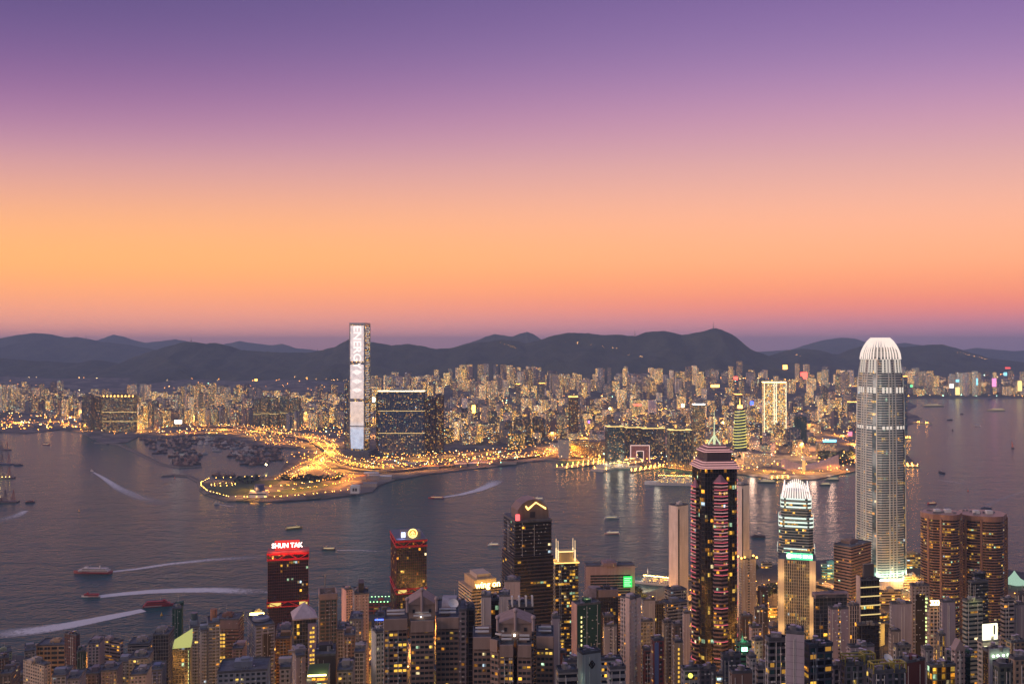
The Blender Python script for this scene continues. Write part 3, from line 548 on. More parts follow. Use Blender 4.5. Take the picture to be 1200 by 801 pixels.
# low orange-lit waterfront blocks
def low_block(px0, px1, yt, yb, label, col=(.5, .4, .3), lit=.3, dep=40, name='low_block', cat='building', D=None, rz=0, fh=3.6, mat='far', glow=0, roofc=None, h=None, rowlit=.1):
    D = D or F*(H-3)/(yb-HY); xa, xb = Xd(px0, D), Xd(px1, D); z1 = h or H-(yt-HY)*D/F; t = thing(name, label, cat, ((xa+xb)/2, D+dep/2, 0)); mb = MB()
    pl = rect_plan(0, 0, xb-xa, dep, rz); mb.prism(pl, 0, z1, uvb=3.6, fh=fh, m=0, mt=1); o = link('wall', mb.mesh('wall', [MAT[mat], MAT['roof']]), t, (1, 1, 1)); addcol(o.data, col); o['lit'] = float(lit); o['rowlit'] = float(rowlit); o['glow'] = float(glow)
    mb = MB(); mb.prism(offset(pl, .5), z1, z1+1.2, True)
    for k in range(3): x = (random.random()-.5)*(xb-xa)*.7; mb.box(x-4, x+4, -6, 4, z1+1.2, z1+5)
    link('roof', mb.mesh('roof', MAT['roofobj']), t, roofc or (.2, .18, .17)); USED.append(((xa+xb)/2, D+dep/2, (xb-xa)*.55)); return t
low_block(669, 690, 516, 532, 'long low block glowing orange behind the ferry pier', (.55, .3, .12), .55, glow=.6, D=3360)
low_block(690.5, 711, 517, 536, 'dim brown low block beside the orange glowing one', (.35, .22, .14), .3, D=3300)
low_block(654.5, 667, 515, 540, 'white ventilation block with dark base at the pier road', (.6, .58, .55), .05, D=3250)
low_block(872, 903, 531, 553, 'cream floodlit old hotel on the waterfront behind the pink tower', (.75, .55, .38), .4, glow=.3, D=3040, name='waterfront_hotel', cat='hotel')
low_block(866, 874, 538, 553, 'low cream waterfront wing of the old hotel', (.6, .45, .33), .3, D=3060)
low_block(904, 918, 541, 553, 'pink floodlit hotel wing left of the swooping hall', (.7, .45, .36), .3, D=3140)
low_block(905, 920, 524, 541, 'beige blocky hotel behind the swooping hall', (.55, .42, .32), .3, D=3500)
t = low_block(960, 980, 519, 540, 'office block with a cyan lit roof sign above the swooping hall', (.32, .26, .26), .4, D=3380)
mb = MB(); mb.box(-18, 30, -21.5, -20.6, 48, 56); link('roof_sign', mb.mesh('roof_sign', emis('cyan_sign', (.15, .65, 1), 5)), t)
low_block(948, 962, 497, 512, 'beige low block with yellow sign behind the striped tower', (.45, .36, .3), .4, D=4300)
for a, b, yt, D_ in ((640, 653, 527, 3420), (846, 862, 540, 3250), (880, 896, 519, 3600), (985, 1004, 537, 3300), (829, 843, 528, 3350)):
    low_block(a, b, yt, 540, {640: 'low lamp-lit hall behind the vehicle ferry landing', 846: 'low cream shopping block right of the pink-lit tower cap', 880: 'mid-height pale block behind the cream floodlit hotel', 985: 'low dark block by the orange highway left of the rounded skyscraper', 829: 'brown low block seen just left of the tower mast'}[a], (.4, .32, .26), .35, D=D_)
# swooping hall and clock tower
D = 2960; t = thing('concert_hall', 'windowless pink floodlit hall with a roof that swoops up at both ends', 'concert hall', (Xd(951, D), D, 0)); xa, xb = Xd(920, D)-Xd(951, D), Xd(983, D)-Xd(951, D); mb = MB(); n = 24
def hallz(u): return 16+34*max(0, (u-.42)/.58)**1.5+20*max(0, (.36-u)/.36)**1.2
for k in range(n):
    u0, u1 = k/n, (k+1)/n; x0, x1 = xa+(xb-xa)*u0, xa+(xb-xa)*u1; a, b = hallz(u0), hallz(u1)
    mb.quad([(x0, 0, 0), (x1, 0, 0), (x1, 4, b), (x0, 4, a)]); mb.quad([(x0, 4, a), (x1, 4, b), (x1, 46, b*.8), (x0, 46, a*.8)]); mb.quad([(x1, 46, 0), (x0, 46, 0), (x0, 46, a*.8), (x1, 46, b*.8)])
for x, u in ((xa, 0), (xb, 1)): mb.quad([(x, 0, 0), (x, 46, 0), (x, 46, hallz(u)*.8), (x, 4, hallz(u))][::(1 if u else -1)])
link('wall', mb.mesh('wall', MAT['wall']), t, (.62, .42, .36)); mb = MB(); mb.box(xa, xb, -22, -2, 0, 5); link('colonnade', mb.mesh('colonnade', MAT['wall']), t, (.5, .4, .3)); USED.append((Xd(951, D), D+20, 95))
t = thing('clock_tower', 'slim lit brick clock tower standing in front of the swooping hall', 'clock tower', (Xd(940, 2930), 2915, 0)); mb = MB(); mb.box(-4, 4, -4, 4, 2, 38); link('wall', mb.mesh('wall', emis('self_lit_brick', (1, .5, .15), 1.1)), t); mb = MB(); mb.box(-2.6, 2.6, -2.6, 2.6, 38, 45); mb.cyl((0, 0), 3, .2, 45, 52, 8); link('cupola', mb.mesh('cupola', MAT['white']), t)  # the brick itself emits, its lamplight is put into the material
# park pavilions
D = F*397/(582-HY); t = thing('ventilation_building', 'blue and white drum-topped building alone on the park lawn', 'building', (Xd(303.5, D), D, 3)); mb = MB(); mb.box(-22, 22, -10, 14, 0, 17); link('wall', mb.mesh('wall', MAT['white']), t); mb = MB(); mb.cyl((2, 2), 15, 13, 17, 33, 14); link('roof', mb.mesh('roof', MAT['hull']), t, (.05, .07, .18)); mb = MB(); mb.box(-22.5, 22.5, -10.6, -10.1, 8, 11); link('window_band', mb.mesh('window_band', MAT['dark']), t)
D = F*397/(577-HY); t = thing('ventilation_building', 'small white building with dark openings on the quay edge of the park', 'building', (Xd(416.5, D), D, 3)); mb = MB(); mb.box(-12, 12, -9, 9, 0, 21); link('wall', mb.mesh('wall', MAT['white']), t)
for k in (-6, 1): mb = MB(); mb.box(k, k+5, -9.3, -9.05, 6, 14); link('opening', mb.mesh('opening', MAT['dark']), t)
# ----- random towers: the largest are objects, the smallest far ones one mass
RES = [((Xd(a, F*397/(c-HY)), F*397/(c-HY)), (Xd(b, F*397/(c-HY)), F*397/(c-HY))) for a, b, c in ()]
def blocked(px, py):                              # open ground in the picture: roads, park, yards
    if 225 < px < 440 and py > 521: return True
    if 330 < px < 412 and py > 505: return True
    if 440 < px < 640 and py > 527: return True
    if -50 < px < 95 and py > 488: return True
    if 200 < px < 330 and py > 500: return True
    if 405 < px < 525 and py > 531: return True
    if 640 < px < 700 and py > 535: return True
    if 960 < px < 1004 and 505 < py < 548: return True
    return False
CL = [ # name phrase, px range, D range, count, height range, width range, kinds, lit
 ('estate beyond the lit container yard', (-30, 96), (5050, 5600), 30, (95, 165), (26, 44), 'cross', .34, 6),
 ('cluster along the boat shelter', (158, 262), (4360, 5000), 40, (70, 150), (22, 36), 'cross', .42, 7),
 ('rows above the yards and boat shelter', (240, 408), (4350, 5200), 75, (80, 185), (24, 40), 'cross', .36, 7),
 ('old streets right of the blue slab', (520, 668), (3700, 4600), 80, (35, 115), (20, 46), 'mix', .30, 7),
 ('district under the lone brown tower', (600, 860), (3350, 4500), 110, (22, 95), (20, 50), 'mix', .33, 7),
 ('shopping district behind the quays', (800, 1050), (3180, 4600), 100, (22, 95), (22, 55), 'mix', .38, 8),
 ('hill estate under the long ridge', (430, 770), (6200, 7300), 170, (80, 150), (30, 52), 'cross', .30, 5),
 ('estate under the highest peak', (760, 1050), (6300, 7700), 90, (80, 150), (30, 52), 'cross', .30, 5),
 ('far shore beyond the runway water', (1058, 1240), (7250, 8100), 150, (60, 200), (34, 60), 'cross', .36, 4),
 ('low quarter in the middle distance', (-40, 1050), (4500, 6300), 700, (22, 105), (22, 50), 'mix', .30, 2),
 ('valley estate on the west side', (-40, 440), (5200, 6300), 150, (60, 130), (28, 46), 'cross', .32, 4),
]
CAND = []
for name_, (pa, pb), (da, db), n, (ha, hb), (wa, wb), kd, lit, keep in CL:
    for _ in range(n*3):
        if sum(1 for c in CAND if c['cl'] == name_) >= n: break
        px = random.uniform(pa, pb); D = math.sqrt(random.uniform(da*da, db*db)); x = Xd(px, D); py = HY+(H-3)*F/D
        wdt = random.uniform(wa, wb); h = ha+(hb-ha)*(random.random()**2.4 if kd == 'mix' else min(1, max(0, .5+1.3*noise.cell(Vector((x*.0045, D*.0025, 3)))-.6+random.uniform(-.12, .12))))
        if not inside((x, D-20), KOW+[(14000, 12000), (-14000, 12000)]) or blocked(px, py) or not free(x, D+wdt/2, wdt*.56): continue
        zb = kz(x, D+wdt/2)
        if name_ == 'far shore beyond the runway water' and px > 1140: h *= 1.12
        USED.append((x, D+wdt/2, wdt*.56)); CAND.append(dict(cl=name_, px=px, x=x, y=D+wdt/2, D=D, w=wdt, h=h, z=zb, kd=('cross' if kd == 'cross' or random.random() < .3 else 'rect'), lit=lit, keep=keep, size=wdt*h/D/D))
KEEPN = 175; kept = []
for name_, *_r in CL:
    k_ = _r[-1]; L_ = sorted([c for c in CAND if c['cl'] == name_], key=lambda c: -c['size']); kept += L_[:k_*3]
kept = sorted(kept, key=lambda c: -c['size'])[:KEEPN]; kid = set(id(c) for c in kept)
SHORT = dict(zip([c[0] for c in CL], ['estate beyond container yard', 'cluster along boat shelter', 'rows above boat shelter', 'old streets beside blue slab', 'district under lone brown tower', 'shopping district behind quays', 'hill estate under long ridge', 'estate under highest peak', 'far shore beyond runway water', 'low quarter in middle distance', 'valley estate on west side']))
ORD = ['first', 'second', 'third', 'fourth', 'fifth', 'sixth', 'seventh', 'eighth', 'ninth', 'tenth', 'eleventh', 'twelfth', 'thirteenth', 'fourteenth', 'fifteenth', 'sixteenth', 'seventeenth', 'eighteenth', 'nineteenth', 'twentieth', 'twenty-first', 'twenty-second', 'twenty-third', 'twenty-fourth', 'twenty-fifth']
for name_, *_r in CL:
    L_ = sorted([c for c in kept if c['cl'] == name_], key=lambda c: c['px']); cnt = {}
    med = sorted(c['h'] for c in L_)[len(L_)//2] if L_ else 0
    for c in L_:
        ti = int(len(TONES)*(noise.cell(Vector((c['x']*.005, c['y']*.003, 8))) % 1)) % len(TONES) if random.random() < .6 else random.randrange(len(TONES)); office = c['kd'] == 'rect' and random.random() < .4
        key = (NAMES_T[ti], 'tall' if c['h'] >= med else 'shorter', 'office' if office else 'apartment'); cnt[key] = cnt.get(key, 0)+1; c['key'] = key; c['k'] = cnt[key]; c['ti'] = ti; c['of'] = office
    for c in L_:
        k = c['key']; one = cnt[k] == 1
        lb = f"{k[1]} {k[0]} {k[2]} tower in the {name_}" if one else f"{ORD[c['k']-1]} {k[1]} {k[0]} {k[2]} tower from left, {SHORT[name_]}"
        mb = MB(); far_tower_mb(mb, 0, 0, c['z']-4-0, c['z']+c['h'], c['w'], c['w']*random.uniform(.7, 1), random.uniform(-.5, .5), c['kd'], random.choice((2.8, 3.4, 4.2)), 3.1)
        o = link('office_tower' if c['of'] else 'apartment_tower', mb.mesh('far_tower', [MAT['farband' if c['of'] else 'far'], MAT['roof']]), None, (1, 1, 1)); o.location = (c['x'], c['y'], 0)
        addcol(o.data, tuple(v*random.uniform(.85, 1.15) for v in TONES[c['ti']])); tag(o, lb, 'office tower' if c['of'] else 'apartment tower', 'towers of the '+name_); o['lit'] = float(c['lit']*random.uniform(.3, 1.4)); o['rowlit'] = .04; o['glow'] = 1.8
mb = MB(); cols = []
for c in CAND:
    if id(c) in kid: continue
    n0 = len(mb.f); off = random.randint(0, 400); u0 = len(mb.uv)
    far_tower_mb(mb, c['x'], c['y'], c['z']-4, c['z']+c['h'], c['w'], c['w']*random.uniform(.7, 1), random.uniform(-.5, .5), c['kd'], 3.6, 3.1)
    for q in range(u0, len(mb.uv)): mb.uv[q] = (mb.uv[q][0]+off, mb.uv[q][1]+off)
    tn = TONES[int(len(TONES)*(noise.cell(Vector((c['x']*.005, c['y']*.003, 8))) % 1)) % len(TONES)] if random.random() < .6 else random.choice(TONES); bb = random.uniform(.6, 1.3); tcol = (tn[0]*bb, tn[1]*bb, tn[2]*bb, random.choice((.08, .25, .5, .9, 1.5, 2.2))); cols += [tcol]*(len(mb.f)-n0)
o = build(mb, 'distant_towers', [MAT['far'], MAT['roof']], None, (1, 1, 1)); addcol(o.data, cols); o['lit'] = .30; o['rowlit'] = .03; o['glow'] = 3.4; o['kind'] = 'stuff'
# --- roads with kerbs and their lamps
GLOWP = []; MAT['road'] = plain('lit_road_concrete', (.17, .16, .15), .8, 0, .3, .05)
STREETL = []                                    # street-lamp positions and colours
def road(pts, wd, name, z=3.02, lamps=26.0, elev=0.0, m=None, lampc=0):
    P2 = []
    for px, py in pts: v = Gd(px, py, z+elev); P2.append(Vector((v.x, v.y, z+elev)))
    Q = []                                       # resample smoothly (Catmull-Rom)
    for i in range(len(P2)-1):
        p0, p1, p2, p3 = P2[max(i-1, 0)], P2[i], P2[i+1], P2[min(i+2, len(P2)-1)]
        for k in range(6): s = k/6; Q.append(.5*((2*p1)+(p2-p0)*s+(2*p0-5*p1+4*p2-p3)*s*s+(3*p1-p0-3*p2+p3)*s**3))
    Q.append(P2[-1]); mb = MB(); kb = MB(); acc = 0
    nr = []
    for i in range(len(Q)):
        d = (Q[min(i+1, len(Q)-1)]-Q[max(i-1, 0)]); d.z = 0; d.normalize(); nr.append(Vector((-d.y, d.x, 0)))
    for i in range(len(Q)-1):
        a, b = Q[i], Q[i+1]; na, nb = nr[i]*wd/2, nr[i+1]*wd/2; mb.quad([a-na, b-nb, b+nb, a+na] if (b-a).cross(nb).z > 0 else [a+na, b+nb, b-nb, a-na])
        for sg in (-1, 1):
            p, q = a+na*sg, b+nb*sg; dn = Vector((0, 0, .9 if elev else .15)); off = nr[i]*sg*.4
            kb.quad([p, q, q+dn, p+dn]); kb.quad([p+off, q+off, q+off+dn, p+off+dn]); kb.quad([p+dn, q+dn, q+off+dn, p+off+dn])
            if elev: kb.quad([p+off-dn*2, q+off-dn*2, q+off, p+off])
        acc += (b-a).length
        if lamps and acc > lamps: acc = 0; STREETL.append((a+na*1.1+Vector((0, 0, 11)), lampc)); STREETL.append((a-na*1.1+Vector((0, 0, 11)), lampc))
    GLOWP.extend([q + Vector((0, 0, 22)) for q in Q[::3]]); o = structure(build(mb, name, m or MAT['road'])); structure(build(kb, 'road_kerb', MAT['rock'])); return Q
ROADS = [([(440, 548), (425, 545), (408, 541), (393, 536), (384, 527), (376, 521), (360, 514), (330, 508), (300, 502), (262, 499), (215, 500)], 34, 20), ([(392, 559), (378, 550), (372, 541), (385, 532), (388, 524), (377, 515), (352, 510)], 24, 18),
         ([(330, 566), (345, 556), (360, 547), (378, 539), (390, 532)], 40, 20), ([(344, 561), (362, 551), (382, 543), (410, 546), (440, 551), (500, 549)], 26, 20),
         ([(398, 545), (440, 551), (500, 547), (560, 541), (620, 534), (655, 528), (680, 535)], 26, 26), ([(300, 573), (330, 573), (380, 566), (408, 559), (414, 563), (400, 569), (370, 574), (320, 580), (300, 581)], 9, 22),
         ([(420, 541), (470, 538), (520, 534), (580, 529), (640, 524)], 22, 28), ([(-40, 498), (30, 497), (95, 499)], 34, 26), ([(-40, 490), (40, 489), (100, 494)], 24, 30),
         ([(975, 551), (1000, 541), (1008, 532), (998, 520), (980, 512)], 26, 22), ([(660, 533), (700, 540), (760, 545), (812, 551)], 16, 22), ([(870, 551), (930, 558), (985, 552)], 10, 24),
         ([(160, 508), (200, 508), (250, 506), (290, 510), (330, 519), (370, 521)], 18, 24), ([(820, 462), (900, 462), (1004, 461)], 30, 40), ([(860, 470), (940, 466), (1004, 463)], 26, 44), ([(1062, 465), (1200, 464.6)], 14, 60)]
for i, (pts, wd, lp) in enumerate(ROADS): road(pts, wd, 'waterfront_road', 3.01+.006*i, lp, 6.0 if i in (0, 4) else 0.0)
# park lawns
for pts in ([(243, 572), (262, 566), (300, 563), (332, 561), (325, 567), (302, 571), (290, 579), (262, 580)], [(315, 578), (345, 571), (372, 565), (395, 566), (372, 573), (330, 580)], [(330, 567), (352, 561), (388, 561), (365, 565), (335, 571)]):
    structure(slab([coast_pt(*p) for p in pts], 2.9, 3.12, 'park_lawn', MAT['lawn']))
#@@FAR2
# promenade lamps of the park point, one by one
lp = thing('promenade_lamp', 'yellow globe lamp on the sea wall of the park point', 'street lamp', (0, 0, 3), 'promenade lamps round the park point')
mb = MB(); mb.cyl((0, 0), .25, .15, 0, 6.5, 6); link('post', mb.mesh('post', MAT['dark']), lp); mb = MB(); mb.ball((0, 0, 7.1), .8, n=8, k=5); link('globe', mb.mesh('globe', emis('promenade_globe', (1, .55, .10), 16, True)), lp)
edge = [(243, 563.5), (236, 567), (236, 571), (243, 577), (255, 580.5), (268, 584), (290, 584.5), (312, 584.5), (330, 584), (350, 582.5), (372, 580.5), (392, 578), (408, 576)]
E2 = [Gd(px, py, 3) for px, py in edge]; first = True; acc = 0
def place_lamp(p):
    global first
    o = lp if first else copy_tree(lp); first = False; o.location = (p.x, p.y, 3)
for a, b in zip(E2, E2[1:]):
    L = (b-a).length; s = 0
    while s < L: place_lamp(a+(b-a)*(s/L)); s += random.uniform(14, 25)
for k in range(12): a = 2*math.pi*k/12; q = Gd(262, 570, 3); place_lamp(q+Vector((34*math.cos(a), 26*math.sin(a), 0)))
a, b = Gd(245, 562.5, 3), Gd(312, 559.5, 3)
for k in range(9): place_lamp(a+(b-a)*k/8)
# street lamps: thousands of dots, one mass; their light is theirs
mbo, mbw, mbc, mbd = MB(), MB(), MB(), MB()
def lampmesh(p, r, c): (mbo, mbw, mbc)[c].octa(p, r)
for p, c in STREETL: lampmesh(p, random.uniform(.7, 1.4), c if random.random() < .85 else 1)
def scatter(px0, px1, py0, py1, n, r, cw=(.7, .25, .05), zz=(5, 14), jig=None):
    for _ in range(n):
        px, py = random.uniform(px0, px1), random.uniform(py0, py1); v = Gd(px, py, 3)
        if not inside((v.x, v.y), KOW+[(14000, 12000), (-14000, 12000)]): continue
        v.z = max(3, kz(v.x, v.y) if v.y > 4550 else 3)+random.uniform(*zz); lampmesh(v, r*random.uniform(.6, 1.2), random.choices((0, 1, 2), cw)[0])
scatter(-40, 96, 488, 505, 150, 2.3); scatter(225, 415, 500, 545, 330, 1.5, (.85, .15, 0)); scatter(430, 645, 531, 548, 230, 1.5); scatter(200, 420, 520, 560, 40, 1.3, (.9, .1, 0))
scatter(640, 1004, 505, 553, 330, 1.5); scatter(95, 440, 480, 510, 240, 1.9); scatter(520, 1004, 470, 520, 450, 1.9); scatter(-40, 1004, 445, 480, 420, 2.6); scatter(800, 1004, 448, 466, 200, 3.0); scatter(1062, 1210, 455, 465.4, 130, 3.2, (.6, .25, .15))
scatter(650, 815, 536, 552, 120, 1.3)
for nm, mbx, c in (('street_lights', mbo, (1, .36, .04)), ('street_lights', mbw, (1, .66, .24)), ('street_lights', mbc, (.45, 1, .7))):
    o = build(mbx, nm, emis('street_light', c, 13)); o['kind'] = 'stuff'
# coloured advertising signs far off
SG = [(1115, 452, 5, 5, 'white'), (1122, 446, 4, 3, 'cyan'), (1165, 448, 5, 10, 'pink'), (1181, 431, 6, 2, 'red'), (1068, 452, 3, 3, 'green'), (942, 440, 8, 8, 'red'), (862, 443, 5, 4, 'red'), (881, 472, 4, 4, 'blue'), (996, 508, 5, 5, 'pink'), (747, 474, 9, 2, 'red'), (800, 475, 3, 4, 'white'), (690, 494, 2, 3, 'purple'), (817, 474, 7, 2, 'cyan'), (209, 494, 8, 4, 'white'), (555, 479, 4, 9, 'amber'), (1122, 458, 5, 9, 'yellow'), (1145, 447, 2, 8, 'cyan'), (438, 468, 3, 5, 'white'), (1195, 452, 5, 12, 'yellow'), (1178, 438, 4, 4, 'cyan'), (920, 430, 5, 5, 'amber'), (300, 445, 3, 2, 'amber'), (838, 452, 10, 3, 'amber')]
FARSIGN = {'white': emis('far_white', (1, .95, .85), 2), 'cyan': emis('far_cyan', (.3, .8, 1), 1.8), 'pink': emis('far_pink', (1, .3, .6), 1.8), 'red': emis('far_red', (1, .1, .08), 1.6), 'green': emis('far_green', (.2, 1, .4), 1.6), 'yellow': emis('far_yellow', (1, .75, .25), 2)}
SGL = {'white': 'white', 'cyan': 'cyan', 'pink': 'pink', 'red': 'red', 'green': 'green', 'blue': 'blue', 'purple': 'purple', 'amber': 'amber', 'yellow': 'yellow'}; seen = {}
for px, py, w_, h_, c in SG:
    D = 7180 if px > 1055 else (F*397/(min(py+26, 545)-HY))
    k = D/F; t = thing('lit_billboard', '', 'sign', (Xd(px, D), D, 0)); zc = H-(py-HY)*k; mb = MB(); mb.box(-w_*k/2, w_*k/2, 0, 1.5, zc-h_*k/2, zc+h_*k/2); link('panel', mb.mesh('panel', E[c] if px < 1055 else FARSIGN[c]), t)
    mb = MB(); mb.box(-1, 1, 1.6, 3, 2, zc); link('post', mb.mesh('post', MAT['dark']), t)
    dist = 'on the far shore past the rounded skyscraper' if px > 1055 else ('in the western rows near the boat shelter' if px < 420 else ('in the old streets right of the blue slab' if px < 700 else 'in the shopping streets behind the quays'))
    key = (c, dist, w_ > h_); seen[key] = seen.get(key, 0)+1; t['label'] = f"{['', 'second ', 'third ', 'fourth ', 'fifth '][seen[key]-1]}{'wide' if w_ > h_ else 'upright'} {SGL[c]} glowing sign panel {dist}"
# sodium glow of the lit roads and yards
for px, py, e in ((345, 556, 5), (362, 548, 6), (378, 541, 6), (390, 531, 5), (385, 521, 4), (360, 512, 4), (330, 508, 3), (300, 505, 3), (262, 503, 3), (405, 552, 3), (20, 495, 7), (55, 494, 7), (85, 498, 5), (455, 545, 3), (490, 540, 3), (530, 538, 3), (575, 537, 4), (610, 535, 4), (640, 530, 4), (675, 540, 4), (705, 538, 3), (730, 543, 3), (790, 549, 4), (820, 548, 3), (850, 545, 3), (900, 552, 4), (940, 553, 4), (975, 549, 4), (1000, 535, 6), (1000, 520, 5), (985, 510, 4), (760, 530, 3), (700, 525, 4), (685, 513, 3),
    (640, 510, 3), (600, 505, 3), (560, 500, 3), (720, 490, 3), (780, 480, 3), (840, 490, 4), (900, 485, 4), (930, 500, 4), (860, 515, 3), (620, 485, 3), (680, 470, 4), (540, 480, 3), (200, 499, 4), (240, 497, 4), (150, 504, 4), (100, 504, 3), (300, 488, 3), (350, 492, 3), (850, 462, 5), (900, 462, 5), (960, 461, 5), (1080, 459, 2), (1130, 459, 2), (1180, 459, 2), (260, 565, .8), (300, 583, .8), (350, 576, .8), (400, 566, 1.5), (320, 568, .8)):
    v = Gd(px, py, 3); v.z = 30; k = (v.y/3000)**2; spot(v, e*110000*k, (1, .36, .05), 4)
for px, D in ((868, 3060), (900, 3150), (915, 3300), (935, 3250), (885, 3400), (960, 3330), (985, 3250), (850, 3150), (905, 3600), (880, 3700), (940, 3600), (970, 3600)): spot(Vector((Xd(px, D), D-20, 60)), 300000, (1, .5, .22), 5, 160)
for q in GLOWP:
    if q.y < 4600 and -1600 < q.x < 1300: spot(q+Vector((random.uniform(-20, 20), random.uniform(-20, 20), 12)), 170000*(q.y/3000)**2, (1, random.uniform(.28, .42), .03), 3)
for _ in range(120):
    px = random.uniform(-20, 1040); D = random.uniform(3300, 5500); v = Vector((Xd(px, D), D, 0)); v.z = kz(v.x, v.y)+45
    if blocked(px, HY+F*397/D) or not inside((v.x, v.y), KOW+[(14000, 12000), (-14000, 12000)]): continue
    spot(v, 640000*(D/4000)**2*random.uniform(.5, 1.6), (1, random.uniform(.34, .5), .08), 5, 160)
# floodlight on the swooping hall and old hotel
for px, py, e in ((930, 557, 3), (951, 557, 3), (972, 556, 4), (880, 556, 3), (896, 556, 3)):
    v = Gd(px, py, 3); v.z = 14; v.y -= 12; lamp(v, e*15000, (1, .62, .44), 9)
#@@NEAR
# ------------------------------------------------------------------ the island side
FOOT = []
def overlaps(poly):
    cx = sum(p[0] for p in poly)/len(poly); cyy = sum(p[1] for p in poly)/len(poly); r = max(math.hypot(p[0]-cx, p[1]-cyy) for p in poly)
    return any(math.hypot(cx-a, cyy-b) < (r+c)*.86 for a, b, c in FOOT)
def addfoot(poly):
    cx = sum(p[0] for p in poly)/len(poly); cyy = sum(p[1] for p in poly)/len(poly); FOOT.append((cx, cyy, max(math.hypot(p[0]-cx, p[1]-cyy) for p in poly)))
def frame(mb, poly, z0, z1, styles, fh, bay, sp, pier, proud, bal=0.0):
    """modelled front of every face: spandrels, piers, mullions or blind walls standing proud of the glass"""
    n = len(poly); out = offset(poly, proud); out2 = offset(poly, proud*.55); nf = max(1, round((z1-z0)/fh)); fh = (z1-z0)/nf
    for i in range(n):
        st = styles[i % len(styles)]; a, b, A, Bq, A2, B2 = poly[i], poly[(i+1) % n], out[i], out[(i+1) % n], out2[i], out2[(i+1) % n]
        L = math.hypot(b[0]-a[0], b[1]-a[1])
        if L < .5: continue
        nb = max(1, round(L/bay)); ax, ay = (b[0]-a[0])/L, (b[1]-a[1])/L; nx, ny = ay, -ax
        def at(s, o): return (a[0]+ax*s+nx*o, a[1]+ay*s+ny*o)
        def solid(s0, s1, zz0, zz1, o, cap=True, miter=False):
            p0, p1 = (A if miter and s0 <= 0 else at(s0, o)), (Bq if miter and s1 >= L else at(s1, o)); i0, i1 = at(s0, 0), at(s1, 0)
            mb.quad([(*p0, zz0), (*p1, zz0), (*p1, zz1), (*p0, zz1)])
            if not (miter and s0 <= 0): mb.quad([(*i0, zz0), (*p0, zz0), (*p0, zz1), (*i0, zz1)])
            if not (miter and s1 >= L): mb.quad([(*p1, zz0), (*i1, zz0), (*i1, zz1), (*p1, zz1)])
            if cap: mb.quad([(*p0, zz1), (*p1, zz1), (*i1, zz1), (*i0, zz1)]); mb.quad([(*i0, zz0), (*i1, zz0), (*p1, zz0), (*p0, zz0)])
        if st == 'x': solid(0, L, z0, z1, proud, miter=True); continue
        if st == 'c':                            # blind wall with one narrow column of windows
            q = max(1.4, min(L*.16, 2.6)); m_ = L*.5
            solid(0, m_-q/2, z0, z1, proud, miter=True); solid(m_+q/2, L, z0, z1, proud, miter=True)
            for k in range(nf): solid(m_-q/2, m_+q/2, z0+k*fh, z0+k*fh+fh*.55, proud*.6)
            continue
        if st in 'gbr':
            for k in range(nf+1):
                za = z0+k*fh-(sp*fh/2 if k else 0); zb = min(z1, z0+k*fh+sp*fh/2)
                if zb > za: solid(0, L, za, zb, proud, miter=True)
        if st in 'mf':
            for k in range(nf+1):
                za = z0+k*fh-.15; zb = min(z1, z0+k*fh+.15)
                if zb > za: solid(0, L, max(za, z0), zb, proud*.5)
        if st in 'gfmr':
            pw = pier if st in 'gr' else (pier*.7 if st == 'f' else .18); po = proud*(.86 if st in 'gr' else 1.0 if st == 'f' else .7)
            if L/bay > 60: nb = 60
            for k in range(nb+1):
                s = L*k/nb; s0, s1 = max(0, s-pw/2), min(L, s+pw/2)
                if st == 'r' and k % 3: pwk = pw*.4; s0, s1 = max(0, s-pwk/2), min(L, s+pwk/2)
                if s1 > s0: solid(s0, s1, z0, z1, po, cap=False)
        if st == 'r':                            # small projecting balconies on alternate bays
            for k in range(nf):
                for q in range(0, nb, 3):
                    s0, s1 = L*(q+.15)/nb, L*(q+.85)/nb; zz = z0+k*fh+fh*.1
                    solid(s0, s1, zz, zz+fh*.36, proud+1.0)
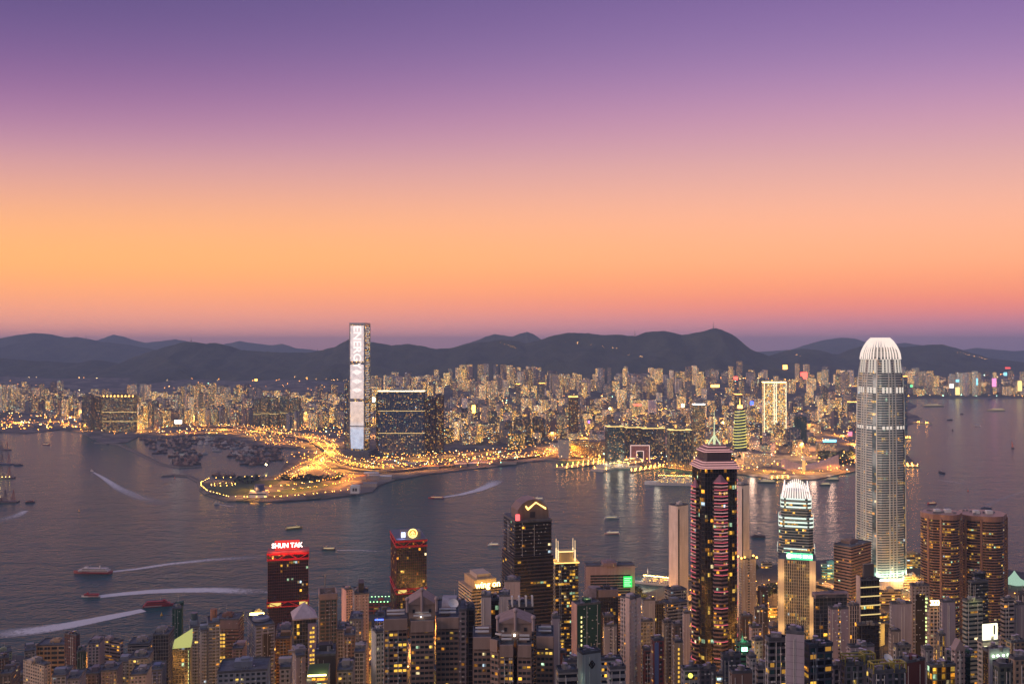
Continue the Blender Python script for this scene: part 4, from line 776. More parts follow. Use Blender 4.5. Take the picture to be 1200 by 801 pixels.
def rooftop(t, poly, z1, seed, wallc, small=False):
    rnd = random.Random(seed); cx = sum(p[0] for p in poly)/len(poly); cyy = sum(p[1] for p in poly)/len(poly); L = math.hypot(poly[1][0]-poly[0][0], poly[1][1]-poly[0][1]) or 1
    ux = ((poly[1][0]-poly[0][0])/L, (poly[1][1]-poly[0][1])/L); W_ = min(max(math.hypot(p[0]-cx, p[1]-cyy) for p in poly)*1.15, 40)
    mb = MB(); mb.prism(offset(poly, .4), z1, z1+.5, True); o_, i_ = offset(poly, .45), offset(poly, .1)
    n = len(poly)
    for i in range(n):
        j = (i+1) % n; mb.quad([(*o_[i], z1+.5), (*o_[j], z1+.5), (*o_[j], z1+1.6), (*o_[i], z1+1.6)]); mb.quad([(*i_[j], z1+.5), (*i_[i], z1+.5), (*i_[i], z1+1.6), (*i_[j], z1+1.6)]); mb.quad([(*o_[i], z1+1.6), (*o_[j], z1+1.6), (*i_[j], z1+1.6), (*i_[i], z1+1.6)])
    rf = build(mb, 'roof', MAT['roof'], t)
    mb = MB(); w_, d_ = W_*rnd.uniform(.35, .65), W_*rnd.uniform(.3, .55); ox, oy = rnd.uniform(-.12, .12)*W_, rnd.uniform(-.1, .15)*W_; h_ = min(rnd.uniform(3, 5.5), W_*.3)
    mb.obox((cx+ox, cyy+oy), ux, w_, d_, z1+.5, z1+h_); (mb.obox((cx+ox+1, cyy+oy), ux, w_*.45, d_*.6, z1+h_, z1+h_+1.4) if W_ > 16 else None); build(mb, 'machine_room', MAT['wall'], t, tuple(v*.9 for v in wallc)).parent = rf
    rm = [c for c in rf.children][-1]; rm.matrix_parent_inverse.identity()
    if not small:
        for _ in range(rnd.randint(1, 3)):
            mb = MB(); p = (cx+rnd.uniform(-.3, .3)*W_, cyy+rnd.uniform(-.3, .3)*W_); mb.cyl(p, 1.4, 1.4, z1+.5, z1+rnd.uniform(2.6, 4.2), 8); q = build(mb, 'water_tank', MAT['metal'], t); q.parent = rf
        mb = MB()
        for _ in range(rnd.randint(6, 12)): p = (cx+rnd.uniform(-.42, .42)*W_*.8, cyy+rnd.uniform(-.42, .42)*W_*.8); mb.obox(p, ux, rnd.uniform(.8, 3), rnd.uniform(.8, 2), z1+.5, z1+rnd.uniform(1.2, 2.4))
        q = build(mb, 'rooftop_machinery', MAT['metal'], t); q.parent = rf; q['kind'] = 'stuff'
        if rnd.random() < .6: mb = MB(); p = (cx+rnd.uniform(-.2, .2)*W_, cyy); mb.cyl(p, .16, .06, z1+1, z1+rnd.uniform(8, 15), 5); q = build(mb, 'aerial', MAT['metal'], t); q.parent = rf
    return rf
def footprint(xl, xc, xr, D, th=None, dep=None):
    kl, kc, kr = (xl-CX)/F, (xc-CX)/F, (xr-CX)/F
    if xc == xl or xc == xr:                     # seen square on
        km = (kl+kr)/2; nrm = math.hypot(1, km); c, s = 1/nrm, -km/nrm; X0 = kl*D; w = (kr*D-X0)/(c-kr*s); l = dep or max(14, min(w, 28))
    else:
        th = R(28) if th is None else R(th); c, s = math.cos(th), math.sin(th); X0 = kc*D; w = (kr*D-X0)/(c-kr*s); l = (X0-kl*D)/(s+kl*c) if s+kl*c > .08 else 24
        w = max(4, min(w, 90)); l = max(4, min(l, 70))
    return [(X0, D), (X0+c*w, D+s*w), (X0+c*w-s*l, D+s*w+c*l), (X0-s*l, D+c*l)]
def fbox(mb, poly, ei, s0, s1, z0, z1, pr0, pr1):       # a box on a face, s in 0..1
    a, b = poly[ei], poly[(ei+1) % len(poly)]; L = math.hypot(b[0]-a[0], b[1]-a[1]); ax, ay = (b[0]-a[0])/L, (b[1]-a[1])/L
    def q(s, o): return (a[0]+ax*s*L+ay*o, a[1]+ay*s*L-ax*o)
    mb.prism([q(s0, pr1), q(s1, pr1), q(s1, pr0), q(s0, pr0)], z0, z1, True)
STY = {'res': dict(st='rgrg', fh=3.0, bay=3.0, sp=.42, pier=1.1, proud=.45, g='resglass'), 'grid': dict(st='gggg', fh=3.2, bay=3.4, sp=.45, pier=1.3, proud=.4, g='resglass'), 'band': dict(st='bbbb', fh=3.6, bay=3.4, sp=.5, pier=.8, proud=.45, g='glass'),
       'curt': dict(st='mmmm', fh=3.6, bay=2.6, sp=.2, pier=.2, proud=.2, g='glass'), 'fin': dict(st='ffff', fh=3.6, bay=2.4, sp=.3, pier=.9, proud=.6, g='glass'), 'blankr': dict(st='cggg', fh=3.0, bay=3.0, sp=.45, pier=1.2, proud=.35, g='resglass'),
       'blank': dict(st='xggg', fh=3.0, bay=3.0, sp=.45, pier=1.2, proud=.35, g='resglass'), 'blankl': dict(st='gggx', fh=3.2, bay=3.0, sp=.42, pier=1.1, proud=.35, g='resglass'), 'curtl': dict(st='mmmx', fh=3.6, bay=2.6, sp=.2, pier=.2, proud=.25, g='glass')}
CNT = [0]
def B(xl, xc, xr, yt, D, sty, col, label, cat='building', name=None, lit=.10, rowlit=.0, glow=.3, th=None, dep=None, zb=None, roof=True, gcol=(1, 1, 1), wallm='wall', poly=None, indiv=0, force=True, z1=None, small=False, **ov):
    S = dict(STY[sty]); S.update(ov); poly = poly or footprint(xl, xc, xr, D, th, dep); z1 = (H-(yt-HY)*D/F) if z1 is None else z1
    bx, by = sum(p[0] for p in poly)/len(poly), sum(p[1] for p in poly)/len(poly); z0 = min(hz(*p) for p in poly)-3 if zb is None else zb
    CNT[0] += 1; lit = lit*1.5 if lit < .2 and D < 1100 else lit
    name = name or {'apartment tower': 'apartment_tower', 'office tower': 'office_tower', 'skyscraper': 'office_tower', 'hotel tower': 'hotel_tower'}.get(cat, 'town_building')
    t = thing(name, label, cat, (bx, by, z0)); nf = max(1, round((z1-z0)/S['fh']))
    mb = MB(); mb.prism(poly, z0+.01, z1-.05, uvb=S['bay'], fh=(z1-z0)/nf, top=False); mb.uv = [(u, v) for u, v in mb.uv]
    o = build(mb, 'window', MAT[S['g']], t, gcol); o['kind'] = 'stuff'; o['lit'] = float(lit); o['rowlit'] = float(rowlit); o['glow'] = float(glow)
    mb = MB(); frame(mb, poly, z0, z1, S['st'], S['fh'], S['bay'], S['sp'], S['pier'], S['proud']); build(mb, 'wall', MAT[wallm], t, col)
    if roof: rooftop(t, poly, z1, CNT[0]*13+5, col, small)
    if D < 1100 and z1-z0 > 20:                  # air conditioners and pipes on the walls
        rc = random.Random(CNT[0]*3+1); mb = MB(); nf_c = nf; pr_ = S['proud']
        for ei in (0, 3):
            if S['st'][ei % len(S['st'])] in 'mf': continue
            a, b = poly[ei], poly[(ei+1) % len(poly)]; L = math.hypot(b[0]-a[0], b[1]-a[1])
            if L < 4: continue
            fh_ = (z1-z0)/nf
            if S['st'][ei % len(S['st'])] != 'x':
                for _ in range(int(min(90, L*nf/14))): s_ = rc.uniform(.03, .95); zz = z0+rc.randrange(max(1, nf-26), nf)*fh_+.1 if nf > 3 else z0; fbox(mb, poly, ei, s_, s_+.9/L, zz, zz+.65, pr_+.02, pr_+.55)
            for _ in range(2): s_ = rc.uniform(.05, .93); fbox(mb, poly, ei, s_, s_+.22/L, z0, z1-rc.uniform(0, 3), pr_+.03, pr_+.28)
        if mb.f: o = build(mb, 'air_conditioner', MAT['white'], t); o['kind'] = 'stuff'
    if indiv:                                    # the windows that show largest, each one a part: frame-set panes, some lit
        nwin = 0; rnd = random.Random(CNT[0]); fh = (z1-z0)/nf
        wm = bpy.data.meshes.new('window_pane')
        for ei in ((0,) if indiv < 0 else (0, 3)):
            a, b = poly[ei], poly[(ei+1) % 4]; L = math.hypot(b[0]-a[0], b[1]-a[1]); nb = max(1, round(L/S['bay'])); ax, ay = (b[0]-a[0])/L, (b[1]-a[1])/L; bw = L/nb
            m2 = MB(); ww, wh = (bw-S['pier'])*.9, fh*(1-S['sp'])*.92; m2.box(-ww/2, ww/2, -.12, -.02, 0, wh); 
            for q in (-ww/2, 0, ww/2): m2.box(q-.05, q+.05, -.2, -.121, 0, wh)
            pm = {k: m2.mesh('window_pane', MAT['pane_'+k]) for k in ('dark', 'teal', 'lit', 'dim')}; rot = math.atan2(ay, ax)
            for k in range(nf-1, max(0, nf-26), -1):
                for q in range(nb):
                    if nwin >= abs(indiv) or (S['st'][ei] == 'r' and q % 3 == 0): continue
                    s = (q+.5)*bw; kd = rnd.choices(('dark', 'teal', 'lit', 'dim'), (.42, .34, .13, .11))[0]; nwin += 1
                    w_ = link('window', pm[kd], t); w_.location = (a[0]+ax*s-bx, a[1]+ay*s-by, k*fh+S['sp']*fh/2+fh*.03); w_.rotation_euler[2] = rot
    addfoot(poly); return t, poly, z0, z1
for k, c, e in (('dark', (.015, .02, .025), 0), ('teal', (.05, .12, .13), 0)): MAT['pane_'+k] = plain('pane_'+k, c, .15, 0, .3, 1)
MAT['pane_lit'] = emis('pane_lit', (1, .56, .07), 1.15); MAT['pane_dim'] = emis('pane_dim', (1, .48, .08), .4)
def loc(t, p): return (p[0]-t.location.x, p[1]-t.location.y, p[2]-t.location.z)
def face_text(t, poly, ei, s, z, txt, size, mat, pr=.8, name='lettering', sx=1.0):
    import mathutils
    a, b = poly[ei], poly[(ei+1) % len(poly)]; L = math.hypot(b[0]-a[0], b[1]-a[1]); ax, ay = (b[0]-a[0])/L, (b[1]-a[1])/L
    me = text_mesh(txt, size, .1, size*.02); me.materials.append(mat); q = link(name, me, t); p = (a[0]+ax*s*L+ay*pr, a[1]+ay*s*L-ax*pr, z)
    q.matrix_basis = mathutils.Matrix.Translation(loc(t, p)) @ mathutils.Matrix.Rotation(math.atan2(ay, ax), 4, 'Z') @ mathutils.Matrix.Rotation(R(90), 4, 'X') @ mathutils.Matrix.Diagonal((sx, 1, 1, 1)); return q
def addbox(t, name, poly, ei, s0, s1, z0, z1, pr0, pr1, mat, col=None): mb = MB(); fbox(mb, poly, ei, s0, s1, z0, z1, pr0, pr1); return build(mb, name, mat, t, col)
CR, TA, GY, BL, DK, BR, PK, OL, WH = (.50, .42, .34), (.42, .32, .24), (.30, .29, .31), (.26, .29, .38), (.06, .06, .065), (.20, .125, .09), (.50, .40, .38), (.20, .18, .14), (.60, .58, .56)
# ---- heroes -----------------------------------------------------
def rounded_sky():                               # the tall rounded skyscraper on the right
    D = 1505; k = D/F; z1 = H-(397-HY)*k; xl, xr = Xd(1006, D+36), Xd(1057.5, D+36); cx = (xl+xr)/2; W2 = (xr-xl)/2; cyy = D+W2
    t = thing('rounded_skyscraper', 'tallest skyscraper on the near shore, its rounded crown ending in white lit claws', 'skyscraper', (cx, cyy, 3)); rz = R(14)
    def plan(f, z):
        p = []
        for q in range(32):
            a = 2*math.pi*q/32+.01; c, s = math.cos(a), math.sin(a); r = W2*f*.95/((abs(c)**4+abs(s)**4)**.25)*.93
            x, y = r*c, r*s; p.append((x*math.cos(rz)-y*math.sin(rz), x*math.sin(rz)+y*math.cos(rz), z))
        return p
    prof = [(0, 1.0), (60, 1.0), (200, .985), (258, .975), (259, .955), (318, .945), (319, .915), (352, .895), (353, .855), (378, .80), (379, .76), (391, .68)]
    mb = MB(); fh = 4.1
    for (a, fa), (b, fb) in zip(prof, prof[1:]):
        A, Bq = plan(fa, a), plan(fb, b)
        for i in range(32): j = (i+1) % 32; mb.quad([A[i], A[j], Bq[j], Bq[i]], [(i*2, a/fh), (i*2+2, a/fh), (i*2+2, b/fh), (i*2, b/fh)])
    mb.quad(plan(.68, 391)); o = link('glazing', mb.mesh('glazing', MAT['glass']), t, (2.2, 2.9, 2.7)); o['lit'] = .05; o['rowlit'] = .09; o['glow'] = .1
    def fz(z): return lerp_pts(prof, z)
    mb = MB(); z = 6.
    while z < 388:                               # silver floor bands
        f = fz(z); A = plan(f+.012, z-.9); Bq = plan(f+.012, z+.9); In = plan(f-.01, z-.9); Ot = plan(f-.01, z+.9)
        for i in range(32):
            if i % 8 == 3: continue                     # the glazed corner slots have no floor bands
            j = (i+1) % 32; mb.quad([A[i], A[j], Bq[j], Bq[i]]); mb.quad([Bq[i], Bq[j], Ot[j], Ot[i]]); mb.quad([In[i], In[j], A[j], A[i]])
        z += fh
    for q in range(0, 32): 
        if q % 8 in (2, 3, 5, 6): continue
        for a, b in zip(range(0, 380, 20), range(20, 400, 20)): mb.bar(plan(fz(a)+.012, a)[q], plan(fz(min(b, 388))+.012, min(b, 388))[q], .8)
    link('wall', mb.mesh('metal_cladding', plain('silver_cladding', (.52, .53, .50), .38, .2, .12, .05)), t)
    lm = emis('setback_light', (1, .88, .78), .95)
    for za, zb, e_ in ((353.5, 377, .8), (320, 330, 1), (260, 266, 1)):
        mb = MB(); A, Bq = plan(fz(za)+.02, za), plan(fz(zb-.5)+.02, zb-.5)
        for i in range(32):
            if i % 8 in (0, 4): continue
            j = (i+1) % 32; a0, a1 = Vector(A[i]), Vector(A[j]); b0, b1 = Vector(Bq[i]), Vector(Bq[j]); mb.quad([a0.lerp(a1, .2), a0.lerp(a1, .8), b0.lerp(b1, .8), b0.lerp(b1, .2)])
        p = link('setback_wash_panel', mb.mesh('setback_wash_panel', emis('setback_wash', (1, .86, .74), .8*e_)), t); p['kind'] = 'stuff'  # emissive panels stand in for light washing over the setbacks
    mb = MB(); mb.loft([plan(.76, 380), plan(.69, 390), plan(.56, 396)]); link('crown_drum', mb.mesh('crown_drum', emis('crown_drum_wash', (1, .80, .70), .3)), t)  # added inner shell that emits the light wash of the crown
    for q in range(32):                          # the claws of the crown
        mb = MB(); pts = [plan(f, z)[q] for z, f in ((376, .83), (385, .80), (392, .74), (399, .65), (406, .53), (z1-1, .38))]
        for a, b in zip(pts, pts[1:]): mb.bar(a, b, .8)
        link('crown_claw', mb.mesh('crown_claw', E['crown']), t)  # claws emit by themselves in place of uplighting
    mb = MB(); mb.prism(offset([(x, y) for x, y, _ in plan(1.15, 0)], 6), 0, 14, True); link('podium', mb.mesh('podium', MAT['wall']), t, WH); addfoot([(cx-38, cyy-38), (cx+38, cyy-38), (cx+38, cyy+38), (cx-38, cyy+38)])
    for a in range(14): an = math.pi*1.0+a*math.pi/13; lamp((cx+52*math.cos(an), cyy+46*math.sin(an), 22), 9000, (.75, 1, .7), 3)
rounded_sky()
for z_, e_ in ((70, 1), (140, 1), (210, 1.2), (280, 1.4), (335, 1.6)):          # added point lamps hung off the facade to brighten its cladding
    c_ = Xd(1006, 1541); lamp((c_-34, 1496, z_), 24000*e_, (1, .84, .72), 14); lamp((c_+30, 1466, z_), 9000*e_, (.95, .95, .9), 12)
def crown_tower():                               # its smaller sister with the white lit stepped crown
    D = 1255; k = D/F; t0 = 'stepped green glass tower with a dazzling white comb crown'; poly = footprint(911, 911, 954, D, dep=48); z1 = H-(583-HY)*k
    cx, cyy = sum(p[0] for p in poly)/4, sum(p[1] for p in poly)/4
    def sc(f): return [(cx+(x-cx)*f, cyy+(y-cyy)*f) for x, y in poly]
    t = thing('stepped_tower', t0, 'office tower', (cx, cyy, 3)); lv = [(3, H-(640-HY)*k, 1), (H-(640-HY)*k, H-(605-HY)*k, .93), (H-(605-HY)*k, z1, .82)]
    for a, b, f in lv:
        q = sc(f); q = sum([[((q[i][0]*.88+q[i-1][0]*.12), (q[i][1]*.88+q[i-1][1]*.12)), ((q[i][0]*.88+q[(i+1) % 4][0]*.12), (q[i][1]*.88+q[(i+1) % 4][1]*.12))] for i in range(4)], [])
        mb = MB(); mb.prism(q, a, b, uvb=2.8, fh=3.9); o = build(mb, 'glazing', MAT['glass'], t, (1.6, 2.3, 2.1)); o['lit'] = .12; o['rowlit'] = .05; o['glow'] = .5
        mb = MB(); frame(mb, q, a, b, 'bbbbbbbb', 3.9, 2.8, .32, .5, .4); build(mb, 'wall', MAT['wall'], t, (.36, .40, .38))
        wl = emis('terrace_light', (.82, 1, .85), 1.1)
        for ei in range(8):
            for kk_ in range(3):
                zz = b-2-kk_*5.6; addbox(t, 'terrace_light', q, ei, .06, .94 if kk_ else .9, zz, zz+(1.3 if a < 10 else 2.2), .5, .9, wl) if (ei % 2 or a > 10) and not (a < 10 and kk_ > 1) else None
    f = .78; q = sc(f)
    for ei in range(4):
        a, b = q[ei], q[(ei+1) % 4]
        for m_ in range(11):
            s = m_/11+.02; hh = 12+10*math.sin(math.pi*(m_+.5)/11); p = (a[0]+(b[0]-a[0])*s, a[1]+(b[1]-a[1])*s); pc = (p[0]*.8+cx*.2, p[1]*.8+cyy*.2)
            mb = MB(); mb.bar((*p, z1), (*pc, z1+hh), .55); build(mb, 'crown_claw', emis('comb_light', (1, .84, .76), 1.3), t)
    mb = MB(); mb.prism(sc(.7), z1, z1+9, True); build(mb, 'machine_room', MAT['wall'], t, WH); addfoot(poly)
crown_tower()
# bank with green sign in front of it
t, poly, z0, z1 = B(912, 912, 955, 655, 1144, 'fin', (.55, .47, .36), 'bank tower of gold lit vertical fins under a green neon sign', 'office tower', lit=.03, rowlit=.07, gcol=(.8, .9, .6), glow=-.3, dep=36, bay=2.2, fh=3.8)
for s0, s1 in ((-.01, .16), (.84, 1.01)): addbox(t, 'corner_pier', poly, 0, s0, s1, z0, z1+1.5, .3, 1.8, MAT['wall'], (.72, .58, .40))
sg = addbox(t, 'sign_board', poly, 0, .22, .93, z1+1.7, z1+10, -.5, .6, emis('green_sign', (.12, .85, .38), 1.3)); q = face_text(t, poly, 0, .62, z1+5.9, 'HANG SENG', 5.6, emis('sign_letters', (.85, 1, .9), 3), .85, sx=.85)
mb = MB(); mb.cyl((0, 0), 3.3, 3.3, 0, .3, 16); import mathutils as mu
o = link('sign_emblem', mb.mesh('sign_emblem', emis('emblem', (1, .75, .7), 2.2)), t); a, b = poly[0], poly[1]; L_ = math.hypot(b[0]-a[0], b[1]-a[1]); ax, ay = (b[0]-a[0])/L_, (b[1]-a[1])/L_
o.matrix_basis = mu.Matrix.Translation(loc(t, (a[0]+ax*L_*.29+ay*.7, a[1]+ay*L_*.29-ax*.7, z1+5.8))) @ mu.Matrix.Rotation(math.atan2(ay, ax), 4, 'Z') @ mu.Matrix.Rotation(R(90), 4, 'X')
for s in (.02, .13, .87, .98):
    for zz in (50, 85, 115): lamp((a[0]+ax*L_*s+ay*9, a[1]+ay*L_*s-ax*9, zz), 1500, (1, .66, .28), 4)
# the dark tower with red neon bands and a mast
def neon_tower():
    D = 862; k = D/F; cx = Xd(836, D+21); z1 = H-(549-HY)*k; W = 44*k*.5
    cyy = D+W; t = thing('neon_banded_tower', 'dark tower ringed with red neon bands, a slim mast on its stepped cap', 'skyscraper', (cx, cyy, 15))
    rz = R(5)
    def sq(f, g=None): 
        w_ = W*f; c, s = math.cos(rz), math.sin(rz); ch = w_*.84; p = [(-ch, -w_), (ch, -w_), (w_, -ch), (w_, ch), (ch, w_), (-ch, w_), (-w_, ch), (-w_, -ch)]; return [(x*c-y*s, x*s+y*c) for x, y in p]
    core = [(x+cx, y+cyy) for x, y in sq(.97)]; z0 = 15
    mb = MB(); mb.prism(core, z0, z1, uvb=2.6, fh=3.9); o = build(mb, 'glazing', MAT['glass'], t, (.55, .5, .5)); o['lit'] = .05; o['rowlit'] = .10; o['glow'] = .2
    mb = MB(); frame(mb, core, z0, z1, 'mmmmmmmm', 3.9, 2.6, .2, .3, .3); build(mb, 'wall', MAT['stone'], t, (.045, .035, .04))
    ztop = H-(565-HY)*k; neon = emis('red_neon', (1, .16, .22), 1.0); neon2 = emis('white_red_neon', (1, .5, .5), .85)
    for ei in (0, 6, 2, 4):                      # projecting bays, each ringed with neon
        a, b = core[ei], core[(ei+1) % 8]; L = math.hypot(b[0]-a[0], b[1]-a[1]); ax, ay = (b[0]-a[0])/L, (b[1]-a[1])/L; nx, ny = ay, -ax
        def q(s, o_): return (a[0]+ax*L*s+nx*o_, a[1]+ay*L*s+ny*o_)
        bayp = [q(.27, 0), q(.27, 2.6), q(.5, 5.2), q(.73, 2.6), q(.73, 0)]; bayp = bayp
        zt = ztop if ei != 6 else H-(572-HY)*k
        mb = MB(); mb.prism(bayp, z0, zt, uvb=2.4, fh=3.9); o = build(mb, 'bay_glazing', MAT['glass'], t, (.8, .7, .7)); o['lit'] = .05; o['rowlit'] = .12; o['glow'] = .2
        mb = MB(); frame(mb, bayp, z0, zt, 'bbbbb', 3.9, 2.4, .38, .3, .35); build(mb, 'bay_wall', MAT['stone'], t, (.22, .15, .15))
        zz = zt; kx = 0; mb = MB(); mw = MB()
        while zz > z0+12:                        # rings crowd together towards the top
            for p1, p2 in zip(bayp[1:-1], bayp[2:-1]): (mw if kx % 2 and kx < 22 else mb).bar((*[x for x in p1], zz), (*[x for x in p2], zz), .19)
            kx += 1; zz -= 3.1 if kx < 24 else (5.0 if kx < 27 else 15.6)
        for m_, e_ in ((mb, neon), (mw, neon2)):
            m_.v = [(x+nx*.7, y+ny*.7, z) for x, y, z in m_.v]; p = build(m_, 'neon_band', e_, t); p['kind'] = 'stuff'
        mb = MB(); ctr = q(.5, 1.5)
        for h_, f in ((0, 1), (2.5, .7), (5, .4), (7.5, .15)):
            if h_ < 7: mb.prism([((x-ctr[0])*f+ctr[0], (y-ctr[1])*f+ctr[1]) for x, y in bayp], zt+h_, zt+h_+2.5, True, poly1=[((x-ctr[0])*(f-.25)+ctr[0], (y-ctr[1])*(f-.25)+ctr[1]) for x, y in bayp])
        build(mb, 'bay_cap', MAT['stone'], t, (.3, .16, .2))
    zz = z1
    for f, h_, fl in ((1.10, 1.5, 1), (1.02, 1.9, 1), (.94, 1.9, 1), (.86, 2.2, 1), (.74, 7.5, 0), (.78, 1.7, 1), (.66, 2.4, 1), (.5, 2.4, 1)):
        p = [(x*f/.97+cx, y*f/.97+cyy) for x, y in sq(.97)]; mb = MB(); mb.prism(p, zz, zz+h_, True); build(mb, 'cap_tier', MAT['stone'], t, (.10, .075, .085) if not fl else (.20, .12, .13))
        if fl: mb = MB(); mb.prism(offset(p, .25), zz+.3, zz+1.0, True); build(mb, 'cap_neon', neon2, t)
        zz += h_
    mast = emis('mast_light', (.9, 1, .6), .8); mb = MB(); mb.cyl((cx, cyy), 1.3, .8, zz, zz+11, 8); mb.cyl((cx, cyy), .5, .15, zz+11, zz+33, 6)
    build(mb, 'mast', mast, t)
    for a in range(4): mb = MB(); mb.bar((cx+8*math.cos(a*1.57+.6), cyy+8*math.sin(a*1.57+.6), zz), (cx, cyy, zz+9), .4); build(mb, 'mast_stay', mast, t)
    addfoot(core); lamp((cx-2, D-14, 30), 16000, (1, .7, .25), 2)
neon_tower()
# twin red-trimmed towers
def red_trim(xl, xc, xr, yt, D, label, stories_dark=.03, th=12, band=.38, extra=0):
    t, poly, z0, z1 = B(xl, xc, xr, yt, D, 'curt', (.13, .04, .045), label, 'office tower', lit=stories_dark, rowlit=.012, th=th, gcol=(.8, .32, .36) if not extra else (.9, .75, .4), roof=False)  # red glow of the sign is tinted into wall and glass colour
    for za, zb, ins in ((z1-9.5, z1-7.0, 0), (z1-2.4, z1, 0), (z1-9-(z1-z0)*band, z1-7.4-(z1-z0)*band, 0), (z1-15-(z1-z0)*band, z1-13.4-(z1-z0)*band, 0)): mb = MB(); mb.prism(offset(poly, 1.0), za, zb, True); build(mb, 'red_beam', MAT['red'], t)
    mb = MB(); mb2 = MB()
    for ei in (0, 3):
        for k in range(4):
            s0, s1 = k/4, (k+1)/4
            a, b = poly[ei], poly[(ei+1) % 4]
            o2 = offset(poly, .9); a2, b2 = o2[ei], o2[(ei+1) % 4]
            p = lambda s, z: (a2[0]+(b2[0]-a2[0])*s, a2[1]+(b2[1]-a2[1])*s, z)
            za, zb = (z1-8, z1-1); mb.bar(p(s0, za if k % 2 else zb), p(s1, zb if k % 2 else za), .45)
            za, zb = z1-14-(z1-z0)*band, z1-8-(z1-z0)*band; mb2.bar(p(s0, za if k % 2 else zb), p(s1, zb if k % 2 else za), .45)
    build(mb, 'truss', MAT['red'], t); build(mb2, 'truss', MAT['red'], t); mb = MB(); mb.prism(offset(poly, .6), z1, z1+1.2, True); build(mb, 'roof', MAT['roofobj'], t, (.30, .10, .09) if not extra else (.12, .14, .2))
    mb = MB(); fbox(mb, poly, 0, .05, .33, z1-13.5-(z1-z0)*band, z1-9-(z1-z0)*band, .1, .8); build(mb, 'lit_window', emis('lit_office', (1, .75, .2), .9), t)
    mb = MB(); fbox(mb, poly, 0, .78, .98, z1-13.5-(z1-z0)*band, z1-9-(z1-z0)*band, .1, .8); build(mb, 'lit_window', emis('lit_office', (1, .75, .2), .9), t)
    return t, poly, z0, z1
t, poly, z0, z1 = red_trim(308.5, 314, 361.5, 648, 1152, 'dark tower trimmed in red steel under the glowing red SHUN TAK sign')
addbox(t, 'sign_board', poly, 0, .17, .78, z1+2, z1+14.5, -7, -6, emis('red_sign', (.9, .05, .04), .9)); face_text(t, poly, 0, .475, z1+8, 'SHUN TAK', 8.2, emis('sign_white', (1, .62, .55), 5), -5.6, sx=.95)
for s in (.15, .3, .5, .7, .82): a, b = poly[0], poly[1]; lamp((a[0]+(b[0]-a[0])*s, a[1]+(b[1]-a[1])*s-1+3, z1+7), 2600, (1, .12, .08), 2); lamp((a[0]+(b[0]-a[0])*s, a[1]+(b[1]-a[1])*s-7, z1+2), 2200, (1, .15, .1), 1)
mb = MB()
for s in (.2, .35, .5, .65, .76): fbox(mb, poly, 0, s-.006, s+.006, z1+1.2, z1+14, -9, -7.2)
build(mb, 'sign_frame', MAT['red'], t)
mb = MB(); fbox(mb, poly, 0, .9, 1.1, z0, z0+(z1-z0)*.42, 1, 5); build(mb, 'side_stair', MAT['wall'], t, (.5, .4, .2))
t, poly, z0, z1 = red_trim(455, 465, 500, 633, 1220, 'second red-trimmed dark tower with a round gold emblem on the roof', .05, 14, .40, 1)
addbox(t, 'machine_room', poly, 0, .18, .82, z1+1.2, z1+10, -22, -6, MAT['wall'], (.3, .28, .26)); mb = MB(); mb.cyl((0, 0), 5.4, 5.4, 0, .6, 20)
import mathutils as mu
a, b = poly[0], poly[1]; L_ = math.hypot(b[0]-a[0], b[1]-a[1]); ax, ay = (b[0]-a[0])/L_, (b[1]-a[1])/L_
def emblem(mesh, mat, s, z, pr, nm): o = link(nm, mesh.mesh(nm, mat), t); o.matrix_basis = mu.Matrix.Translation(loc(t, (a[0]+ax*L_*s+ay*pr, a[1]+ay*L_*s-ax*pr, z))) @ mu.Matrix.Rotation(math.atan2(ay, ax), 4, 'Z') @ mu.Matrix.Rotation(R(90), 4, 'X')
emblem(mb, emis('emblem_face', (1, .42, .06), .8), .55, z1+8, -5.3, 'emblem'); mb = MB()
for q in range(20): mb.bar((5.6*math.cos(q*.314), 5.6*math.sin(q*.314), .9), (5.6*math.cos(q*.314+.314), 5.6*math.sin(q*.314+.314), .9), .5)
for p, q in (((-3, -1, .9), (0, 3, .9)), ((0, 3, .9), (3, -1, .9)), ((-3, -3, .9), (3, -3, .9)), ((0, 1, .9), (0, -3, .9))): mb.bar(p, q, .45)
emblem(mb, emis('emblem_ring', (1, .72, .2), 3.0), .55, z1+8, -5.2, 'emblem_ring'); addbox(t, 'side_sign', poly, 0, .17, .30, z1+3, z1+9.5, -5.8, -5.2, emis('blue_white_sign', (.55, .6, 1), 4)); lamp((a[0]+6, a[1]+6, z1+6), 3500, (.5, .5, 1), 2)
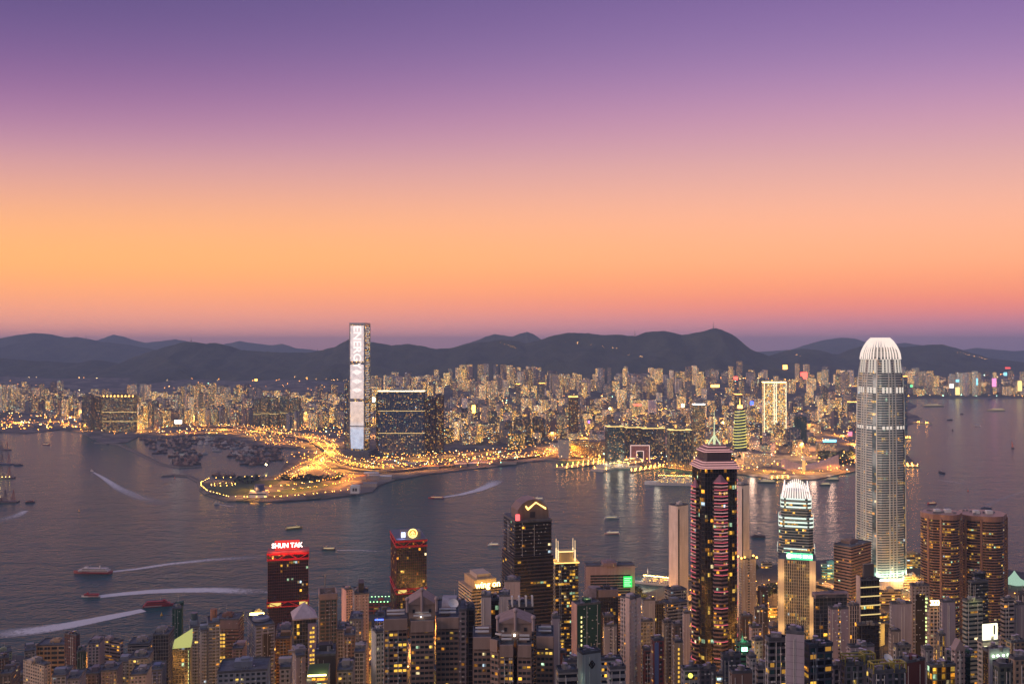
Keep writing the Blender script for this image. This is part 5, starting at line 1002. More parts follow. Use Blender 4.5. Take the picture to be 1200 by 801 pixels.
# tall black gabled tower
def gabled_black():
    D = 915; k = D/F; t, poly, z0, z1 = B(590.5, 604, 646, 612, D, 'band', (.055, .045, .045), 'tall black tower with a glowing zigzag on its arched gable', 'office tower', lit=.015, rowlit=.012, th=16, gcol=(.4, .42, .45), sp=.3, roof=False)
    c = [((poly[0][0]+poly[2][0])/2+.0, (poly[0][1]+poly[2][1])/2)]; cx, cyy = c[0]
    mb = MB(); mb.prism(offset(poly, .6), z1, z1+2, True); build(mb, 'roof', MAT['roof'], t)
    for dz, f, h_ in ((-34, 1.08, 0),):
        q = [(cx+(x-cx)*f, cyy+(y-cyy)*f) for x, y in poly]; mb = MB(); frame(mb, q, z0, z1-34, 'bbbb', 3.6, 3, .35, .4, .4); build(mb, 'lower_wall', MAT['stone'], t, (.07, .052, .05)); mb = MB(); mb.prism(q, z0, z1-34, uvb=3.4, fh=3.6); o = build(mb, 'lower_glazing', MAT['glass'], t, (.5, .5, .5)); o['lit'] = .02; o['rowlit'] = .02; o['glow'] = 0.
    a, b = poly[0], poly[1]; L = math.hypot(b[0]-a[0], b[1]-a[1]); ax, ay = (b[0]-a[0])/L, (b[1]-a[1])/L
    def pt(s, o, z): return (a[0]+ax*L*s+ay*o, a[1]+ay*L*s-ax*o, z)
    prof = [(.08, 0), (.08, 10), (.20, 16), (.36, 19.5), (.55, 20.5), (.72, 18.5), (.88, 13), (.94, 8), (.94, 0)]
    A = [pt(s, -2, z1+2+z) for s, z in prof]; Bq = [pt(s, -26, z1+2+z) for s, z in prof]; mb = MB(); mb.quad(A[::-1]); mb.quad(Bq)
    for i in range(len(A)-1): mb.quad([A[i], A[i+1], Bq[i+1], Bq[i]])
    build(mb, 'gable', MAT['stone'], t, (.20, .15, .13)); mb = MB()
    for pr in (.5, 1.6): 
        z_ = [(.30, 12.5), (.36, 9.5), (.58, 17.5-pr*1.4), (.86, 9.5)]
        for p, q in zip(z_, z_[1:]): mb.bar(pt(p[0], -1.5+0*pr, z1+2+p[1]+pr), pt(q[0], -1.5, z1+2+q[1]+pr), .42)
    build(mb, 'gable_light', emis('gable_neon', (1, .55, .15), 3.4), t); mb = MB(); mb.quad([pt(.42, -1.7, z1+4), pt(.56, -1.7, z1+4), pt(.56, -1.7, z1+10), pt(.42, -1.7, z1+10)]); build(mb, 'gable_opening', MAT['dark'], t)
    mb = MB(); fbox(mb, poly, 0, .02, .12, z1+2, z1+8, -2.5, .4); build(mb, 'red_sign', emis('small_red', (1, .12, .12), 2), t)
gabled_black()
# golden crowned tower
def gold_crown():
    D = 1050; t, poly, z0, z1 = B(648, 651, 677.5, 660, D, 'band', (.10, .07, .05), 'slim dark tower with yellow windows and a blazing gold pronged crown', 'office tower', lit=.30, rowlit=.10, th=8, gcol=(.7, .6, .3), sp=.3, roof=False, glow=-.2)
    cx, cyy = (poly[0][0]+poly[2][0])/2, (poly[0][1]+poly[2][1])/2; mb = MB(); mb.prism(offset(poly, .8), z1, z1+2, True); build(mb, 'roof', MAT['roofobj'], t, (.5, .35, .15)); mb = MB(); mb.prism(offset(poly, 1.1), z1+.4, z1+1.4, True); build(mb, 'roof_light', emis('gold_line', (1, .55, .15), 2.6), t)
    mb = MB(); q = [(cx+(x-cx)*.62, cyy+(y-cyy)*.62) for x, y in poly]; mb.prism(q, z1+2, z1+14, True); build(mb, 'crown_wall', MAT['wall'], t, (.5, .38, .2)); mb = MB(); mb.prism(offset(q, .3), z1+12.5, z1+13.5, True); build(mb, 'crown_light', emis('gold_line2', (1, .62, .25), 2.2), t)
    for x, y in [(cx+(x-cx)*.75, cyy+(y-cyy)*.75) for x, y in poly]: mb = MB(); mb.bar((x, y, z1+2), (x, y, z1+15), .55); mb.bar((x, y, z1+15), (x, y, z1+26), .2); build(mb, 'crown_prong', emis('prong_light', (1, .72, .38), 1.7), t)
    for x, y in poly: lamp((x*.9+cx*.1, y*.9+cyy*.1-3, z1+5), 1600, (1, .6, .2), 1)
gold_crown()
# stepped department store with glowing rooftop letters
t, poly, z0, z1 = B(538, 553, 588, 692, 1050, 'band', (.60, .46, .28), 'stepped cream block with yellow glowing wing on letters along the roof', 'department store', lit=.03, th=22, glow=.6, roof=False)
mb = MB(); mb.prism(offset(poly, .5), z1, z1+1.2, True); build(mb, 'roof', MAT['roofobj'], t, (.4, .3, .2))
mb = MB(); q = offset(poly, -5); mb.prism(q, z1+1.2, z1+11, True); build(mb, 'upper_storey', MAT['wall'], t, (.55, .38, .2)); mb = MB(); q2 = offset(poly, -10); mb.prism(q2, z1+11, z1+16, True); build(mb, 'machine_room', MAT['wall'], t, (.5, .4, .32))
addbox(t, 'sign_back', poly, 0, .02, 1.0, z1+1, z1+3, .6, 1.0, MAT['dark']); face_text(t, poly, 0, .52, z1+6.2, 'wing on', 10.5, emis('yellow_letters', (1, .72, .25), 5), 1.4, sx=.92)
for s in (.1, .3, .5, .7, .9): a, b = poly[0], poly[1]; lamp((a[0]+(b[0]-a[0])*s, a[1]+(b[1]-a[1])*s-3, z1+6), 1500, (1, .5, .08), 2)
# mauve slab with the green screen
t, poly, z0, z1 = B(685, 687, 743, 663, 1180, 'band', (.30, .21, .21), 'wide mauve slab building with a small green glowing screen by the water', 'office tower', lit=.01, th=4, gcol=(.7, 1, .9), sp=.35)
for s0, s1 in ((-.01, .08), (.92, 1.01)): addbox(t, 'corner_pier', poly, 0, s0, s1, z0, z1, .4, 1.6, MAT['wall'], (.40, .28, .26))
addbox(t, 'top_band', poly, 0, 0.081, .919, z1-11, z1-.2, .5, 1.4, MAT['wall'], (.36, .25, .25)); addbox(t, 'screen', poly, 0, .77, .95, z1-27, z1-13, 1.7, 2.0, emis('green_screen', (.03, .85, .12), 1.3)); mb = MB()
for r_ in range(5): fbox(mb, poly, 0, .785, .93-.03*(r_ % 2), z1-16-r_*2.4, z1-15.1-r_*2.4, 2.05, 2.1)
build(mb, 'screen_text', emis('green_screen_rows', (.45, 1, .5), 1.6), t); lamp(((poly[1][0]-8), poly[1][1]-8, z1-20), 3000, (.05, 1, .2), 2)
# twin rounded stone-banded towers
def lobed(xa, xb, yt, D, label, tone):
    k = D/F; xl, xr = Xd(xa, D+26), Xd(xb, D+26); cx = (xl+xr)/2; w = (xr-xl)/2*1.0; z1 = H-(yt-HY)*k; p = []
    def arc(c, r, a0, a1, n): return [(c[0]+r*math.cos(a0+(a1-a0)*i/n), c[1]+r*math.sin(a0+(a1-a0)*i/n)) for i in range(n+1)]
    cyy = D+w; rz = R(16); c0 = arc((0, -w*.25), w*.72, R(215), R(325), 7); c1 = arc((w*.05, 0), w*.98, R(-28), R(35), 4); c2 = arc((0, w*.2), w*.72, R(40), R(140), 5); c3 = arc((-w*.05, 0), w*.98, R(150), R(208), 4)
    p = [(x*math.cos(rz)-y*math.sin(rz)+cx, x*math.sin(rz)+y*math.cos(rz)+cyy) for x, y in c0+c1+c2+c3]
    t, poly, z0, z1 = B(0, 0, 0, 0, D, 'band', tone, label, 'office tower', lit=.03, rowlit=.22, poly=p, z1=z1, gcol=(1, .8, .4), sp=.42, fh=3.5, wallm='stone', roof=False, glow=-.1, bay=2.6)
    for i in (0, 7, 8, 12, 18, 22):
        if i < len(p): x, y = offset(p, .5)[i]; mb = MB(); mb.cyl((x, y), 1.6, 1.6, z0, z1+2, 8); build(mb, 'corner_column', MAT['stone'], t, tuple(v*1.1 for v in tone))
    mb = MB(); mb.prism(offset(p, .7), z1, z1+6.5, True); build(mb, 'parapet', MAT['stone'], t, tuple(v*1.15 for v in tone))
    for dx, sz in ((-w*.3, 7), (w*.25, 8)):
        mb = MB(); mb.box(cx+dx-sz/2, cx+dx+sz/2, cyy-w*.3, cyy-w*.3+6, z1+6.5, z1+11); q = build(mb, 'machine_room', MAT['white'], t); 
    mb = MB(); 
    for _ in range(14): x, y = cx+random.uniform(-.6, .6)*w, cyy+random.uniform(-.5, .6)*w; mb.box(x, x+3, y, y+2, z1+6.5, z1+8.5)
    q = build(mb, 'rooftop_machinery', MAT['metal'], t); q['kind'] = 'stuff'
lobed(1080, 1123.5, 609, 1188, 'curved brown banded tower, the one nearer the silver rounded skyscraper', (.29, .165, .115)); lobed(1124, 1178, 611, 1205, 'wider curved brown banded tower with two white rooftop huts', (.29, .165, .115))
#@@NEAR2
# ---- everything else on the island side, one row each: left, corner, right pixel of the faces, top, distance ----
AT, OT, BD = 'apartment tower', 'office tower', 'building'
def rows():
    B(0, 0, 11, 771, 900, 'grid', BR, 'narrow brown block cut off by the frame edge at bottom left', AT, lit=.02, th=10)
    B(15, 15, 24, 781, 880, 'grid', OL, 'low dim olive block beside the narrow brown one by the frame edge', BD, lit=.03)
    B(23, 30, 42, 763, 960, 'blankl', GY, 'grey block with a small dark upper box, behind the cream gridded one', BD, lit=.02)
    B(29, 53, 60, 779, 850, 'grid', CR, 'cream office block with a regular grid of square dark windows', BD, lit=.02, th=60, sp=.5)
    B(42, 44, 77, 756, 985, 'grid', (.55, .36, .20), 'wide orange-cream block with big flat roof and a red lamp', BD, lit=.01, th=5, bay=7, fh=5)
    B(77, 90, 92, 744, 950, 'grid', (.13, .06, .05), 'narrow dark brown tower with red rooftop lights and a lit stair column', AT, lit=.02, th=65)
    B(92, 92, 101, 763, 940, 'grid', (.03, .09, .06), 'narrow dark green tower dotted with tiny green windows', AT, lit=.12)
    B(101, 104, 117, 754, 930, 'grid', (.36, .30, .32), 'pale mauve tower left of the block with lit upper floors', AT, lit=.02, th=12)
    B(116, 141, 145, 751, 965, 'band', (.42, .34, .34), 'block with four brightly lit yellow upper floors', OT, lit=.12, rowlit=.3, th=70)
    B(148, 151, 175, 755, 985, 'band', (.40, .36, .36), 'pale block with horizontal bands left of the dark glass one', OT, lit=.08, th=8)
    B(150, 152, 174, 772, 860, 'grid', (.34, .31, .27), 'lower cream tenement in front of the pale banded block', BD, lit=.14, th=10)
    B(178, 180, 198, 744, 930, 'curt', (.30, .29, .30), 'dark glass block under a blank pale top storey', OT, lit=.02, th=8)
    B(200, 203, 213, 713, 1005, 'grid', (.010, .085, .05), 'slim tower wrapped in dark green scaffold netting beside the water', AT, lit=0, th=16, sp=.9, wallm='wall', glow=0)
    t, poly, z0, z1 = B(193, 203, 224, 757, 800, 'curtl', (.48, .46, .36), 'dark tower with a sloping yellow glowing roof', OT, lit=.05, rowlit=.05, th=16, gcol=(.4, .4, .4), roof=False)
    a = offset(poly, .3); mb = MB(); zs = (z1-1, z1+8, z1+8, z1-1); lo = [(*a[i], z1-1.4) for i in range(4)]; hi = [(*a[i], zs[i]) for i in range(4)]
    for i in range(4): j = (i+1) % 4; mb.quad([lo[i], lo[j], hi[j], hi[i]])
    mb.quad(hi); build(mb, 'roof', emis('self_lit_roof', (.85, .85, .28), .55), t); addbox(t, 'stair_light', poly, 0, .9, .97, z0+20, z1-4, .3, .7, emis('stair_light', (.9, 1, .5), .01));  # the roof surface itself emits, in place of light falling on it
    for k in range(22): addbox(t, 'stair_window', poly, 0, .88, .97, z1-6-k*3.4, z1-4.2-k*3.4, .35, .6, emis('stair_window', (.85, 1, .45), 1.6))
    lamp((poly[0][0]+4, poly[0][1]-6, z1+14), 1500, (.9, 1, .4), 1)
    for (a, b, c, yt, D, l) in ((215, 224, 233, 735, 860, 'blue-grey balconied tower with a glass drum on top, first of three joined'), (233, 236, 243, 739, 850, 'blue-grey balconied tower in the middle of the joined three'), (243, 245, 258, 731, 855, 'blue-grey balconied tower under a brown rooftop drum, last of three joined')):
        t, poly, z0, z1 = B(a, b, c, yt, D, 'res', (.33, .36, .44), l, AT, lit=.05, th=20, small=True)
        if a != 233: mb = MB(); mb.cyl(((poly[0][0]+poly[2][0])/2, (poly[0][1]+poly[2][1])/2), 3.2, 3.2, z1+1, z1+11, 12); build(mb, 'drum', MAT['glass'] if a < 230 else MAT['wall'], t, (.3, .15, .1) if a > 230 else (2, 2.5, 2.5))
    t, poly, z0, z1 = B(251, 252, 280, 726, 960, 'band', (.25, .13, .09), 'brown ribbed block with paired yellow windows and a flat slab roof', BD, lit=.03, th=4); addbox(t, 'roof_wall', poly, 0, 0, 1, z1-9, z1, .5, 1.0, MAT['wall'], (.22, .15, .14))
    for k in range(12):
        if k in (4, 5, 9): continue
        for s in (.2, .34): addbox(t, 'lit_window', poly, 0, s, s+.1, z1-16-k*7.2*.55, z1-13.8-k*7.2*.55, .5, .7, MAT['pane_lit'])
    B(272, 273, 285, 760, 905, 'res', (.42, .30, .30), 'small pinkish block in front of the brown ribbed one', AT, lit=.05, th=8)
    t, poly, z0, z1 = B(291, 292, 310, 722, 1010, 'band', (.4, .3, .2), 'low-rise hotel with a floodlit golden roof terrace', 'hotel', lit=.1, th=5); addbox(t, 'terrace_light', poly, 0, .05, .95, z1+1.7, z1+3.4, -4, -1, E['yellow']); lamp((poly[0][0]+8, poly[0][1]+4, z1+5), 2500, (1, .75, .2))
    t, poly, z0, z1 = B(291, 300, 322, 734, 870, 'grid', (.27, .29, .40), 'blue-grey hexagonal tower with a rounded roof below the red sign', AT, lit=.05, th=28, bay=6, sp=.55, small=True); mb = MB(); mb.cyl(((poly[0][0]+poly[2][0])/2, (poly[0][1]+poly[2][1])/2), 8, 8, z1+1.6, z1+4, 16); build(mb, 'drum', MAT['wall'], t, (.3, .3, .36)); addbox(t, 'dark_front_panel', poly, 0, .35, .8, z0, z1-8, .35, .6, MAT['dark'])  # flat dark panel set on the front, no hollow behind it
    B(322, 324, 340, 748, 905, 'res', (.48, .28, .12), 'orange lit apartment tower between blue-grey and pyramid-roofed towers', AT, lit=.03, th=8); B(322, 324, 341, 738, 1000, 'grid', (.36, .32, .38), 'mauve grey tower standing behind the orange lit one', AT, lit=.04, th=8)
    t, poly, z0, z1 = B(337, 345, 371, 726, 850, 'curt', (.20, .18, .20), 'tower with a pale four-sided pyramid roof', OT, lit=.02, rowlit=.02, th=18, gcol=(.6, .8, .7), roof=False)
    mb = MB(); o = offset(poly, 1.2); cx, cyy = (poly[0][0]+poly[2][0])/2, (poly[0][1]+poly[2][1])/2; mb.prism(o, z1, z1+1.2, True); build(mb, 'eaves', MAT['wall'], t, (.4, .32, .32)); mb = MB()
    for i in range(4): mb.quad([(*o[i], z1+1.2), (*o[(i+1) % 4], z1+1.2), (cx, cyy, z1+13)])
    build(mb, 'roof', MAT['wall'], t, (.50, .42, .46)); addbox(t, 'side_wall', poly, 0, .62, 1.0, z0, z1-4, .3, 1.6, MAT['wall'], (.30, .26, .36))
    for k in range(22):
        for s in (.70, .82): addbox(t, 'lit_window', poly, 0, s, s+.085, z1-9-k*4.2, z1-7-k*4.2, 1.62, 1.75, MAT['pane_lit']) if (k*7+int(s*100)) % 5 else None
    t, poly, z0, z1 = B(369, 375, 395, 702, 950, 'grid', (.23, .17, .13), 'square brown tower with a deep open crown and a tall flagpole', OT, lit=.02, th=14, bay=5.6, fh=3.9, sp=.35, gcol=(.7, 1.1, .9), roof=True)
    for ei in range(4): addbox(t, 'crown_wall', poly, ei, 0, 1, z1, z1+6, -.6, .6, MAT['wall'], (.36, .26, .22))
    mb = MB(); cx, cyy = (poly[0][0]+poly[2][0])/2, (poly[0][1]+poly[2][1])/2; mb.bar((cx-3, cyy, z1), (cx-3, cyy, z1+22), .35); build(mb, 'flagpole', MAT['metal'], t)
    t, poly, z0, z1 = B(401, 406, 413, 691, 1150, 'blankl', (.62, .40, .36), 'pink-white block with orange lit recess behind the tan chamfered tower', BD, lit=.05, th=30); 
    t, poly, z0, z1 = B(413, 416, 432, 696, 900, 'grid', (.45, .33, .29), 'tall tan tower with tiny square windows and a dark rooftop box', OT, lit=.01, rowlit=0, th=12, sp=.66, pier=2.2); mb = MB(); q = offset(poly, -4); mb.prism(q, z1+1, z1+10, True); build(mb, 'rooftop_box', MAT['dark'], t)
    B(395, 396, 409, 738, 870, 'grid', (.28, .25, .25), 'grey tower with two columns of white-green windows', AT, lit=.35, th=6, bay=5, glow=-.6)
    B(408, 410, 424, 726, 820, 'blankl', (.17, .18, .25), 'dark blue-grey slab beside the tall tan tower', OT, lit=.03, th=6); B(402, 404, 416, 745, 780, 'grid', (.22, .15, .12), 'small brown tower at the foot of the dark blue-grey slab', AT, lit=.04, th=9)
    t, poly, z0, z1 = B(365, 370, 393, 768, 650, 'blank', (.05, .045, .05), 'black windowless tower above a green lit roof garden', OT, lit=0, th=10)
    t, poly, z0, z1 = B(356, 360, 384, 792, 610, 'band', (.3, .3, .26), 'low block with a glowing green and yellow roof garden', BD, lit=.5, rowlit=.5, th=8, roof=False); mb = MB(); mb.prism(poly, z1, z1+.5, True); build(mb, 'roof_garden', MAT['lawn'], t); addbox(t, 'garden_light', poly, 0, .05, .95, z1+.5, z1+1.4, .2, .5, E['yellow']); lamp((poly[0][0]+8, poly[0][1]+6, z1+5), 900, (.8, 1, .3), 1); lamp((poly[1][0]-4, poly[1][1]+5, z1+5), 700, (1, .9, .5), 1)
    B(343, 348, 358, 769, 700, 'blankr', (.34, .30, .32), 'pale narrow tower below the pyramid-roofed one', AT, lit=.05, th=20); B(327, 329, 340, 783, 640, 'grid', (.44, .40, .42), 'small white-grey block at the bottom right of the big flat roof', BD, lit=.03, th=10)
    B(415, 416, 427, 764, 700, 'grid', (.40, .38, .34), 'pale gridded tower with amber windows on its right edge', AT, lit=.10, th=6, sp=.3, pier=.7); B(395, 396, 413, 786, 640, 'grid', (.36, .34, .36), 'low white rooftop block left of the pale gridded tower', BD, lit=.03, th=6)
    t, poly, z0, z1 = B(436, 441, 452, 741, 650, 'blankl', (.50, .52, .50), 'cream and teal tower with a square window grid beside brown twin-gable flats', AT, lit=.05, th=22, st='gggx', gcol=(1.2, 1.8, 1.8))
    t, poly, z0, z1 = B(439, 440, 452, 724, 900, 'band', (.12, .12, .16), 'dark small tower with a glowing blue line on its roof edge', OT, lit=.05, th=5); addbox(t, 'blue_neon', poly, 0, -.02, 1.02, z1-1.4, z1-.2, .6, 1.2, E['blue'])
    t, poly, z0, z1 = B(431, 432, 457, 706, 1360, 'grid', (.35, .08, .05), 'ferry terminal with a green-lit roof and red columns', 'ferry terminal', lit=.4, th=4, bay=9, fh=6, zb=2); mb = MB(); mb.prism(offset(poly, 2), z1+1.7, z1+2.4, True); build(mb, 'roof_sheet', MAT['roofobj'], t, (.03, .13, .09)); o = offset(poly, 2.2)
    for i in range(4):
        for k in range(7): mb = MB(); a, b = o[i], o[(i+1) % 4]; mb.octa((a[0]+(b[0]-a[0])*k/7, a[1]+(b[1]-a[1])*k/7, z1+2.6), .8); build(mb, 'roof_lamp', emis('green_lamps', (.4, 1, .4), 6), t)
    t, poly, z0, z1 = B(397, 399, 431, 727, 1290, 'band', (.30, .26, .22), 'low ferry pier podium lit orange from below, behind the tan tower', BD, lit=.5, th=4, zb=2, rowlit=.2)
    # brown gabled flats
    GB = (.30, .215, .175)
    def gabled(px, top, D, gx, gtop, label, wings):
        x0, x1 = px; first = None
        t = None; ks = D/F
        for wi, (a, b, yt, dd, ang) in enumerate(wings):
            pl = footprint(a, a, b, D+dd, dep=20)
            if ang: cxx, cyx = pl[0]; c, s = math.cos(R(ang)), math.sin(R(ang)); pl = [(cxx+(x-cxx)*c-(y-cyx)*s, cyx+(x-cxx)*s+(y-cyx)*c) for x, y in pl]
            if t is None: t, poly, z0, z1 = B(0, 0, 0, yt, D+dd, 'grid', GB, label, AT, 'gabled_apartment_tower', lit=.08, poly=pl, roof=True, indiv=-100, fh=2.95, bay=2.4, sp=.46, pier=.5, small=True); tw = t; addbox(t, 'cornice', pl, 0, -.02, 1.02, z1-4.5, z1+1.9, .5, 1.5, MAT['wall'], tuple(v*1.25 for v in GB))
            else:
                zt = H-(yt-HY)*(D+dd)/F; mb = MB(); nf = round((zt-z0)/2.95); mb.prism(pl, z0+.01, zt-.05, uvb=2.4, fh=(zt-z0)/nf, top=False); o = build(mb, 'window', MAT['resglass'], t); o['kind'] = 'stuff'; o['lit'] = .09; o['rowlit'] = .03; o['glow'] = .2
                mb = MB(); frame(mb, pl, z0, zt, 'gggg', 2.95, 2.4, .46, .5, .45); build(mb, 'wall', MAT['wall'], t, GB); rooftop(t, pl, zt, 77+wi, GB, True); addbox(t, 'cornice', pl, 0, -.02, 1.02, zt-4.5, zt+1.9, .5, 1.5, MAT['wall'], tuple(v*1.25 for v in GB)); addfoot(pl)
            for m_ in range(2): zz = (H-(yt-HY)*(D+dd)/F); addbox(t, 'roof_pipe', pl, 0, .1, .9, zz+3.2+m_, zz+4.0+m_, -4-3*m_, -3-3*m_, MAT['white'])
        pl = footprint(gx[0], gx[0], gx[1], D+6, dep=16); zb_ = H-(top-HY)*D/F-1; ze = H-(gtop[1]-HY)*D/F; za = H-(gtop[0]-HY)*D/F
        mb = MB(); mb.prism(pl, zb_-10, ze, True); build(mb, 'penthouse_wall', MAT['wall'], t, tuple(v*1.15 for v in GB)); o = offset(pl, .8)
        a, b, c, d = o; mid0 = ((a[0]+b[0])/2, (a[1]+b[1])/2, za); mid1 = ((c[0]+d[0])/2, (c[1]+d[1])/2, za); mb = MB(); mb.quad([(*a, ze), (*b, ze), mid0]); mb.quad([(*b, ze), (*c, ze), mid1, mid0]); mb.quad([(*c, ze), (*d, ze), mid1]); mb.quad([(*d, ze), (*a, ze), mid0, mid1]); mb.quad([(*x, ze) for x in (d, c, b, a)]); build(mb, 'gable_roof', MAT['wall'], t, (.33, .24, .21))
        for (x, y) in (o[0], o[1], ((a[0]+b[0])/2, (a[1]+b[1])/2)): 
            k_ = za if (x, y) == ((a[0]+b[0])/2, (a[1]+b[1])/2) else ze; mb = MB(); mb.cyl((x, y), .8, .8, ze-4, k_+2.2, 8); mb.ball((x, y, k_+3.3), 1.35); build(mb, 'finial', MAT['wall'], t, (.42, .33, .32))
        for s in (.15, .76): addbox(t, 'penthouse_window', pl, 0, s, s+.09, zb_+3.5, zb_+5.5, .1, .3, MAT['dark'])
        for s in (.45,): addbox(t, 'penthouse_lamp', pl, 0, s, s+.04, zb_+1, zb_+2.0, .4, .9, E['white'])
        return t
    gabled((450, 540), 726, 520, (479, 510), (700, 711), 'brown flats with a ball-topped gable, the more distant and left one of the pair', [(451, 477, 728, 4, 0), (482, 508, 730, 0, 0), (512, 537, 726, 6, 0)])
    gabled((555, 650), 748, 488, (585, 623), (725, 733), 'brown flats with a ball-topped gable, the nearer one showing amber lit angled bays', [(586, 601, 758, -4, 0), (555, 575, 749, 4, 0), (607, 622, 758, -4, 0), (629, 648, 748, 6, 0), (576, 585.5, 751, 2, -32)])
    B(539, 541, 556, 714, 600, 'fin', (.16, .14, .12), 'dark tower with vertical cream strips between the two gabled flats', AT, lit=.03, th=8, bay=4)
    B(565, 565, 575, 699, 700, 'blank', (.40, .38, .42), 'pale grey blind slab, first of the pair flanking a dark glass strip', AT, lit=.02); B(575.5, 575.5, 585, 703, 712, 'curt', (.06, .05, .05), 'dark glass strip tower squeezed between two pale grey slabs', AT, lit=.03); B(585.5, 585.5, 597, 698, 702, 'blank', (.40, .38, .42), 'pale grey blind slab right of the dark glass strip', AT, lit=.02)
    B(592, 592, 609, 681, 800, 'blank', (.42, .35, .35), 'pinkish grey box-like upper tower beside the black gabled tower', OT, lit=.02)
    t, poly, z0, z1 = B(596, 598, 625, 710, 640, 'band', (.10, .10, .11), 'dark tower topped by a row of white gabled frames', AT, lit=.02, th=6)
    for s in (.05, .35, .65, .92): addbox(t, 'gable_frame', poly, 0, s, s+.07, z1, z1+7, -3, .6, MAT['white'])
    t, poly, z0, z1 = B(512, 514, 546, 716, 575, 'grid', (.28, .25, .27), 'block carrying a white satellite dish and a curved grey roof', BD, lit=.02, th=6); a, b = poly[0], poly[1]; mb = MB(); n = 10
    for k in range(n):
        a0, a1 = math.pi*k/n, math.pi*(k+1)/n; xa = a[0]+4; A = [(xa-2+2*0, a[1]+9-9*math.cos(q), z1+1.6+6*math.sin(q)) for q in (a0, a1)]; mb.quad([A[0], A[1], (A[1][0]+9, A[1][1], A[1][2]), (A[0][0]+9, A[0][1], A[0][2])])
    build(mb, 'curved_roof', MAT['roofobj'], t, (.36, .34, .38))
    def dish(t, p, r):
        mb = MB(); rings = []
        for k in range(5): rr = r*k/4+.02; rings.append([(rr*math.cos(q*math.pi/8), rr*math.sin(q*math.pi/8), .32*rr*rr/r) for q in range(16)])
        mb.loft(rings, cap=False); o = link('satellite_dish', mb.mesh('satellite_dish', MAT['white']), t); o.location = loc(t, p); o.rotation_euler = (R(42), R(12), 0); mb = MB(); mb.cyl((0, 0), .3, .3, -4.5, 0, 6); q = link('dish_mast', mb.mesh('dish_mast', MAT['metal']), t); q.location = loc(t, p)
    dish(t, (Xd(531, 570), 572, H-(708-HY)*570/F), 3.2)
    # right of the gold-crowned tower
    B(647, 648, 655, 724, 560, 'blank', (.38, .32, .36), 'slim pale blind tower right of the gabled flats', AT, lit=0, th=6)
    t, poly, z0, z1 = B(699, 701, 724, 692, 950, 'curt', (.07, .06, .06), 'black glass office with a square open parapet roof', OT, lit=.02, rowlit=.01, th=6, gcol=(.4, .4, .4)); addbox(t, 'top_band', poly, 0, 0, 1, z1-6, z1+1.8, .3, 1.2, MAT['wall'], (.24, .19, .19))
    t, poly, z0, z1 = B(685, 690, 707, 700, 985, 'band', (.30, .16, .10), 'brown block with a rounded terrace roof behind green netting', OT, lit=.05, th=16); mb = MB(); mb.cyl(((poly[0][0]+poly[2][0])/2, (poly[0][1]+poly[2][1])/2), 12, 7, z1+1.6, z1+10, 14); build(mb, 'rounded_top', MAT['roofobj'], t, (.34, .26, .24))
    t, poly, z0, z1 = B(671, 677, 703, 709, 720, 'blankl', (.012, .075, .05), 'tower under renovation wrapped in dark green netting', 'tower under renovation', 'netted_tower', lit=.01, th=20, sp=.94, gcol=(.2, .5, .4), st='gggg'); addbox(t, 'end_wall', poly, 3, -.01, 1.01, z0, z1+1, .6, 1.1, MAT['wall'], (.60, .40, .36))
    for k in range(20): addbox(t, 'stair_window', poly, 0, .12, .17, z1-10-k*3.6, z1-8.4-k*3.6, .7, .85, emis('stair_glow', (1, .85, .3), 1.8))
    for s in (.0, .55, .8): mb = MB(); fbox(mb, poly, 0, s, s+.03, z0, z1-30, 1, 1.8); build(mb, 'hoist_rail', MAT['metal'], t)
    lamp((poly[0][0]+8, poly[0][1]+6, z1+5), 900, (1, .7, .3), 1)
    t, poly, z0, z1 = B(727.5, 738.5, 750, 702, 640, 'res', (.56, .47, .45), 'tall white slab tower with a blind right wall and one window column', AT, 'slab_tower', lit=.06, th=44, st='cggg', indiv=0); addbox(t, 'end_wall', poly, 3, .55, 1.0, z0, z1+1, .5, 1.0, MAT['wall'], (.62, .50, .46))
    B(752, 754, 767, 703, 900, 'blank', (.33, .33, .38), 'blank blue-grey block behind the tall white slab', OT, lit=.02, th=8); B(708, 709, 722, 733, 800, 'blankr', (.30, .29, .33), 'grey tower with a central seam left of the tall white slab', AT, lit=.02, th=5); B(706, 708, 719, 722, 830, 'curt', (.2, .12, .2), 'small tower showing a purple neon sign on its corner', OT, lit=.05, th=5)
    B(762, 764, 777, 707, 960, 'fin', (.17, .13, .06), 'olive brown ribbed block right of the blank blue-grey one', OT, lit=.01, th=5, gcol=(.6, .5, .2)); B(775, 783, 805, 707, 990, 'band', (.34, .32, .29), 'wide lower tier of stepped office with banded windows beside the neon tower', OT, lit=.03, rowlit=.03, th=20); B(779, 786, 804, 692, 1020, 'band', (.36, .34, .31), 'narrower upper tier of stepped office with green lamps on its roof', OT, lit=.03, th=20)
    B(776, 778, 787, 729, 780, 'grid', (.32, .27, .22), 'olive grey tower with round-arched top left of its darker twin', AT, lit=.02, th=10, sp=.6, pier=1.8); B(787, 790, 801, 732, 770, 'grid', (.16, .12, .10), 'dark brown tower beside the olive grey arched one', AT, lit=.02, th=10); B(800, 802, 807, 718, 760, 'blank', (.44, .36, .36), 'pale narrow wall beside the foot of the neon tower', AT, lit=0, th=5)
    t, poly, z0, z1 = B(763, 766, 777, 750, 620, 'grid', (.26, .08, .08), 'dark red tower with a blue vertical panel', AT, lit=.05, th=12); addbox(t, 'blue_panel', poly, 0, .05, .45, z0, z1-1, .5, 1.1, MAT['wall'], (.14, .2, .42))
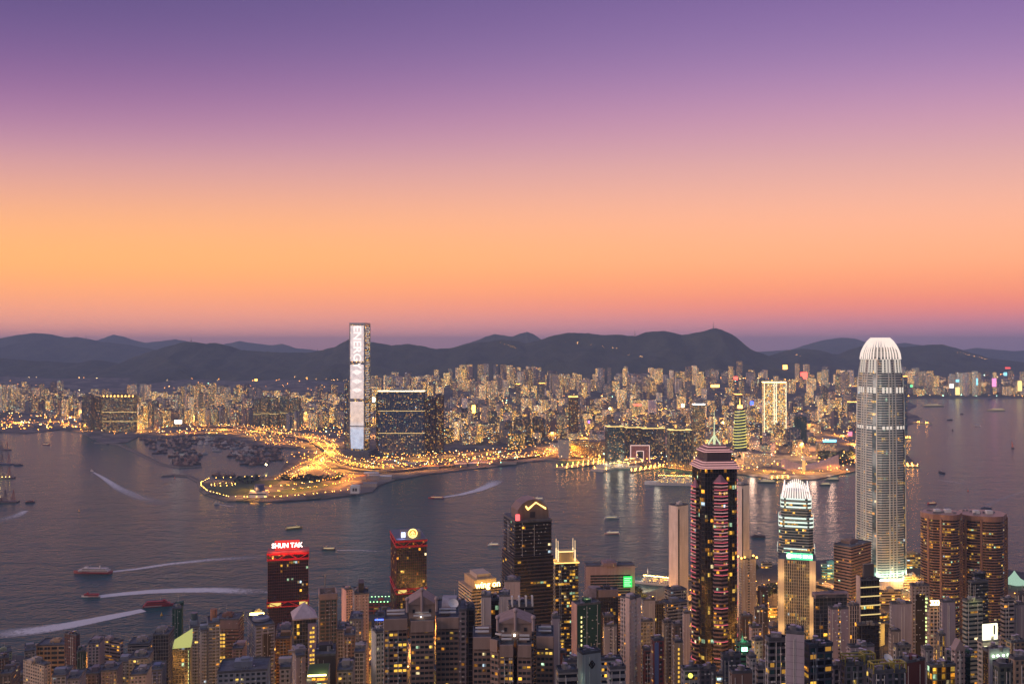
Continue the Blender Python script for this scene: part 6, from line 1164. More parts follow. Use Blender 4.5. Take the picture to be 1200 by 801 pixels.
    B(753, 755, 763, 761, 640, 'grid', (.24, .10, .08), 'brick-red low tower beside the blue-panelled one', AT, lit=.08, th=6); B(748, 750, 765, 728, 850, 'grid', (.38, .34, .27), 'cream terraced tenement behind the blue-panelled tower', AT, lit=.08, th=8)
    t, poly, z0, z1 = B(790, 791, 799, 752, 600, 'blank', (.40, .30, .20), 'slim tan tower with one bright amber window column', AT, lit=.02, th=6)
    for k in range(18): addbox(t, 'lit_window', poly, 0, .38, .62, z1-5-k*3, z1-3.4-k*3, .4, .55, MAT['pane_lit'])
    t, poly, z0, z1 = B(799, 801, 818, 784, 520, 'grid', (.42, .41, .45), 'white gridded block with a yellow round lamp sign at its top', BD, lit=.02, th=6); addbox(t, 'sign_board', poly, 0, .25, .7, z1-5, z1-.6, .5, .9, MAT['dark']); a, b = poly[0], poly[1]; mb = MB(); mb.ball((a[0]+(b[0]-a[0])*.42, a[1]-1.1, z1-2.7), 1.4); build(mb, 'round_sign', emis('round_sign', (.95, .9, .15), 1.6), t)
    t, poly, z0, z1 = B(677, 683, 703, 766, 520, 'blank', (.42, .47, .47), 'pale boxy rooftop block with a dark diamond mark on its wall', BD, lit=0, th=22, st='xxgx'); a, b = poly[0], poly[1]; L_ = math.hypot(b[0]-a[0], b[1]-a[1]); ax, ay = (b[0]-a[0])/L_, (b[1]-a[1])/L_; mb = MB(); c = (a[0]+ax*L_*.5+ay*.6, a[1]+ay*L_*.5-ax*.6, z1-6)
    P4 = [(c[0]+ax*dx, c[1]+ay*dx, c[2]+dz) for dx, dz in ((0, 2.2), (1.8, 0), (0, -2.2), (-1.8, 0))]
    for i in range(4): mb.bar(P4[i], P4[(i+1) % 4], .28)
    mb.bar((c[0], c[1], c[2]+1), (c[0], c[1], c[2]-1), .5); build(mb, 'diamond_mark', MAT['dark'], t); lamp((a[0]-4, a[1]-4, z1-14), 400, (.7, 1, .8), 1)
    B(652, 655, 676, 787, 480, 'band', (.30, .29, .28), 'low pale terraced roofs below the boxy diamond-marked block', BD, lit=.05, th=8); B(712, 715, 732, 783, 480, 'band', (.33, .33, .36), 'low pale block just below the foot of the white slab', BD, lit=.02, th=8); B(652, 653, 663, 764, 600, 'grid', (.30, .13, .09), 'small terracotta block below the slim pale blind tower', BD, lit=.02, th=6)
    B(703, 705, 728, 773, 560, 'band', (.38, .42, .44), 'low white colonnaded terrace between diamond block and white slab', BD, lit=.3, th=6, bay=1.8); B(660, 662, 684, 775, 590, 'grid', (.28, .26, .24), 'low rooftops with white ducts behind the diamond-marked block', BD, lit=.08, th=6)
    # around and right of the neon tower
    for a, b, c, yt, l in ((784, 794, 806, 593, 'cream apartment slab with dark window strip, left of the neon tower'), (860, 869, 877.5, 569, 'cream apartment slab half hidden behind the neon tower'),):
        t, poly, z0, z1 = B(a, b, c, yt, 1340, 'blank', (.66, .58, .52), l, AT, 'slab_tower', lit=.02, th=38, st='xxxx', bay=3.2); B_ = addbox(t, 'window_strip', poly, 0, .02, .12, z0, z1-4, .6, 1.0, MAT['dark'])
    t, poly, z0, z1 = B(866, 869, 885, 655, 1050, 'blankr', (.50, .40, .30), 'cream stepped tower with gold lamps on its crown, beside the neon tower', OT, lit=.06, th=12, st='cggg'); mb = MB(); q = offset(poly, -4); mb.prism(q, z1+1.6, z1+10, True); build(mb, 'upper_tier', MAT['wall'], t, (.55, .44, .32))
    for p in list(offset(q, 1))+list(offset(poly, 1)): mb = MB(); mb.ball((*p, z1+2), 1.1, n=6, k=4); build(mb, 'crown_lamp', E['amber'], t)
    for p in offset(poly, 3)[:2]: lamp((*p, z1+3), 2000, (1, .6, .2), 1)
    B(888, 889.5, 899, 689, 900, 'blankr', (.10, .075, .07), 'slim dark tower with a bright lit central window line', AT, lit=.4, th=8, st='cggg'); B(868, 870, 881, 722, 780, 'grid', (.10, .06, .045), 'dark brown tower with rows of tiny amber windows', AT, lit=.25, th=8); B(885, 886, 899, 713, 850, 'grid', (.13, .10, .09), 'dark stepped tower below the slim dark one', AT, lit=.08, th=6)
    B(878, 881, 892, 735, 720, 'blankl', (.50, .36, .33), 'pinkish tower with a curved blank side', AT, lit=.02, th=12); t, poly, z0, z1 = B(863, 864, 881, 754, 680, 'band', (.05, .22, .14), 'block floodlit vivid green on its roof', BD, lit=.02, th=5); lamp((poly[0][0]+4, poly[0][1]-1, z1+4), 900, (.05, 1, .35), 1); addbox(t, 'green_screen', poly, 0, .25, .65, z1-5, z1-2, .6, .8, E['green'])
    t, poly, z0, z1 = B(881, 885, 893, 750, 640, 'grid', (.55, .45, .30), 'cream lit tower with a dark domed cap', AT, lit=.03, th=20, sp=.6, pier=1.6); lamp((poly[0][0], poly[0][1]-6, z1-8), 500, (1, .75, .35), 1); lamp((poly[0][0]-2, poly[0][1]-6, z1-30), 500, (1, .75, .35), 1)
    B(845, 847, 867, 768, 600, 'grid', (.09, .10, .14), 'dark navy block at the foot of the neon tower', AT, lit=.03, th=6); B(876, 878, 885, 770, 560, 'grid', (.44, .42, .42), 'slim white-grey block below the cream lit tower', AT, lit=.02, th=8); B(856, 858, 880, 788, 500, 'blank', (.22, .14, .11), 'flat-roofed brown block at the bottom edge below the green floodlit roof', BD, lit=0, th=6); B(885, 888, 900, 782, 540, 'band', (.22, .20, .20), 'grey block left of the near flats with lit rooms', AT, lit=.03, th=6); B(818, 820, 838, 783, 560, 'grid', (.14, .13, .15), 'dark tank-topped block at bottom centre-right, beside the yellow round sign', BD, lit=.04, th=6); B(838, 840, 852, 791, 600, 'band', (.5, .4, .2), 'small golden lit lobby block under the neon tower', BD, lit=.8, rowlit=.5, th=6, glow=.5)
    # the near flats with big lit rooms
    t, poly, z0, z1 = B(899, 901, 921, 750, 430, 'band', (.17, .165, .19), 'near grey flats, left wing with wide amber lit rooms beside the mauve slab', AT, 'near_apartment_tower', lit=.10, th=6, fh=3.2, bay=3.0, sp=.34, indiv=-60, g='resglass')
    t, poly, z0, z1 = B(921.5, 921.5, 941, 741, 424, 'blank', (.44, .39, .45), 'near blind mauve concrete slab between two wings of grey flats', AT, 'near_apartment_tower', lit=0, dep=9)
    zz = z1-3.4
    while zz > z0+3: addbox(t, 'panel_joint', poly, 0, 0.001, .999, zz, zz+.10, .355, .37, MAT['dark']); zz -= 3.2
    zz = z1
    t, poly, z0, z1 = B(941.5, 948, 974, 757, 436, 'grid', (.11, .11, .14), 'near grey flats, right wing of wide paired windows beside the mauve slab', AT, 'near_apartment_tower', lit=.10, th=14, fh=3.2, bay=3.6, sp=.3, pier=.6, indiv=-70)
    # offices between the bank and the rounded skyscraper
    t, poly, z0, z1 = B(953, 955, 992, 700, 850, 'curt', (.13, .13, .16), 'dark glass office framed at the top by a mauve pergola', OT, lit=.02, rowlit=.01, th=6, gcol=(.9, 1, 1.2), bay=4); mb = MB(); o = offset(poly, .6)
    for i in range(4): mb.bar((*o[i], z1+4), (*o[(i+1) % 4], z1+4), .7); mb.bar((*o[i], z1), (*o[i], z1+4), .6)
    build(mb, 'pergola', MAT['wall'], t, (.28, .23, .27))
    B(972, 973, 993, 713, 700, 'blankr', (.34, .28, .33), 'mauve blind tower with rows of small amber windows in a seam', AT, lit=.5, th=4, st='cggg')
    B(977, 997, 1020, 641, 1250, 'band', (.38, .24, .18), 'square brown banded office with a solid top storey, by the highway', OT, lit=.02, rowlit=.05, th=40, sp=.5, fh=4.2)
    t = bpy.context.scene.objects[-1]
    B(993, 995, 1006, 709, 800, 'fin', (.46, .40, .36), 'slim tower of cream vertical columns beside the black stepped one', OT, lit=.02, th=6)
    t, poly, z0, z1 = B(1004, 1008.5, 1030, 680, 800, 'curt', (.07, .06, .06), 'black stepped glass tower with thin amber floor lines', OT, lit=.01, rowlit=.02, th=12, gcol=(.35, .35, .35)); q = offset(poly, -4); mb = MB(); mb.prism(q, z1+1, z1+14, True); build(mb, 'upper_tier', MAT['stone'], t, (.10, .09, .10)); addbox(t, 'end_wall', poly, 3, 0, 1, z0, z1+4, .4, 1.2, MAT['wall'], (.45, .38, .36))
    for k in range(6): mb = MB(); mb.prism(offset(poly, .8), z1-6-k*8, z1-5.2-k*8, True); build(mb, 'floor_light', emis('floor_line', (1, .72, .3), .8), t)
    B(1004, 1006, 1029, 732, 770, 'curt', (.04, .04, .045), 'black lower block standing in front of the stepped glass tower', OT, lit=.01, rowlit=.04, th=5, gcol=(.4, .4, .4))
    B(994, 996, 1023, 758, 600, 'blankr', (.40, .34, .38), 'mauve-white low tower below the black one, lit dots down its edge', AT, lit=.2, th=8, st='cggg')
    t, poly, z0, z1 = B(1043, 1045, 1067, 707, 780, 'blank', (.36, .33, .38), 'pale lilac blind tower with a notched roof, right of the black one', OT, lit=.02, th=5); B(1042.5, 1044, 1054, 739, 740, 'blank', (.30, .27, .26), 'grey olive blank annex at the foot of the pale lilac tower', OT, lit=0, th=5)
    t, poly, z0, z1 = B(1067, 1068.5, 1088, 686, 850, 'grid', (.34, .28, .25), 'tower with an orange-brown glass front and a green-white lit right column', OT, lit=.02, th=5, gcol=(1, .5, .2), sp=.55); addbox(t, 'glass_front', poly, 0, .18, .72, z0, z1-8, .3, .9, MAT['glass'], (2.6, 1.4, .5))
    for k in range(26): addbox(t, 'lit_window', poly, 0, .76, .88, z1-9-k*3.6, z1-7.2-k*3.6, .5, .8, emis('greenish_window', (.8, 1, .35), 1.5)) if k % 5 else None
    addbox(t, 'lit_base', poly, 0, .1, .9, z0+10, z0+62, .95, 1.1, plain('orange_lit_glass', (.5, .25, .08), .3)); lamp((poly[0][0]+8, poly[0][1]-8, z0+40), 1800, (1, .5, .1), 1)
    t, poly, z0, z1 = B(1088, 1089, 1102, 711, 780, 'grid', (.58, .44, .32), 'cream gridded block under three glowing amber sign characters', OT, lit=.04, th=5, sp=.4, pier=.9)
    for s in (.03, .37, .69): # three lit blocks of the roof sign, each made of strokes
        mb = MB(); fbox(mb, poly, 0, s, s+.27, z1+2, z1+2.9, -.2, .4); fbox(mb, poly, 0, s, s+.27, z1+5.2, z1+6.1, -.2, .4); fbox(mb, poly, 0, s+.1, s+.16, z1+2.91, z1+5.19, -.2, .4); fbox(mb, poly, 0, s+.2, s+.26, z1+2.91, z1+5.19, -.2, .4); o = build(mb, 'sign_character', emis('amber_sign', (1, .66, .25), 9), t); o['kind'] = 'stuff'
    lamp((poly[0][0]+6, poly[0][1]-4, z1+4), 1600, (1, .55, .15), 1); lamp((poly[0][0]+6, poly[0][1]-7, z1-45), 1500, (1, .5, .15), 1)
    B(1102, 1104, 1118, 705, 720, 'blank', (.33, .29, .33), 'plain grey-mauve blind tower right of the glowing amber sign', OT, lit=0, th=6)
    t, poly, z0, z1 = B(1118, 1119, 1129, 760, 560, 'grid', (.34, .27, .26), 'stone tower with a small pediment top between dark green wings', OT, lit=.01, th=5, sp=.6, pier=1.5, roof=False); o = offset(poly, .6); a, b, c, d = o; m0 = ((a[0]+b[0])/2, (a[1]+b[1])/2, z1+6); m1 = ((c[0]+d[0])/2, (c[1]+d[1])/2, z1+6); mb = MB(); mb.quad([(*a, z1), (*b, z1), m0]); mb.quad([(*b, z1), (*c, z1), m1, m0]); mb.quad([(*c, z1), (*d, z1), m1]); mb.quad([(*d, z1), (*a, z1), m0, m1]); build(mb, 'roof', MAT['wall'], t, (.34, .27, .26))
    for a_, b_, s_ in ((1109, 1117.5, 'left'), (1129.5, 1136, 'right')): B(a_, a_, b_, 768, 566, 'curt', (.03, .09, .07), f'dark green glass wing on the {s_} side of the pedimented stone tower', OT, lit=.02, gcol=(.4, 1.2, 1))
    t, poly, z0, z1 = B(1129, 1132, 1150, 704, 750, 'band', (.30, .33, .30), 'grey-green glass tower with a floodlit stepped top', OT, lit=.02, rowlit=.07, th=14, gcol=(1, 1.5, 1.3)); lamp((poly[0][0]+8, poly[0][1]-3, z1+2), 700, (1, .9, .3), 1)
    B(1134, 1138, 1157, 682, 930, 'band', (.07, .085, .085), 'dark stepped glass tower in front of the wide curved brown tower', OT, lit=.03, rowlit=.06, th=14, gcol=(.5, .7, .6)); B(1138, 1141, 1154, 672, 960, 'curt', (.06, .07, .07), 'smaller dark glass tower rising just behind the dark stepped one', OT, lit=.03, th=12, gcol=(.5, .6, .6))
    t, poly, z0, z1 = B(1147, 1150.5, 1168, 752, 600, 'blank', (.44, .42, .38), 'slim tower crowned by a blazing white and yellow lit billboard', OT, lit=.02, th=14, st='xggg'); addbox(t, 'billboard', poly, 0, .02, .98, z1+1.6, z1+12, -.5, .4, emis('white_billboard', (1, .93, .62), 1.8)); addbox(t, 'billboard_edge', poly, 0, .7, .8, z1+5, z1+11, .45, .6, MAT['dark'])
    for k in range(22): addbox(t, 'lit_window', poly, 0, .08, .24, z1-4-k*2.9, z1-2.3-k*2.9, .5, .7, emis('stair_white', (1, .95, .55), 2.2))
    for s in (.1, .5, .9): lamp((poly[0][0]+(poly[1][0]-poly[0][0])*s, poly[0][1]-4, z1+3), 500, (1, .9, .5), 1)
    t, poly, z0, z1 = B(1153, 1157, 1181, 763, 520, 'curt', (.05, .05, .055), 'black glass block with four green-white lamps along its grey top', BD, lit=.005, th=12, gcol=(.4, .4, .45)); addbox(t, 'top_wall', poly, 0, 0, 1, z1-4, z1+2, .3, .9, MAT['wall'], (.4, .4, .42)); addbox(t, 'side_pier', poly, 0, 0, .16, z0, z1-4, .3, .9, MAT['wall'], (.36, .33, .38))
    for s in (.2, .42, .68, .92): mb = MB(); p = (poly[0][0]+(poly[1][0]-poly[0][0])*s, poly[0][1]+(poly[1][1]-poly[0][1])*s-1.4, z1-2); mb.ball(p, .75, n=6, k=4); build(mb, 'roof_lamp', emis('green_white_lamp', (.7, 1, .6), 5), t); lamp((p[0], p[1]-1, p[2]), 120, (.7, 1, .6), .5)
    B(1174, 1176, 1187, 702, 760, 'band', (.28, .26, .27), 'grey-brown tower with a cluttered lamp-lit rooftop, left half of the right-edge pair', OT, lit=.05, th=8, gcol=(.8, 1, .9)); B(1187, 1188, 1199, 708, 765, 'blank', (.27, .25, .29), 'blind grey tower, right half of the right-edge pair', OT, lit=.02, th=5)
    B(1180, 1184, 1200, 752, 600, 'grid', (.34, .24, .16), 'orange lit low tower at the right frame edge', AT, lit=.05, th=12); B(1193, 1194, 1210, 695, 900, 'grid', (.09, .08, .08), 'dark block at the right frame edge below the pale tent', BD, lit=.05, th=5)
    B(1050, 1061, 1082, 776, 560, 'blank', (.17, .05, .04), 'dark red brick block with a blue-grey roof', BD, lit=.01, th=24, wallm='wall'); t, poly, z0, z1 = B(1086, 1092, 1118, 781, 500, 'curt', (.10, .08, .07), 'low block with an amber glowing glass front at bottom right', BD, lit=.5, rowlit=.2, th=10, gcol=(1.5, .8, .3)); lamp((poly[0][0]+2, poly[0][1]-6, z1-4), 500, (1, .6, .1), 1)
    B(1081, 1083, 1092, 760, 600, 'grid', (.28, .26, .28), 'grey low tower between the red brick block and the glowing glass front', AT, lit=.02, th=5); B(1098, 1100, 1106, 744, 640, 'fin', (.3, .28, .26), 'very slim block with one bright stair line below the blind grey-mauve tower', AT, lit=.5, th=5)
    B(1168, 1170, 1184, 780, 470, 'grid', (.12, .14, .12), 'dark green-grey block at the bottom edge right of the black glass block', BD, lit=.06, th=6); B(1184, 1188, 1206, 772, 470, 'grid', (.38, .28, .20), 'cream-orange block in the bottom right corner', BD, lit=.03, th=8)
    # terraces with yellow frames
    for a, b, c, yt, D, l, cc in ((974, 976, 990, 782, 450, 'low grey terrace block right of the near flats', (.34, .31, .34)), (987, 990, 1011, 779, 440, 'terrace block with yellow painted roof frames and a lit blue room', (.22, .20, .22)), (1011, 1013, 1024, 776, 446, 'pale terrace block between two yellow-framed roofs', (.38, .34, .38)), (1020, 1023, 1046, 788, 425, 'dark terrace block with yellow roof frames and a white dish', (.13, .13, .16)), (1044, 1046, 1060, 787, 440, 'small dark terrace block with slanted yellow rails', (.13, .12, .13))):
        t, poly, z0, z1 = B(a, b, c, yt, D, 'grid', cc, l, BD, lit=.08, th=10, fh=3.2, bay=3.4, sp=.3)
        if 'yellow' in l:
            mb = MB(); o = offset(poly, .2)
            for i in range(4): mb.bar((*o[i], z1+4.5), (*o[(i+1) % 4], z1+4.5), .28); mb.bar((*o[i], z1), (*o[i], z1+4.5), .25); m_ = ((o[i][0]+o[(i+1) % 4][0])/2, (o[i][1]+o[(i+1) % 4][1])/2); mb.bar((*m_, z1), (*m_, z1+4.5), .2)
            build(mb, 'roof_frame', plain('yellow_paint', (.42, .36, .07), .5), t)
        if 'dish' in l: dish(t, (poly[0][0]+9, poly[0][1]+6, z1+5), 2.1)
    B(1000, 1002, 1022, 768, 520, 'blank', (.36, .31, .36), 'long pale roofs with a white roof pipe above the yellow-framed terraces', BD, lit=.02, th=6); B(1048, 1050, 1066, 757, 640, 'grid', (.2, .2, .2), 'dark roof-garden block below the pale lilac tower', BD, lit=.03, th=6)
    # waterfront west and small roofs
    t, poly, z0, z1 = B(250, 256, 313, 788, 600, 'grid', (.26, .29, .36), 'broad low building with a big blue-grey flat roof at bottom left', BD, lit=.03, th=10)
    for a, b, c, yt, D, l, cc in ((60, 62, 78, 792, 800, 'blue-roofed low tenement below the narrow dark brown tower', (.26, .28, .34)), (78, 80, 93, 796, 780, 'small bluish tenement right of the blue-roofed one at bottom left', (.25, .26, .32)), (117, 120, 138, 786, 820, 'tenement with pale blue rooftop sheds left of the long white parapet', (.25, .22, .24)), (152, 154, 172, 791, 760, 'low block with a long white parapet at bottom left', (.4, .36, .38)), (172, 174, 190, 786, 800, 'low block with bright blue rooftop tarpaulin', (.14, .18, .34)), (138, 139, 153, 776, 880, 'pale blue roofed tenement between lit blocks at bottom left', (.28, .30, .36)), (0, 1, 14, 790, 800, 'dark low roofs in the bottom left corner', (.12, .11, .12)), (97, 99, 117, 790, 830, 'dim mauve low block under the pale mauve tower', (.22, .18, .21))):
        B(a, b, c, yt, D, 'grid', cc, l, BD, lit=.06, th=12)
rows()
# filler: plain town blocks in the streets behind, each in a gap
LAND = [(1176, 'tall pale rooftop'),]
REFS = [(0, 190, 'between the shore blocks at bottom left'), (190, 340, 'below the blue-grey balconied towers'), (340, 450, 'in the streets around the pyramid-roofed tower'), (450, 600, 'behind the gabled brown flats'), (600, 720, 'behind the netted tower'), (720, 810, 'left of the neon tower'), (810, 960, 'between the neon tower and the gold-finned bank'), (960, 1080, 'around the black stepped tower'), (1080, 1260, 'below the curved brown towers')]
fc = {}; tries = 0; made = 0
FT = [('grey', GY, AT), ('brown', BR, AT), ('cream', CR, AT), ('tan', TA, BD), ('olive', OL, BD), ('pale', PK, AT), ('dark', DK, OT), ('mauve', (.28, .22, .26), BD)]
frnd = random.Random(42)
while made < 150 and tries < 6000:
    tries += 1; px = frnd.uniform(-15, 1215); D = frnd.uniform(520, 1330); x = Xd(px, D); coast = lerp_pts(HKC, px)
    if D > coast-60: continue
    w_ = frnd.uniform(13, 30); h_ = frnd.uniform(22, 62) if D < 1000 else frnd.uniform(12, 34); d_ = frnd.uniform(14, 24); a = R(frnd.uniform(10, 34)); c, s = math.cos(a), math.sin(a)
    pl = [(x, D), (x+c*w_, D+s*w_), (x+c*w_-s*d_, D+s*w_+c*d_), (x-s*d_, D+c*d_)]
    if overlaps(pl): continue
    z1_ = hz(x, D)+h_; yy = HY+(H-z1_)*F/D
    if yy < 715 and px < 860: continue
    if yy > 830: continue
    nm, cc, cat = frnd.choice(FT); ref = next(r for r in REFS if r[0]-20 <= px < r[1])[2]; hz_w = 'taller' if h_ > 45 else ('low' if h_ < 30 else 'mid-height'); key = (nm, hz_w, ref); fc[key] = fc.get(key, 0)+1
    made += 1; sty = frnd.choice(('res', 'grid', 'band', 'blankr', 'grid')) if cat != OT else 'curt'
    t, *_ = B(0, 0, 0, 0, D, sty, tuple(v*frnd.uniform(.75, 1.15) for v in cc), '', cat, lit=frnd.uniform(.02, .16), poly=pl, z1=z1_, small=True); t['fk'] = '|'.join(key); t['fx'] = px
    t['group'] = 'plain town blocks in the streets'
sl = MB(); k = 0; tr_ = 0
while k < 95 and tr_ < 4000:
    tr_ += 1; px = random.uniform(-10, 1210); D = random.uniform(540, 1420); x = Xd(px, D)
    if D > lerp_pts(HKC, px)-50 or any(math.hypot(x-a, D-b) < c*.8+4 for a, b, c in FOOT): continue
    k += 1; z = max(3, hz(x, D)); lamp((x, D, z+13), random.uniform(9000, 34000)*(.5+D/1200), (1, random.uniform(.36, .52), .07), 1.5)
    for q in range(5): sl.octa((x+random.uniform(-14, 14), D+random.uniform(-30, 30), z+random.uniform(5, 11)), random.uniform(.3, .55))
for px, py, D, e in ((428, 745, 1000, 3), (430, 762, 880, 3), (433, 780, 780, 3), (436, 798, 700, 3), (326, 790, 700, 1.5), (345, 796, 660, 1.5), (660, 752, 820, 4), (664, 742, 880, 3), (656, 760, 760, 3), (845, 796, 720, 3), (852, 780, 800, 2), (900, 745, 1000, 3), (895, 725, 1100, 3), (945, 690, 1330, 3), (968, 690, 1300, 3), (1042, 740, 1000, 3), (1058, 720, 1100, 3), (1066, 700, 1200, 3), (1075, 765, 800, 3), (1040, 765, 860, 2), (1192, 700, 1350, 3), (1190, 720, 1100, 2), (770, 700, 1330, 3), (800, 700, 1300, 2), (285, 752, 1060, 2), (60, 770, 980, 1.5), (120, 776, 1000, 1.5), (480, 735, 1120, 2), (510, 715, 1240, 2), (730, 745, 960, 2)):
    x = Xd(px, D); z = max(3, hz(x, D)); lamp((x, D, z+16), e*16000*(.4+D/1000), (1, .42, .07), 1.5)
    for q in range(9): sl.octa((x+random.uniform(-12, 12), D+random.uniform(-40, 40), z+random.uniform(5, 14)), random.uniform(.35, .7))
o = build(sl, 'street_lights', emis('town_street_light', (1, .55, .15), 22)); o['kind'] = 'stuff'
byk = {}
for o in list(C.objects):
    if o.get('fk'): byk.setdefault(o['fk'], []).append(o)
for k, L_ in byk.items():
    nm, hw, ref = k.split('|'); L_.sort(key=lambda o: o['fx'])
    for i, o in enumerate(L_):
        o['label'] = f"{hw} {nm} {o['category'] if o['category'] != 'building' else 'block'} {ref}" if len(L_) == 1 else f"{ORD[i]} {hw} {nm} {o['category'] if o['category'] != 'building' else 'block'} from left {ref}"
        del o['fk']; del o['fx']
#@@BOATS
# ------------------------------------------------------------------ island waterfront: highway, halls, piers, trees
def W3(px, D, z=3.0): return Vector((Xd(px, D), D, z))
def iroad(pts, wd, name, z):
    P2 = [W3(px, D, z) for px, D in pts]; mb = MB(); kb = MB()
    for a, b in zip(P2, P2[1:]):
        d = (b-a).normalized(); n = Vector((-d.y, d.x, 0))*wd/2; mb.quad([a-n, b-n, b+n, a+n])
        for sg in (-1, 1): p, q = a+n*sg, b+n*sg; o = n.normalized()*sg*.5; u = Vector((0, 0, 1.0)); kb.quad([p, q, q+u, p+u]); kb.quad([p+o, q+o, q+o+u, p+o+u]); kb.quad([p+u, q+u, q+o+u, p+o+u])
        m2 = MB()
    structure(build(mb, name, MAT['road'])); structure(build(kb, 'road_kerb', MAT['rock']))
    return P2
HWY = [([(735, 1360), (770, 1395), (800, 1420), (860, 1470), (920, 1500), (960, 1520), (990, 1470)], 24, 8), ([(740, 1320), (800, 1370), (880, 1390), (960, 1400), (1040, 1420), (1080, 1440)], 16, 3.1), ([(1040, 1560), (1070, 1530), (1120, 1460), (1170, 1420), (1230, 1400)], 22, 8), ([(1060, 1500), (1110, 1400), (1180, 1350), (1230, 1340)], 14, 3.1), ([(330, 1150), (420, 1180), (520, 1230), (620, 1260), (700, 1290), (735, 1360)], 18, 3.1), ([(430, 1120), (437, 1000), (446, 900), (440, 780)], 12, 3.1)]
ml = MB(); mr_ = MB()
for pts, wd, z in HWY:
    P2 = iroad(pts, wd, 'highway', z)
    for a, b in zip(P2, P2[1:]):
        L = (b-a).length; d = (b-a).normalized(); n = Vector((-d.y, d.x, 0)); s = 0
        while s < L:
            for sg in (-1, 1): p = a+d*s+n*sg*(wd/2-1)+Vector((0, 0, 9)); ml.octa(p, .55)
            if random.random() < .8: mr_.octa(a+d*(s+random.random()*20)+n*random.uniform(-.4, .4)*wd+Vector((0, 0, 1)), .45)
            s += 24
        for k in range(int(L//70)+1): p = a+d*(k*70+20)+Vector((0, 0, 14)); spot(p+Vector((0, 0, 14)), 150000, (1, .40, .06), 2, 156)
o = build(ml, 'street_lights', emis('island_street_light', (1, .42, .06), 18)); o['kind'] = 'stuff'; o = build(mr_, 'traffic_lights_glow', emis('vehicle_lamps', (1, .75, .5), 10)); o['kind'] = 'stuff'
def hall(px0, px1, D, h, label, col, cat='building', name='waterfront_hall', lit=.4, dep=30, roof=(.3, .28, .25), sty='band', th=4, rowlit=.3, glow=.6):
    return B(px0, px0+1, px1, 0, D, sty, col, label, cat, name, lit=lit, rowlit=rowlit, glow=glow, z1=3+h, th=th, fh=4.5, bay=5, gcol=(1.5, 1, .5), zb=2)
hall(1055, 1085, 1640, 24, 'long pier building glowing orange under a blue roof beside the rounded skyscraper', (.5, .35, .18)); hall(1058, 1078, 1500, 20, 'white-roofed mall block at the foot of the rounded skyscraper', (.5, .48, .42), lit=.3)
hall(1028, 1056, 1400, 22, 'pale mall podium in front of the rounded skyscraper', (.46, .42, .34), lit=.25); hall(1030, 1050, 1290, 18, 'yellow lit post office block below the rounded skyscraper', (.5, .42, .26), lit=.5)
hall(962, 985, 1560, 26, 'pier building with a teal roof left of the square brown office', (.10, .30, .32), lit=.5); hall(956, 976, 1330, 16, 'low pale roofs by the orange highway beside the bank', (.4, .4, .44), lit=.2)
hall(885, 910, 1340, 14, 'yellow glowing low block between the bank and the slim dark tower', (.6, .4, .15), lit=.8); hall(1060, 1082, 1330, 15, 'pale elevated deck building left of the curved brown towers', (.42, .38, .32), lit=.3)
hall(1125, 1175, 1480, 12, 'dark low pier deck right behind the curved brown towers', (.2, .2, .2), lit=.1); hall(1080, 1110, 1560, 14, 'low pier roofs behind the curved brown towers', (.35, .3, .25), lit=.5)
for i, (a, b, D, c) in enumerate(((742, 752, 1455, 'first'), (800, 812, 1545, 'second'), (892, 904, 1640, 'third'), (918, 934, 1670, 'fourth'))): hall(a, b, D, 9, f'{["narrow pier shed left of the white moored ship","pier shed just right of the cream slab pair","pier shed behind the cream stepped tower","pier shed seen beyond the stepped green tower"][i]}', (.4, .36, .3), name='pier_shed', lit=.3)
# green-white membrane tent
t = thing('membrane_tent', 'pale green glowing peaked tent roof by the water at the right edge', 'tent', tuple(W3(1188, 1520))); mb = MB(); n = 16; prof = [(24, 0, 6), (16, 0, 8), (8, 0, 13), (2.5, 0, 21), (.5, 0, 25)]
mb.loft([[(r*math.cos(q*math.pi/8)*(1+.1*(q % 2)), r*math.sin(q*math.pi/8)*(1+.1*(q % 2)), z) for q in range(16)] for r, _, z in prof], cap=False); link('canopy', mb.mesh('canopy', emis('lit_membrane', (.62, .95, .72), .55)), t)
for q in range(8): mb = MB(); mb.bar((23*math.cos(q*.785), 23*math.sin(q*.785), 0), (23*math.cos(q*.785), 23*math.sin(q*.785), 7), .5); link('mast', mb.mesh('mast', MAT['metal']), t)
# trees: leaf-clump crowns on trunks
def tree_at(x, y, z, r, label, group):
    t = thing('tree', label, 'tree', (x, y, z), group); mb = MB(); mb.cyl((0, 0), r*.09, r*.05, 0, r*1.1, 6)
    for k in range(3): a = k*2.1; mb.bar((0, 0, r*.8), (r*.5*math.cos(a), r*.5*math.sin(a), r*1.4), r*.03)
    link('trunk', mb.mesh('trunk', MAT['wood']), t); mb = MB(); rr = random.Random(int(x*7+y))
    for _ in range(260):
        while True:
            p = Vector((rr.uniform(-1, 1), rr.uniform(-1, 1), rr.uniform(-.7, .8)))
            if .3 < p.length < 1: break
        if noise.noise(p*2.3+Vector((x, y, 0))) < -.12: continue
        c = Vector((p.x*r, p.y*r, r*1.5+p.z*r)); u = Vector((rr.uniform(-1, 1), rr.uniform(-1, 1), rr.uniform(-.5, .5))).normalized(); v = u.cross(Vector((rr.uniform(-1, 1), rr.uniform(-1, 1), 1))).normalized(); s_ = r*.16; mb.quad([c-u*s_-v*s_, c+u*s_-v*s_, c+u*s_+v*s_, c-u*s_+v*s_])
    link('crown', mb.mesh('crown', MAT['leaf']), t); return t
